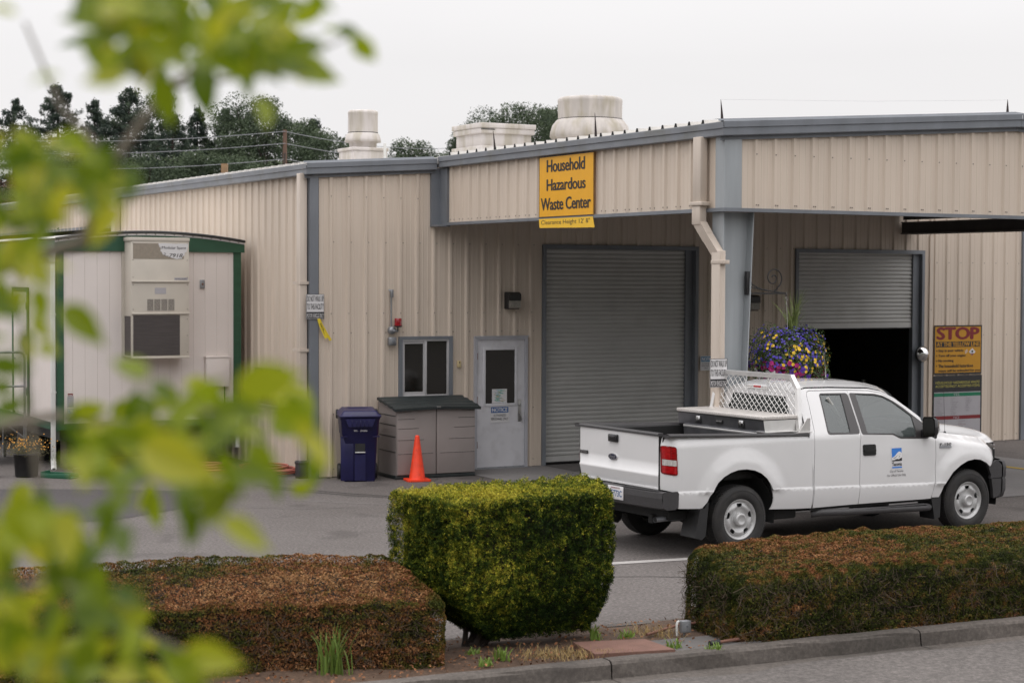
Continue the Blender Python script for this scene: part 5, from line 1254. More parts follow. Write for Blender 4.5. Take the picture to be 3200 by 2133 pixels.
# ================================================================== GROUND THINGS BY THE WALL
# recycling cart
t = thing('recycling_cart', (-2.40, 28.28, 0), TH*.35, 'navy blue wheeled recycling cart by the wall', 'wheeled bin')
NV = M['navy']
mb = MB()
def ring(z, w0, d0, r=.04): return [(x, y, z) for x, y in smoothpoly([(-w0, -d0), (w0, -d0), (w0, d0), (-w0, d0)], r, 3)]
rings = [ring(0.0, .235, .22), ring(.02, .242, .225), ring(.72, .272, .27), ring(.73, .285, .28), ring(.96, .300, .30), ring(.97, .31, .31), ring(1.02, .315, .315)]
n = len(rings[0]); vs = [q for r_ in rings for q in r_]
mb.add(vs, [(i*n+j, i*n+(j+1) % n, (i+1)*n+(j+1) % n, (i+1)*n+j) for i in range(len(rings)-1) for j in range(n)], NV, True)
mb.add(rings[0], [tuple(range(n))], NV)
# recess with lift bar and skirt
mb.prism([(-.235, .985), (.235, .985), (.185, .86), (-.185, .86)], -.345, -.30, NV, 'y')
for i in range(5): mb.box(-.13+.065*i-.008, -.13+.065*i+.008, -.355, -.34, .86, .96, NV, .004)
mb.box(-.30, -.10, -.262, -.25, .02, .70, NV, .02); mb.box(.10, .30, -.262, -.25, .02, .70, NV, .02) if False else None
mb.prism([(-.085, .02), (.085, .02), (.085, .42), (-.085, .42)], -.262, -.24, NV, 'y')
mb.box(-.30, -.2, -.31, -.29, .70, .715, NV); mb.box(.2, .30, -.31, -.29, .70, .715, NV)
mb.build('bin_body', t)
mb = MB(); mb.box(-.078, .078, -.262, -.258, .47, .655, M['black']); mb.box(-.08, .08, -.285, -.27, .452, .468, M['pvc'], .004); mb.build('lift_bar', t)
mb = MB(); text(mb, '99G  -  0943056', -.10, .785, .21, .028, M['signw'], -.3075, .02); mb.build('lettering', t)
mb = MB()
def lidp(u, v):
    x = -.325+.65*u; y = -.345+.67*v; e = min(u, 1-u, v, 1-v); return (x, y, 1.03+.075*sstep(0, .14, e)+.035*v-.018*sstep(.2, .3, min(u, 1-u))*(1 if .2 < v < .8 else 0))
mb.grid(lidp, np.linspace(0, 1, 25), np.linspace(0, 1, 25), NV); mb.box(-.325, .325, -.35, .325, 1.005, 1.035, NV, .01); mb.build('lid', t)
mb = MB(); mb.tube([(-.3, .36, 1.03), (.3, .36, 1.03)], .015, M['galv']); mb.box(-.33, -.29, .25, .37, .95, 1.09, M['plastic'], .01); mb.box(.29, .33, .25, .37, .95, 1.09, M['plastic'], .01); mb.build('handle', t)
for s in (-1, 1):
    mb = MB(); mb.lathe([(0, -.03), (.11, -.028), (.125, -.015), (.125, .015), (.11, .028), (0, .03)], M['black'], 24, 'x', (s*.285, .20, .125)); mb.build('wheel', t)
# storage shed
t = thing('storage_box', (-1.345, 28.93, 0), R(27), 'taupe plastic storage box with dark green-grey lid beside the entry door', 'storage box')
SH = M['shed']; mb = MB()
W2, DP = .685, .31
mb.prism([(-DP, .05), (DP+.10, .05), (DP+.10, 1.225), (-DP, 1.10)], -W2, -W2+.03, SH, 'x'); mb.prism([(-DP, .05), (DP+.1, .05), (DP+.1, 1.225), (-DP, 1.10)], W2-.03, W2, SH, 'x')
mb.box(-W2, W2, DP+.07, DP+.1, .05, 1.20, SH)
for z in (.42, .66, .84, .99): mb.box(-W2-.004, -W2, -DP+.02, DP+.05, z, z+.012, M['shedlid'])
mb.build('shell', t)
mb = MB(); mb.box(-W2-.01, W2+.01, -DP-.01, DP+.1, 0, .06, M['shedlid'], .01); mb.build('base', t)
for s, x0, x1 in ((-1, -W2+.005, -.006), (1, .006, W2-.005)):
    mb = MB(); mb.box(x0, x1, -DP-.03, -DP, .065, 1.10, SH, .012)
    # clapboard grooves that step in to a diagonal
    for j, z in enumerate((.40, .62, .80, .95, 1.06)):
        ln = [.62, .46, .37, .30, .24][j]*1.0
        if s < 0: mb.box(x0+.01, x0+ln, -DP-.036, -DP-.029, z, z+.012, SH, .002); mb.box(x0+.01, x0+ln, -DP-.0312, -DP-.03, z-.006, z, M['shedlid'])
        else: mb.box(x1-ln, x1-.01, -DP-.036, -DP-.029, z, z+.012, SH, .002); mb.box(x1-ln, x1-.01, -DP-.0312, -DP-.03, z-.006, z, M['shedlid'])
    mb.build('door', t)
mb = MB()
def ldp(u, v):
    x = -W2-.06+(2*W2+.12)*u; y = -DP-.11+(.62+.13)*v; return (x, y, 1.115+.145*v**.85-.009*math.sin(v*math.pi*8)*1.0*(0 < v < 1)+.02*math.sin(u*math.pi)*(1-v))
mb.grid(ldp, np.linspace(0, 1, 9), np.linspace(0, 1, 41), M['shedlid'], False)
mb.grid(lambda u, k: (ldp(u, 0)[0], ldp(u, 0)[1]-.004*(k == 0)+.004, ldp(u, 0)[2]-.04*k), np.linspace(0, 1, 9), [0, 1], M['shedlid'])
for uu in (0, 1): mb.add([ldp(uu, v) for v in np.linspace(0, 1, 12)]+[(ldp(uu, v)[0], ldp(uu, v)[1], ldp(uu, v)[2]-.045) for v in np.linspace(1, 0, 12)], [tuple(range(24))], M['shedlid'])
mb.build('lid', t)
mb = MB(); mb.box(-.03, .04, -DP-.115, -DP-.09, 1.12, 1.145, M['steel'], .006); mb.build('latch', t)
# cone
t = thing('traffic_cone', (-1.475, 28.20, 0), .3, 'orange traffic cone in front of the storage box', 'traffic cone')
mb = MB(); mb.lathe([(.135, .03), (.125, .05), (.035, .69), (.03, .71), (.024, .712), (.022, .69)], M['orange'], 32); mb.build('cone', t)
mb = MB(); pts = smoothpoly([(-.19, -.19), (.19, -.19), (.19, .19), (-.19, .19)], .06, 4); mb.prism(pts, .004, .03, M['orange'], 'z', False); mb.prism([(a*.98, b*.98) for a, b in pts], 0, .006, M['black'], 'z'); mb.build('base', t)
# hose coils
def hose(loc, label, R0, n, sd):
    r1 = random.Random(sd); mb = MB(); pts = []
    for k in range(n*20):
        a = k/20*2*math.pi; rr = R0*(1+.12*math.sin(a*.37+sd)); pts.append((rr*math.cos(a)*1.15+.08*math.sin(a*.13), rr*math.sin(a)*.7, .02+.022*(k/20)+.05*max(0, math.sin(a*.5+sd))))
    mb.tube(pts, .017, M['hose'], 7); mb.build('hose_coil', None, label, 'hose', loc=loc)
hose((-3.95, 28.95, 0), 'red hose coiled on the asphalt by the corner of the building', .36, 5, 1)
hose((-4.95, 29.25, 0), 'red hose coil half hidden behind leaves, left of the other coil', .34, 5, 4)

# ================================================================== OFFICE TRAILER
TL = Vector((-7.281, 29.0, 0)); TW, TLEN = 3.08, 11.0
tr = empty('office_trailer', TL, TH, 'beige modular office trailer with dark green trim and an arched roof', 'trailer')
ZT = lambda x: 3.765+.125*(1-((x-TW/2)/(TW/2+.02))**2)     # arched top
TS, TG = M['trail'], M['tgreen']
mb = MB()
# end wall with grooves every 8 in
def grooved(mb, pts, mp):
    for a, b in zip(pts[:-1], pts[1:]):
        mb.add([mp(a+.004, 0, 0), mp(b-.004, 0, 0), mp(b-.004, 0, 1), mp(a+.004, 0, 1)], [(0, 1, 2, 3)], TS)
        mb.add([mp(b-.004, 0, 0), mp(b-.002, .006, 0), mp(b+.002, .006, 0), mp(b+.004, 0, 0), mp(b-.004, 0, 1), mp(b-.002, .006, 1), mp(b+.002, .006, 1), mp(b+.004, 0, 1)], [(0, 1, 5, 4), (1, 2, 6, 5), (2, 3, 7, 6)], TS)
xs = [.0]+list(np.arange(.23, TW-.05, .2032))+[TW]
grooved(mb, xs, lambda x, d, t: (x, d, .80+t*(ZT(x)-.16-.80)))
mb.build('end_wall', tr)
mb = MB(); grooved(mb, [0]+list(np.arange(.2, TLEN, .2032))+[TLEN], lambda x, d, t: (d, x, .80+t*2.80)); mb.add([(TW, 0, .8), (TW, TLEN, .8), (TW, TLEN, 3.6), (TW, 0, 3.6)], [(0, 1, 2, 3)], TS)
mb.build('side_wall', tr)
mb = MB()
mb.box(-.022, .085, -.024, -.001, .72, 3.60, TG); mb.box(-.024, -.001, -.001, .09, .72, 3.55, TG); mb.build('corner_board', tr)
mb = MB(); mb.box(TW-.115, TW+.015, -.024, -.001, .72, 3.60, TG); mb.build('corner_board', tr)
mb = MB()
xs = np.linspace(-.06, TW+.07, 40); n = len(xs)
vs = [(x, -.045, 3.58) for x in xs]+[(x, -.045, ZT(x)-.035) for x in xs]+[(x, -.0, 3.58) for x in xs]
cut = [i for i in range(n-1)]
mb.add(vs, [(i, i+1, n+i+1, n+i) for i in range(n-1) if not (1.08 < xs[i] < 1.92)]+[(i, i+1, 2*n+i+1, 2*n+i) for i in range(n-1)], TG)
xs2 = [x for x in xs if 1.0 < x < 2.0]
for a, b in zip(xs2[:-1], xs2[1:]): mb.add([(a, -.045, 3.80), (b, -.045, 3.80), (b, -.045, ZT(b)-.035), (a, -.045, ZT(a)-.035)], [(0, 1, 2, 3)], TG)
mb.add([(-.045, -.045, 3.58), (-.045, TLEN, 3.56), (-.045, TLEN, 3.74), (-.045, -.045, 3.74)], [(0, 1, 2, 3)], TG); mb.add([(TW+.07, -.045, 3.58), (TW+.07, 0, 3.58), (TW+.07, 0, 3.77), (TW+.07, -.045, 3.77)], [(0, 1, 2, 3)], TG)
mb.build('fascia_board', tr)
mb = MB()
mb.grid(lambda x, k: (x, [-.052, -.052, -.075, -.075, -.03][int(k)], ZT(x)+[-.045, -.01, -.008, .008, .02][int(k)]), xs, range(2), M['signw']); mb.grid(lambda x, k: (x, [-.060, -.09, -.09, -.03][int(k)], ZT(x)+[-.012, -.008, .022, .034][int(k)]), xs, range(4), M['black'])
for x in np.arange(0, TW+.05, .16): mb.lathe([(0, -.060), (.009, -.058), (.010, -.052)], M['ink'], 6, 'y', (x, 0, ZT(x)-.027))
mb.build('roof_edge', tr)
mb = MB(); mb.grid(lambda x, y: (x, y, ZT(x)+.02), xs, [-.05, TLEN], M['roof']); mb.build('roof', tr)
mb = MB(); mb.box(-.02, TW+.01, -.02, -.002, .70, .80, TG); mb.box(-.02, -.002, 0, TLEN, .68, .80, TG); mb.box(.1, TW-.1, .3, TLEN, .5, .68, M['black']); 
for y in (.6, 3.5, 6.5): mb.box(.3, .7, y, y+.4, 0, .5, M['wood']); mb.box(2.3, 2.7, y, y+.4, 0, .5, M['wood'])
mb.box(.1, TW-.1, 2.2, 2.22, 0, .5, M['dark'])
mb.build('floor_frame', tr)
mb = MB(); mb.box(-.13, -.045, -.03, TLEN, 3.46, 3.55, M['pvc'], .01); mb.box(-.14, -.05, -.03, .06, 3.39, 3.48, M['pvc'], .01); mb.build('gutter', tr)
mb = MB(); mb.box(-.115, -.045, -.01, .06, .20, 3.42, M['pvc'], .012); mb.tube([(-.08, .025, .24), (-.09, -.03, .13), (-.10, -.08, .08)], .042, M['pvc'], 4, False, False)
mb.box(-.12, -.035, -.014, .064, 2.55, 2.57, M['pvc']); mb.box(-.12, -.035, -.014, .064, 1.30, 1.32, M['pvc']); mb.build('downspout', tr)
mb = MB(); mb.box(TW-.10, TW-.03, -.08, -.026, .30, .85, M['pvc'], .012); mb.build('downspout', tr)
# side door with rails
mb = MB(); mb.box(-.03, -.005, 1.80, 1.88, .80, 2.98, TG); mb.box(-.03, -.005, 2.80, 2.88, .80, 2.98, TG); mb.box(-.03, -.005, 1.88, 2.80, 2.90, 2.98, TG); mb.box(-.02, -.002, 1.88, 2.80, .84, 2.90, TS)
dd = mb.build('side_door', tr)
for z in (1.15, 1.85, 2.6):
    mb = MB(); mb.box(-.04, -.028, 1.84, 1.90, z, z+.13, TG); mb.build('hinge', dd)
mb = MB(); mb.tube([(-.02, 2.68, 1.75), (-.06, 2.68, 1.75), (-.065, 2.60, 1.75)], .012, M['galv']); mb.build('handle', dd)
# electrical parts on the end wall
mb = MB(); mb.box(2.45, 2.86, -.11, -.001, 1.335, 1.835, TS, .008); mb.box(2.44, 2.87, -.118, 0, 1.82, 1.845, TS, .004); mb.build('utility_box', tr)
mb = MB(); mb.box(2.375, 2.455, -.03, -.001, 2.98, 3.12, M['galv'], .004); mb.lathe([(0, -.042), (.014, -.04), (.017, -.03)], M['rust'], 10, 'y', (2.415, 0, 3.05)); mb.build('outlet', tr)
mb = MB(); mb.tube([(2.80, -.02, .80), (2.80, -.02, 1.33)], .012, TG); mb.tube([(.0, 0, 3.93), (.02, .02, 3.94)], .01, TG); mb.build('cable', tr)
mb = MB()
flat(mb, .150, .235, 1.245, 1.285, -.003, M['inkred']); flat(mb, .158, .225, 1.252, 1.262, -.0035, M['signw']); flat(mb, .140, .245, 1.06, 1.24, -.003, M['signg']); flat(mb, .140, .245, .945, 1.04, -.003, M['signg']); flat(mb, .150, .235, .955, 1.03, -.0035, M['signw']); flat(mb, .165, .22, .968, .978, -.004, M['decalblue']); flat(mb, .165, .178, .985, 1.01, -.004, M['decalblue']); flat(mb, .182, .19, .99, 1.02, -.004, M['inkred'])
for z in (1.08, 1.11, 1.15, 1.18, 1.21): flat(mb, .15, .235, z, z+.004, -.0035, M['inkgrey'])
mb.build('stickers', None, 'strip of small red and white stickers low on the trailer corner', 'sticker', loc=TL, rot=(0, 0, TH))
# wall-hung air conditioner
ac = empty('air_conditioner', Vector(TL)+BS*1.06+BN*.001+Vector((0, 0, 1.86)), TH, 'tall beige wall-hung air conditioner with dark coil grille on the trailer end', 'air conditioner')
A_ = M['acu']; DPT = .40
mb = MB(); mb.box(.02, .99, -DPT, 0, 0, 1.93, A_, .006); mb.box(.0, 1.0, -DPT-.01, .0, 1.885, 1.945, A_, .004)
for z in (.70, 1.22): mb.box(.0+.02, .995, -DPT-.025, -DPT, z, z+.028, A_, .004)
mb.box(-.02, .02, -.02, 0, .0, 1.93, A_); mb.box(.02, .99, -DPT-.02, -DPT, -.02, .015, A_, .004)
for z in (.08, .35, .62, .78, 1.18, 1.30, 1.58, 1.85):
    for x in (.05, .96): mb.lathe([(0, -DPT-.006), (.007, -DPT-.005), (.008, -DPT)], M['fastener'], 6, 'y', (x, 0, z))
mb.build('casing', ac)
mb = MB(); mb.box(.05, .83, -DPT-.007, -DPT, .03, .685, M['fins']); 
for z in np.arange(.04, .68, .016): mb.box(.052, .828, -DPT-.010, -DPT-.006, z, z+.003, M['fins'])
mb.build('coil_grille', ac)
mb = MB(); mb.box(.012, .02, -DPT+.04, -.06, .03, .67, M['fins']); mb.build('side_grille', ac)
for i in range(4):
    mb = MB(); x = .285+.118*i
    mb.box(x, x+.10, -DPT-.004, -DPT, .76, .945, M['fins'])
    for z in np.arange(.765, .94, .014): mb.box(x, x+.10, -DPT-.008, -DPT-.004, z, z+.005, A_)
    mb.build('louvre', ac)
mb = MB(); flat(mb, .41, .60, 1.03, 1.13, -DPT-.003, M['signg']); flat(mb, .74, .965, 1.255, 1.295, -DPT-.003, M['signg']); text(mb, 'THE WALL MOUNT', .75, 1.265, .20, .018, M['ink'], -DPT-.004, .01); mb.build('label_plate', ac)
mb = MB(); mb.box(.05, .90, -DPT-.004, -DPT-.001, 1.60, 1.85, mat('ac_bare', (.30, .26, .21), .8, noise=.15, nscale=(20, 20, 20))); mb.build('bare_patch', ac)
t = empty('torn_sign', Vector(TL)+BS*1.06+BN*(DPT+.0)+Vector((0, 0, 1.86)), TH, 'torn white sign remnant reading Modular Space and 7918 on the air conditioner', 'sign')
r1 = random.Random(9)
edge = [(.47, 1.85), (.97, 1.85), (.975, 1.80), (.955, 1.755), (.95, 1.72), (.92, 1.70), (.91, 1.66), (.88, 1.64), (.865, 1.605), (.78, 1.60), (.72, 1.61), (.66, 1.63), (.60, 1.645), (.55, 1.67), (.53, 1.70), (.505, 1.73), (.51, 1.765), (.485, 1.80)]
edge2 = []
for a, b in zip(edge, edge[1:]+edge[:1]):
    for k in range(5): edge2.append((a[0]+(b[0]-a[0])*k/5+r1.uniform(-.006, .006), a[1]+(b[1]-a[1])*k/5+r1.uniform(-.005, .005)))
mb = MB(); mb.prism(edge2, -.0075, -.005, M['signw'], 'y'); mb.build('panel', t)
mb = MB(); text(mb, 'Modular Space', .535, 1.745, .40, .060, M['ink'], -.0085, .02); flat(mb, .512, .520, 1.755, 1.80, -.0085, M['ink']); text(mb, '-7918', .61, 1.625, .27, .062, M['ink'], -.0085, .02, .25); text(mb, '2', .56, 1.652, .035, .045, M['ink'], -.0085, .02); mb.build('lettering', t)
# stairs/landing by the side door
ld = empty('entry_landing', Vector(TL)-BS*.05-BN*1.68, TH, 'grey metal landing with handrails at the side door of the trailer', 'landing')
GVm = M['galv']
mb = MB(); mb.box(-1.4, -.02, .0, 1.5, .74, .78, M['soffit']); mb.box(-1.4, -.02, 0, .03, .66, .78, GVm); mb.build('deck', ld)
mb = MB()
for x, y in ((-.06, .02), (-1.35, .02), (-.06, 1.45), (-1.35, 1.45)):
    mb.box(x-.025, x+.025, y-.025, y+.025, 0, .74, GVm)
mb.box(-1.375, -.035, .0, .04, .68, .735, GVm); mb.box(-1.375, -.035, 1.43, 1.47, .68, .735, GVm); mb.box(-1.37, -1.33, .0, 1.47, .69, .73, GVm); mb.box(-.08, -.04, .0, 1.47, .69, .73, GVm)
mb.tube([(-.4, .02, .72), (-.08, .02, .45)], .015, GVm); mb.build('frame', ld)
mb = MB(); mb.tube([(-.06, .02, .74), (-.06, .02, 1.80), (-.08, .02, 1.86), (-.14, .02, 1.89), (-1.35, .02, 1.89), (-1.35, .02, .74)], .022, GVm); mb.tube([(-.06, .02, 1.32), (-1.35, .02, 1.32)], .018, GVm); mb.build('handrail', ld)
mb = MB(); mb.lathe([(0, -.02), (.30, -.018), (.33, -.005), (.33, .005)], mat('round_sign_orange', (.45, .22, .12), .6, noise=.1), 32, 'y', (0, 0, 0)); mb.build('round_sign', None, 'faded orange round sign on the trailer landing rail behind leaves', 'sign', loc=Vector(TL)-BS*.95-BN*1.6+Vector((0, 0, 1.45)), rot=(0, 0, TH))
# flower pot
t = empty('flower_pot', (-7.68, 28.55, 0), 0, 'black nursery pot of small orange-yellow flowers by the trailer stairs', 'plant pot')
mb = MB(); mb.lathe([(0, 0), (.165, 0), (.175, .02), (.20, .35), (.215, .352), (.215, .375), (.20, .375), (.19, .34), (0, .33)], M['black'], 32); mb.build('pot', t)
n = 2600; P = np.stack([g.normal(0, .15, n), g.normal(0, .13, n), .34+np.abs(g.normal(.08, .11, n))], 1); leafmesh('foliage', P, P*0+[0, -.6, .8], g.uniform(.02, .05, n), [mat('pot_leaf', (.10, .09, .04), .8, island=.4)], t, 'quad', None, .16, .9)
n = 150; P = np.stack([g.normal(0, .19, n), g.normal(0, .15, n), .44+np.abs(g.normal(.08, .07, n))], 1); leafmesh('flowers', P, P*0+[0, -.8, .6], np.full(n, .022), [mat('pot_flower', (.60, .28, .03), .6, island=.3)], t, 'leaf', None, .9, .4)['kind'] = 'stuff'
mb = MB(); mb.lathe([(0, 0), (.13, 0), (.15, .12), (.17, .12), (.17, .17), (.14, .17), (0, .15)], M['rust'], 24); mb.build('clay_pot', None, 'small brick-red clay pot at the left edge, beside the black pot', 'plant pot', loc=(-8.25, 28.45, 0))
mb = MB(); GP = mat('green_plastic', (.02, .11, .06), .45, noise=.1)
mb.box(-.27, .27, -.13, .13, 0, .012, GP); mb.box(-.27, .27, -.13, -.115, 0, .075, GP, .004); mb.box(-.27, .27, .115, .13, 0, .075, GP, .004); mb.box(-.27, -.255, -.13, .13, 0, .10, GP, .004)
mb.build('splash_tray', None, 'green plastic splash tray under the white trailer downspout', 'splash tray', loc=(-7.12, 28.42, 0), rot=(0, 0, R(-18)))
mb = MB(); mb.box(-.28, .28, -.1, .1, 0, .10, M['wood'], .008); mb.build('wood_block', None, 'short brown timber block behind the green splash tray', 'timber block', loc=(-6.75, 28.95, 0), rot=(0, 0, R(8)))

# ================================================================== THE ISLAND
def sm_noise(P, f, ph):
    gg = np.random.default_rng(int(ph*97)+5); acc = 0
    for i in range(9):
        d = gg.normal(0, 1, 3); d /= np.linalg.norm(d); acc = acc+np.sin(P@d*f*gg.uniform(.7, 1.5)+gg.uniform(0, 6.28))
    return acc/3.4
def hedge(name, label, cat, org,  ang, shear, LEN, DEP, zf, zb, z0, leaf, tints, seed, dens, round_=.12, group=None, tuft=1, aspect=.5, core=.07, twig=0, endtaper=0., kindtint=None, bottom_in=0., group_=None, splay=0.):
    """clipped hedge: org = front left corner at the ground; ang = direction; DEP = depth away from the street"""
    g2 = np.random.default_rng(seed)
    root = empty(name, org, ang, label, cat, group)
    Ls = LEN
    def und(x, f=1.3): return .016*np.sin(x*1.6*f+seed)+.009*np.sin(x*5.3*f+seed*2)
    def shape(x, y, z):   # unit coords -> local with rounding; returns point
        return x, y, z
    pts = []; nrm = []; kind = []
    area = dict(top=Ls*DEP, front=Ls*(zf-z0), back=Ls*(zb-z0), l=DEP*(zf-z0), r=DEP*(zf-z0))
    for k, a in area.items():
        n = int(a*dens*(.35 if k == 'back' else 1.6 if k == 'l' and tuft > 1 else 1.0)); u, v = g2.uniform(0, 1, n), g2.uniform(0, 1, n)
        dpt = np.abs(g2.normal(0, .028, n))+.0
        if k == 'top': x, y = u*Ls, v*DEP; z = zf+(zb-zf)*v-dpt; nn = np.tile([0, -.12, 1.], (n, 1))
        elif k == 'front': x, y, z = u*Ls, dpt, z0+v*(zf-z0); nn = np.tile([0, -1., .25], (n, 1))
        elif k == 'back': x, y, z = u*Ls, DEP-dpt, z0+v*(zb-z0); nn = np.tile([0, 1., .1], (n, 1))
        elif k == 'l': x, y = dpt, u*DEP; z = z0+v*(zf+(zb-zf)*u-z0); nn = np.tile([-1., 0, .2], (n, 1))
        else: x, y = Ls-dpt, u*DEP; z = z0+v*(zf+(zb-zf)*u-z0); nn = np.tile([1., 0, .2], (n, 1))
        pts.append(np.stack([x, y, z], 1)); nrm.append(nn); kind += [k]*n
    P = np.concatenate(pts); Nn = np.concatenate(nrm); kind = np.array(kind)
    cx, cy = Ls/2, DEP/2; rr = round_
    def deform(P, fr, ins=0.):
        zt = zf+(zb-zf)*P[:, 1]/DEP
        ex = np.maximum(0, np.abs(P[:, 0]-cx)-(Ls/2-rr)); ey = np.maximum(0, np.abs(P[:, 1]-cy)-(DEP/2-rr)); ez = np.maximum(0, P[:, 2]-(zt-rr*.6))*1.6
        d = np.sqrt(ex**2+ey**2+ez**2); f = np.where(d > rr-ins, (rr-ins)/np.maximum(d, 1e-6), 1)
        P[:, 0] -= np.sign(P[:, 0]-cx)*ex*(1-f); P[:, 1] -= np.sign(P[:, 1]-cy)*ey*(1-f); P[:, 2] -= ez/1.6*(1-f)
        P[:, 2] += np.where(P[:, 2] > z0+.3*(zf-z0), und(P[:, 0])+und(P[:, 1], 1.7), 0)
        P[:, 1] += .02*np.sin(P[:, 0]*6.1+seed)*np.sin(P[:, 2]*8+seed)*fr
        if bottom_in:
            t_ = np.clip((z0+.45*(zf-z0)-P[:, 2])/(.45*(zf-z0)), 0, 1)**1.6*bottom_in
            P[:, 0] += (cx-P[:, 0])*t_*np.where(P[:, 0] < cx, 1.15, .35); P[:, 1] += (cy-P[:, 1])*t_
        P[:, 0] += shear*P[:, 1]+(P[:, 0]/LEN-.5)*splay*P[:, 1]/DEP
        return P
    P = deform(P, kind == 'front')
    keep = g2.uniform(0, 1, len(P)) < (1 if not bottom_in else 1-.15*np.clip((z0+.25-P[:, 2])/.25, 0, 1))
    P, Nn, kind = P[keep], Nn[keep], kind[keep]
    if tuft > 1:
        n = len(P); tj = np.repeat(g2.normal(0, .22, n), tuft); P = np.repeat(P, tuft, 0)+g2.normal(0, leaf*.48, (n*tuft, 3)); Nn = np.repeat(Nn, tuft, 0); kind = np.repeat(kind, tuft)
    else: tj = 0
    tn_ = (.46 if tuft > 1 else .50)+.24*sm_noise(P, 1.7, seed)+.20*sm_noise(P, 5.5, seed+1)+.16*sm_noise(P, 23, seed+2)+.18*sm_noise(P, 61, seed+3)+g2.normal(0, .10, len(P))+tj
    P += (.019 if tuft > 1 else .010)*(sm_noise(P, 57, seed+5)+.6*sm_noise(P, 23, seed+6))[:, None]*Nn
    if kindtint: tn_ += np.where(kind == 'top', kindtint[0], kindtint[1])*1.0*np.where(kind == 'top', np.clip((P[:, 2]-zf+.05)/.06, 0, 1), 1)  # hedge-side shade put into the tint; yew top brighter with new growth
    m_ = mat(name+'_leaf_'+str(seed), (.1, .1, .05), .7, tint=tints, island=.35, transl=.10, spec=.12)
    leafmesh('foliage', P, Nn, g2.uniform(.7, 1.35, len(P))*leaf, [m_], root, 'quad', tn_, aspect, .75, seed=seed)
    if twig:
        n = int(area['front']*twig+area['l']*twig*1.2)
        x = np.concatenate([g2.uniform(.1, Ls-.1, int(area['front']*twig)), np.full(n-int(area['front']*twig), .03)]); y = np.concatenate([np.full(int(area['front']*twig), .015), g2.uniform(.1, DEP-.1, n-int(area['front']*twig))])
        z = g2.uniform(z0, zf-.1, n); Pt = np.stack([x+shear*y+g2.normal(0, .02, n), y+g2.normal(0, .015, n), z], 1)
        leafmesh('twigs', Pt, np.tile([0, -1., 0], (n, 1)), g2.uniform(.05, .14, n), [mat('twig', (.075, .05, .032), .8, island=.45)], root, 'rect', None, .028, .5, seed=seed+9)
    c = core; bm = bmesh.new(); bmesh.ops.create_cube(bm, size=1); bmesh.ops.subdivide_edges(bm, edges=bm.edges[:], cuts=15, use_grid_fill=True)
    Q = np.array([v.co[:] for v in bm.verts])+.5
    X = c+Q[:, 0]*(Ls-2*c); Y = c+Q[:, 1]*(DEP-2*c); ztp = zf+(zb-zf)*Y/DEP-c*.75; zl = z0+.02; Q = deform(np.stack([X, Y, zl+Q[:, 2]*(ztp-zl)], 1), 0, c*1.15)
    for v, q in zip(bm.verts, Q): v.co = q
    mb = MB(); mb.bm(bm, mat('hedge_core', (.022, .017, .010), .95, noise=.4, nscale=(30, 30, 30)), True); bm.free()
    mb.build('branches', root)
    return root
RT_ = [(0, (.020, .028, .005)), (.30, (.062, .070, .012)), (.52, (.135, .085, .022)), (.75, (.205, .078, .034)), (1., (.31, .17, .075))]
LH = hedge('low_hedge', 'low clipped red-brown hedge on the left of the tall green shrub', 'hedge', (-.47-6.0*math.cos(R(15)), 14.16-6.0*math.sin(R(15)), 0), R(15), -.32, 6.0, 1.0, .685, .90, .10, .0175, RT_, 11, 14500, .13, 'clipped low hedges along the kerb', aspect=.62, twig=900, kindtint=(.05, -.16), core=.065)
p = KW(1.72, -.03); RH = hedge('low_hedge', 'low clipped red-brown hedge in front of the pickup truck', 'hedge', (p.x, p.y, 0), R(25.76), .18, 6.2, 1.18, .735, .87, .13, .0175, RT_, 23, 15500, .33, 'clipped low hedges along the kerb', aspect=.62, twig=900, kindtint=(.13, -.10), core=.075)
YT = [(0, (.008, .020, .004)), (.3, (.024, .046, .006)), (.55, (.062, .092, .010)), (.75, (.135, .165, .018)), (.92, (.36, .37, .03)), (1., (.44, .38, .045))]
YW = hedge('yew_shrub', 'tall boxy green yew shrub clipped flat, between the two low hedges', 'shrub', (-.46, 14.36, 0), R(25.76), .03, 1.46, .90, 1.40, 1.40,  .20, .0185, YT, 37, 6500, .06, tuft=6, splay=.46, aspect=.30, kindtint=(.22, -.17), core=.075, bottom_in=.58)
mb = MB(); r1 = random.Random(4)
for i in range(11):
    a = r1.uniform(0, 6.28); b = Vector((.36+r1.uniform(-.07, .07), .42+r1.uniform(-.05, .05), .08)); e = Vector((.72+.35*math.cos(a), .49+.22*math.sin(a), r1.uniform(.45, .75)))
    m_ = b.lerp(e, .45)+Vector((r1.uniform(-.06, .06), r1.uniform(-.05, .05), .04)); mb.tube([b, m_, e], [.028, .018, .008], M['bark'], 7)
mb.tube([(.36, .42, 0), (.36, .42, .16)], [.05, .04], M['bark'], 8)
mb.build('stems', YW)
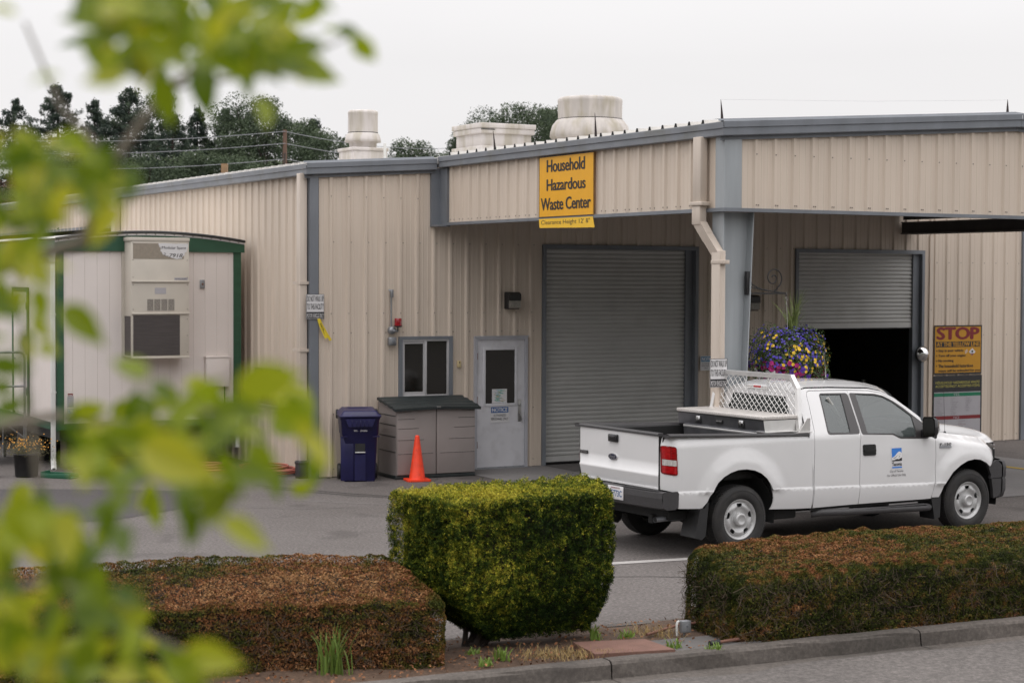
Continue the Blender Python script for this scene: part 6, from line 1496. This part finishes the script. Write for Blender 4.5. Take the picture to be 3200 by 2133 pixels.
# grass tuft, weeds, dry grass
def blades(name, n, spread, hgt, wdt, mt, loc, label, cat, bend=.35, group=None, seed=1, kind=None):
    r1 = random.Random(seed); mb = MB()
    for i in range(n):
        a = r1.uniform(0, 6.28); b = Vector((r1.gauss(0, spread), r1.gauss(0, spread*.6), 0)); h = hgt*r1.uniform(.5, 1.1); sp_ = bend*h*r1.uniform(.2, 1.2)
        pts = [b+Vector((math.cos(a)*sp_*k**2, math.sin(a)*sp_*k**2, h*k-.3*sp_*k**3)) for k in (0, .3, .6, .85, 1)]
        s = Vector((-math.sin(a), math.cos(a), 0)) if r1.random() < .5 else Vector((1, 0, 0)); vs = []
        for k, p in enumerate(pts): ww = wdt*(1-(k/4)**1.5)*.5+.0003; vs += [tuple(p-s*ww), tuple(p+s*ww)]
        mb.add(vs, [(2*k, 2*k+1, 2*k+3, 2*k+2) for k in range(4)], mt, True)
    return mb.build(name, None, label, cat, group, kind, loc=loc)
GG = mat('grass_green', (.13, .20, .035), .5, island=.35, transl=.25); DG = mat('dry_grass', (.34, .24, .10), .8, island=.3); WD = mat('weed_green', (.16, .25, .04), .6, island=.3, transl=.25)
def G3(u, v, z):   # point of the ground plane z under image column/row (used to stand things where they grow)
    a = (u-1600)/5651.8; b = -(v-1066.5)/5651.8; dy = 1*math.cos(.03517)+b*math.sin(.03517); dz = -math.sin(.03517)+b*math.cos(.03517); k = (z-CAMZ)/dz; return Vector((a*k, dy*k, z))
blades('grass_tuft', 60, .05, .40, .012, GG, G3(1045, 2112, .12), 'tuft of long green grass at the foot of the left hedge', 'grass', .45, seed=2)
for i, (u, v, h, lb) in enumerate(((1862, 1998, .16, 'green weeds beside the yew at the far kerb'), (1958, 2000, .12, 'small green weed clump behind the rust-coloured cover'), (2110, 2030, .12, 'weed sprouting right of the rust-coloured cover'), (2235, 2035, .10, 'weeds at the kerb in front of the right hedge'), (1570, 2062, .12, 'weed under the yew near the kerb'), (1520, 2080, .08, 'small weed at the kerb left of the yew stem'), (1480, 2052, .09, 'weed beside the yew stem'))):
    o = blades('weed', 26, .035, h, .014, WD, G3(u, v, .12), lb, 'weed', .6, 'weeds in the planting strip', seed=20+i)
blades('dry_grass', 160, .12, .13, .004, DG, G3(2035, 1990, .12), 'dry straw-coloured grass between far kerb and electrical box', 'dry grass', .8, seed=41, kind='stuff')
blades('dry_grass', 380, .20, .08, .004, DG, G3(1745, 2050, .12), 'dry straw-coloured grass under the right side of the yew', 'dry grass', .8, seed=42, kind='stuff')
blades('dry_grass', 110, .08, .08, .004, DG, G3(1890, 2052, .12), 'dry grass at the kerb below the rust-coloured cover', 'dry grass', .8, seed=43, kind='stuff')
n = 2600; a_ = rng.uniform(-3, 8, n); o_ = rng.uniform(-1.25, -.02, n); P = np.array([tuple(KW(a, o, .14+.02*rng.random())) for a, o in zip(a_, o_)])
lo = leafmesh('leaf_litter', P, np.tile([0, 0, 1.], (n, 1)), rng.uniform(.015, .04, n), [mat('litter', (.20, .085, .035), .85, island=.5)], None, 'leaf', None, .6, .5); tag(lo, kind='stuff', label='fallen reddish-brown leaves scattered on the planting strip soil', cat='leaves')
# rust coloured cover plate, concrete slab, box, drip pipe
pl_ = [(.514, 14.871), (1.12, 15.016), (1.336, 14.593), (.677, 14.393)]
def chk(name, c):
    m = mat(name, c, .85, noise=.2, nscale=(7, 7, 7)); nt = m.node_tree; L = nt.links.new; p = [x for x in nt.nodes if x.type == 'BSDF_PRINCIPLED'][0]
    t = N(nt, 'ShaderNodeTexCoord'); mg = N(nt, 'ShaderNodeMapping'); mg.inputs['Rotation'].default_value = (0, 0, R(20)); mg.inputs['Scale'].default_value = (32, 32, 32); L(t.outputs['Object'], mg.inputs[0]); ck = N(nt, 'ShaderNodeTexChecker'); ck.inputs['Scale'].default_value = 1; L(mg.outputs[0], ck.inputs['Vector'])
    b = N(nt, 'ShaderNodeBump'); b.inputs['Strength'].default_value = .8; b.inputs['Distance'].default_value = .005; L(ck.outputs['Fac'], b.inputs['Height']); L(b.outputs[0], p.inputs['Normal']); return m
mb = MB(); mb.prism(pl_, .10, .170, chk('rusty_plate', (.20, .105, .08)), 'z'); mb.build('access_cover', None, 'flat rust-coloured metal access cover set in the planting strip', 'access cover')
mb = MB(); mb.prism([(1.13, 15.05), (1.95, 15.42), (2.1, 15.05), (1.36, 14.66)], .08, .145, LM, 'z'); mb.build('concrete_slab', kind='structure')
mb = MB(); mb.tube([KW(1.25, -.55, .175), KW(1.7, -.75, .19), KW(2.5, -.80, .18), KW(3.2, -.9, .17)], .013, M['rust'], 8); mb.tube([KW(1.62, -.06, .165), KW(1.95, -.10, .17), KW(2.4, -.2, .17)], .014, M['rust'], 8); mb.tube([KW(1.56, -.05, .165), KW(1.66, -.065, .168)], .022, M['black'], 10)
mb.build('drip_pipe', None, 'thin brown irrigation pipe lying on the soil by the right hedge', 'pipe')
eb = empty('electrical_box', G3(2142, 1982, .15), R(20), 'small grey weatherproof electrical box on a short post left of the right hedge', 'electrical box')
eb.scale = (.68, .68, .72)
mb = MB(); mb.tube([(0, 0, -.05), (0, 0, .05)], .016, M['galv']); mb.build('post', eb)
mb = MB(); mb.box(-.055, .06, -.04, .03, .04, .18, M['galv'], .006); mb.box(-.06, .065, -.062, -.042, .045, .185, M['galv'], .006); mb.lathe([(0, -.068), (.012, -.066), (.014, -.060)], M['trim'], 12, 'y', (.012, 0, .12)); mb.build('box', eb)
mb = MB(); mb.tube([(-.06, .02, .17), (-.085, .02, .16), (-.095, .02, .12), (-.09, .02, .0)], .016, M['pvc'], 8); mb.build('conduit', eb)

# ================================================================== BACKGROUND: trees, pole, wires
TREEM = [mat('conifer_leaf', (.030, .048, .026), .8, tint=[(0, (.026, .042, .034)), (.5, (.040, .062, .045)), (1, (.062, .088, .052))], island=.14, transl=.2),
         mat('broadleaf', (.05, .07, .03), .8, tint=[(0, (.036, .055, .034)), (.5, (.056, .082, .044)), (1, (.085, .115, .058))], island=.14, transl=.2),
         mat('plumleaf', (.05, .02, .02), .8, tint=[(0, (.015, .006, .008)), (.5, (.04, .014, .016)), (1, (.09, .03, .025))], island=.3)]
def tree_at(u, vtop, Y, kind, wd, label, seed, name='pine_tree', cat='tree', vbot=None):
    x = (u-1600)/5651.8*Y; H = CAMZ+(868-vtop)/5651.8*Y
    root = empty(name, (x, Y, 0), 0, label, cat, 'trees behind the buildings')
    g2 = np.random.default_rng(seed); mb = MB(); lean = g2.normal(0, .02)*H
    mb.tube([(0, 0, 0), (lean*.5, 0, H*.5), (lean, 0, H*(.97 if kind == 0 else .78))], [.20+.01*H, .13, .02], M['bark'], 7); 
    P = []; Nn = []; T_ = []
    if kind == 0:
        z = H*.22; nb = 0
        while z < H*.985:
            t = (z-H*.22)/(H*.78); rad = wd*1.30*(1-t)**.95+.08; k = 5+int(4*g2.random())
            for j in range(k):
                a = g2.uniform(0, 6.28); L_ = rad*g2.uniform(.6, 1.2); droop = g2.uniform(-.05, .30)
                m = int(30+L_*62); s = np.sqrt(g2.uniform(.02, 1, m)); wv = .17*(1-s*.55)*(.4+.3*L_)
                px = math.cos(a)*s*L_-math.sin(a)*g2.normal(0, 1, m)*wv; py = math.sin(a)*s*L_+math.cos(a)*g2.normal(0, 1, m)*wv; pz = z-droop*L_*s**1.3+.12*L_*s**3+g2.normal(0, .07, m)
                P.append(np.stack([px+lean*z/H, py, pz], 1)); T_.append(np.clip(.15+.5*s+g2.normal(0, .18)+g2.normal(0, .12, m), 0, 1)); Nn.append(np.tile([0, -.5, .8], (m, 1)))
                if j < 2 and L_ > .8: mb.tube([(lean*z/H, 0, z), (math.cos(a)*L_*.8+lean*z/H, math.sin(a)*L_*.8, z-droop*L_*.7)], [.04, .01], M['bark'], 4)
            z += .20+.12*(1-t)*g2.random()
        sz = .15
    else:
        zc = H*.62; nb = int(70+wd*38)
        for j in range(nb):
            hh = g2.uniform(.28, .97); rr2 = wd*max(.12, 1-abs((hh-.52)/.52)**2.4)**.5; a2 = g2.uniform(0, 6.28); r = g2.uniform(.1, 1)**.5
            c = np.array([math.cos(a2)*rr2*r, math.sin(a2)*rr2*r, hh*H-.4]); cr = g2.uniform(.45, .95)*(.55+.10*wd)
            m = int(230*cr/.6); q = g2.normal(0, 1, (m, 3)); q /= np.linalg.norm(q, axis=1)[:, None]; q *= g2.uniform(.3, 1, (m, 1))**.6*cr*np.array([1, 1, .75])
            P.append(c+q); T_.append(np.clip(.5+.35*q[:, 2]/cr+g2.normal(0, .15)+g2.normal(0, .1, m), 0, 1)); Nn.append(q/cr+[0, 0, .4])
            if j % 4 == 0: mb.tube([(0, 0, H*.35), tuple(c*[.5, .5, .8]), tuple(c)], [.07, .04, .015], M['bark'], 4)
        sz = .11
    mb.build('trunk', root)
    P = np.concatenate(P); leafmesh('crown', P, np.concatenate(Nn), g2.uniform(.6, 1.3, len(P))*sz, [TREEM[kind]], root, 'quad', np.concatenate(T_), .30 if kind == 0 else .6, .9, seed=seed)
F = 1.3605
for i, (u, v, Y, k, wd, lb) in enumerate((
    (45, 225, 82, 0, 2.6, 'pale-topped conifer at the far left behind the leaves'), (143, 190, 84, 0, 2.9, 'tall spreading conifer, second from the left'), (212, 228, 86, 0, 2.4, 'narrow dark conifer left of the tallest pair'),
    (285, 205, 80, 0, 2.9, 'dark dense conifer left of the feathery tree'), (345, 188, 88, 1, 2.0, 'tall feathery deciduous tree behind the dark conifer'), (398, 262, 78, 0, 2.3, 'lower conifer under the hanging leaf'),
    (445, 248, 84, 0, 2.2, 'slim conifer with bright tip left of the middle'), (520, 250, 86, 0, 2.6, 'conifer just left of the big rounded tree'), (583, 208, 84, 1, 2.6, 'big rounded tree left of the utility pole'),
    (655, 242, 82, 1, 2.4, 'rounded dark tree right behind the utility pole'), (718, 268, 84, 0, 1.7, 'small pointed conifer right of the utility pole'), (762, 285, 78, 1, 1.9, 'loose pale tree beside the leftmost roof ventilator'),
    (485, 335, 74, 1, 2.2, 'low bushy tree in the middle of the tree row'), (330, 345, 72, 1, 2.2, 'low bushy tree in front of the dark conifer'), (170, 350, 72, 1, 2.2, 'low bushy tree near the far left behind leaves'),
    (600, 345, 70, 1, 2.0, 'low green bush tree above the eave near the pole'), (945, 298, 84, 1, 1.5, 'small loose tree between the first two ventilators'), (1000, 325, 86, 1, 1.5, 'low loose tree just left of the square ventilator'),
    (1180, 224, 88, 1, 3.3, 'broad dark tree between square ventilator and big fan'), (1285, 222, 92, 1, 1.5, 'tree top peeking behind the big round fan'), (1503, 288, 95, 1, .9, 'tiny tree top above the canopy roof'), (1110, 268, 90, 1, 2.0, 'smaller tree on the left flank of the broad dark tree'))):
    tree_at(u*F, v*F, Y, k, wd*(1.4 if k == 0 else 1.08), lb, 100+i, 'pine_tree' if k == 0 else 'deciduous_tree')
tree_at(30*F, 385*F, 60, 2, 1.7, 'dark plum-red small tree at the far left edge', 140, 'plum_tree')
tree_at(345*F, 405*F, 62, 1, 2.0, 'rounded green bush just above the left eave', 141, 'bush', 'bush')
tree_at(230*F, 400*F, 66, 1, 2.2, 'green bush left of the rounded bush above the eave', 142, 'bush', 'bush')
def at(u, v, Y): return Vector(((u-1600)/5651.8*Y, Y, CAMZ+(868-v)/5651.8*Y))
p0 = at(890, 411, 58)
mb = MB(); mb.tube([(0, 0, 0), (0, 0, p0.z)], [.10, .065], mat('pole_wood', (.14, .085, .062), .9, noise=.3, nscale=(8, 8, 1)), 10); mb.build('utility_pole', None, 'reddish wooden utility pole carrying three wires above the eave', 'utility pole', loc=(p0.x, 58, 0))
for (va, vb, vc), lb in zip(((422, 416, 440), (461, 453, 472), (510, 502, 511)), ('top wire on the utility pole', 'middle wire on the utility pole', 'lowest wire on the utility pole')):
    A0_, B0_, C0_ = at(-400, va-3, 64), at(890, vb, 57.9), at(1400, vc+26, 75); mb = MB()
    mb.tube([A0_.lerp(B0_, t)-Vector((0, 0, .35*4*t*(1-t)))*1.0 for t in np.linspace(0, 1, 24)], .011, M['galv'], 5); mb.tube([B0_.lerp(C0_, t)-Vector((0, 0, .2*4*t*(1-t))) for t in np.linspace(0, 1, 16)], .011, M['galv'], 5); mb.build('power_line', None, lb+', running across the trees', 'wire', 'wires on the utility pole')
p0 = at(702, 517, 48); mb = MB(); mb.box(-.08, .08, -.08, .08, 0, p0.z, mat('post_tan', (.25, .16, .09), .9, noise=.2)); mb.build('wooden_post', None, 'short tan square post top above the left eave', 'post', loc=(p0.x, 48, 0))
p0 = at(886, 484, 46); mb = MB(); mb.tube([(0, 0, 0), (0, 0, p0.z-.5), (.03, 0, p0.z)], .03, M['bark'], 6); mb.build('metal_rod', None, 'thin dark rod beside the utility pole above the eave', 'rod', loc=(p0.x, 46, 0))
hx = at(228*F, 350*F, 100); mb = MB(); mb.box(-4, 4, 0, 6, 0, hx.z-1.6, M['siding']); mb.prism([(-4.4, hx.z-1.6), (4.4, hx.z-1.6), (0, hx.z+.2)], -.3, 6.3, M['trim'], 'y'); mb.build('house', None, 'grey gabled roof of a house glimpsed through the far trees', 'house', loc=(hx.x, 100, 0))

# ================================================================== FOREGROUND TREE (out of focus)
ft = empty('foreground_tree', (-1.75, 2.7, 0), 0, 'blurred bright green leafy branches hanging in front on the left', 'tree')
r1 = random.Random(12); TB = M['bark']; off = Vector((-1.75, 2.7, 0)); TB = mat('grey_bark', (.20, .17, .13), .8, noise=.3)
def F3(X, Yd, dep): return at(X*F, Yd*F, dep)-off
mb = MB(); mb.tube([(0, 0, 0), (.02, 0, 1.5), (.05, .03, 3.2), (.1, 0, 4.6)], [.11, .09, .07, .04], TB, 12); mb.build('trunk', ft)
mb = MB()
def br(pts, r0, r1_): mb.tube(pts, list(np.linspace(r0*.7, r1_*.7, len(pts))), TB, 8)
br([Vector((.05, 0, 3.1)), F3(-60, 640, 2.5), F3(190, 560, 2.5), F3(260, 380, 2.5), F3(380, 210, 2.5), F3(560, 90, 2.45)], .018, .005)
br([F3(260, 380, 2.5), F3(140, 250, 2.6), F3(60, 60, 2.6)], .006, .003); br([F3(380, 210, 2.5), F3(620, 170, 2.5), F3(800, 90, 2.5)], .005, .002)
br([Vector((.04, 0, 2.4)), F3(-80, 1000, 2.4), F3(120, 960, 2.4), F3(330, 980, 2.4), F3(560, 930, 2.4), F3(700, 960, 2.4)], .014, .003); br([F3(330, 980, 2.4), F3(430, 1100, 2.4), F3(520, 1200, 2.4)], .006, .002)
br([Vector((.03, 0, 1.9)), F3(-60, 1400, 2.3), F3(120, 1330, 2.3), F3(300, 1450, 2.3), F3(480, 1530, 2.3)], .012, .003); br([F3(120, 1330, 2.3), F3(90, 1150, 2.3), F3(60, 900, 2.35), F3(40, 600, 2.4)], .007, .003)
mb.build('branches', ft)
LV = []   # X, Y, tip angle (deg, image), size, depth, tint
def L_(X, Y, ang, s, dep=None, t=None): LV.append((X, Y, ang, s, dep*.88 if dep else r1.uniform(1.75, 2.6), t if t is not None else r1.random()))
for q in ((835, 115, -50, .85), (800, 82, -15, .7), (712, 172, -20, 1.25, 2.5, .62), (690, 118, 10, .9), (640, 150, -40, .8), (765, 75, -10, .6), (603, 262, -80, .95), (560, 190, -75, .95, 2.5, .2), (470, 205, -85, 1.25, 2.5, .12), (385, 225, -80, 1.25, 2.5, .45), (520, 150, -60, 1.), (330, 165, -110, .9), (245, 185, 200, .8),
          (110, 185, 185, .55), (205, 55, 170, 1.0), (180, 110, 190, .9), (260, 30, 120, 1.), (330, 60, 80, 1.1, 2.5, .9), (430, 40, 60, 1.2, 2.5, .85), (550, 30, 40, 1.2, 2.5, .8), (620, 60, 10, 1.1, 2.5, .7), (655, 20, 20, .9), (400, 120, -60, 1.1, 2.5, .6), (480, 100, -30, 1.1, 2.5, .75), (300, 110, 200, 1.), (580, 110, -40, 1., 2.5, .8), (270, 150, 230, .9), (355, 5, 90, 1), (480, -10, 90, 1), (595, -15, 80, 1), (10, 30, 160, .6),
          (185, 745, -40, 1.15, 2.3, .5), (60, 120, 170, .01)): L_(*q)
def fill(X0, X1, Y0, Y1, n, s0=.75, s1=1.2, cond=None):
    k = 0
    while k < n:
        X, Y = r1.uniform(X0, X1), r1.uniform(Y0, Y1)
        if cond and not cond(X, Y): continue
        L_(X, Y, r1.uniform(-140, 30), r1.uniform(s0, s1)); k += 1
fill(200, 650, -30, 165, 87, .6, 1.05); fill(470, 740, 10, 160, 28, .6, 1.)
fill(30, 260, 330, 520, 42, .55, 1.); fill(-40, 120, 330, 640, 42, .55, 1.); fill(150, 300, 380, 440, 7, .6, .9); fill(-30, 60, 560, 1000, 15, .6, 1.); fill(60, 110, 640, 860, 3, .6, .8)
fill(120, 260, 980, 1120, 4, .6, .9)
for q in ((300, 850, 150, 1.0, 2.3, .55), (380, 920, -140, .9), (470, 905, 40, 1.1, 2.25, .6), (615, 880, 5, 1.45, 2.1, .75), (560, 945, -160, 1.2, 2.3, .3), (665, 965, -20, 1., 2.3, .6), (718, 1035, -55, 1.0, 2.2, .95), (700, 1000, -60, .8, 2.2, .9), (500, 1000, -120, 1.2, 2.3, .25), (430, 950, -150, 1.1), (600, 1060, -70, 1.1, 2.3, .55), (635, 1110, -80, .8), (400, 1060, -20, 1.6, 2.05, .95), (330, 1020, 180, 1.2, 2.1, .5), (460, 1110, -60, 1.2, 2.2, .5), (540, 1120, -100, 1., 2.2, .35), (500, 1170, -90, 1.2, 2.2, .55), (560, 1230, -30, 1.2, 2.15, .85), (450, 1210, -110, 1., 2.2, .15), (250, 1000, 160, 1.1), (200, 1060, 170, 1.1), (170, 1000, 120, 1.), (290, 1120, -120, 1.1), (350, 1170, -90, 1.1), (420, 1160, -80, 1.), (300, 940, 60, .8)): L_(*q)
fill(180, 600, 930, 1180, 36, .6, 1.)
fill(-40, 230, 1150, 1570, 87, .7, 1.15); fill(180, 330, 1300, 1570, 15, .7, 1.05); fill(300, 420, 1480, 1580, 7, .7, 1.); L_(480, 1522, -10, 1.2, 2.1, .85); L_(420, 1560, -20, 1.0, 2.1, .6); L_(240, 1200, -90, 1.0); L_(280, 1250, -70, .9)
fill(380, 720, 870, 1130, 16, .65, 1.05); fill(150, 420, 880, 1100, 8, .65, 1.)
Lf = [(0, -.50, 0), (.13, -.45, .3), (.27, -.30, .7), (.325, -.10, 1), (.29, .12, 1), (.19, .34, .8), (.07, .52, .4), (0, .68, .1)]
lm = mat('fore_leaf', (.2, .3, .03), .36, tint=[(0, (.075, .135, .003)), (.35, (.15, .215, .005)), (.65, (.25, .315, .008)), (.85, (.36, .385, .014)), (1, (.46, .44, .03))], transl=.5, spec=.5)
vs, fs, tn = [], [], []
for X, Y, ang, s, dep, t in LV:
    if s < .1: continue
    c = F3(X, Y, dep); s *= .049; a = R(ang)
    tip = Vector((math.cos(a), r1.uniform(-.7, .7), math.sin(a))).normalized(); nn = Vector((r1.uniform(-1.1, 1.1), -1, r1.uniform(-.3, 1.6))).normalized(); sd_ = tip.cross(nn).normalized(); nn = sd_.cross(tip)
    b = len(vs); fold = r1.uniform(.1, .6); curl = r1.uniform(-.9, .3)
    mid = [(0, y) for _, y, _ in Lf]
    for sx in (-1, 1):
        for x, y, w_ in Lf: vs.append(c+sd_*(sx*x*s*.95)+tip*(y*s)+nn*(fold*x*s+curl*s*(y+.5)**2*.4))
    for x, y, w_ in Lf: vs.append(c+tip*(y*s)+nn*(curl*s*(y+.5)**2*.4))
    for i in range(7):
        fs.append((b+i, b+i+1, b+16+i+1, b+16+i)); fs.append((b+8+i, b+16+i, b+16+i+1, b+8+i+1)); tn += [t, t]
me = bpy.data.meshes.new('foliage'); me.from_pydata([tuple(v) for v in vs], [], fs); me.materials.append(lm); at_ = me.attributes.new('tint', 'FLOAT', 'FACE'); at_.data.foreach_set('value', np.array(tn, dtype=np.float32)); me.polygons.foreach_set('use_smooth', [True]*len(fs)); me.update()
o = bpy.data.objects.new('foliage', me); COL.objects.link(o); o.parent = ft
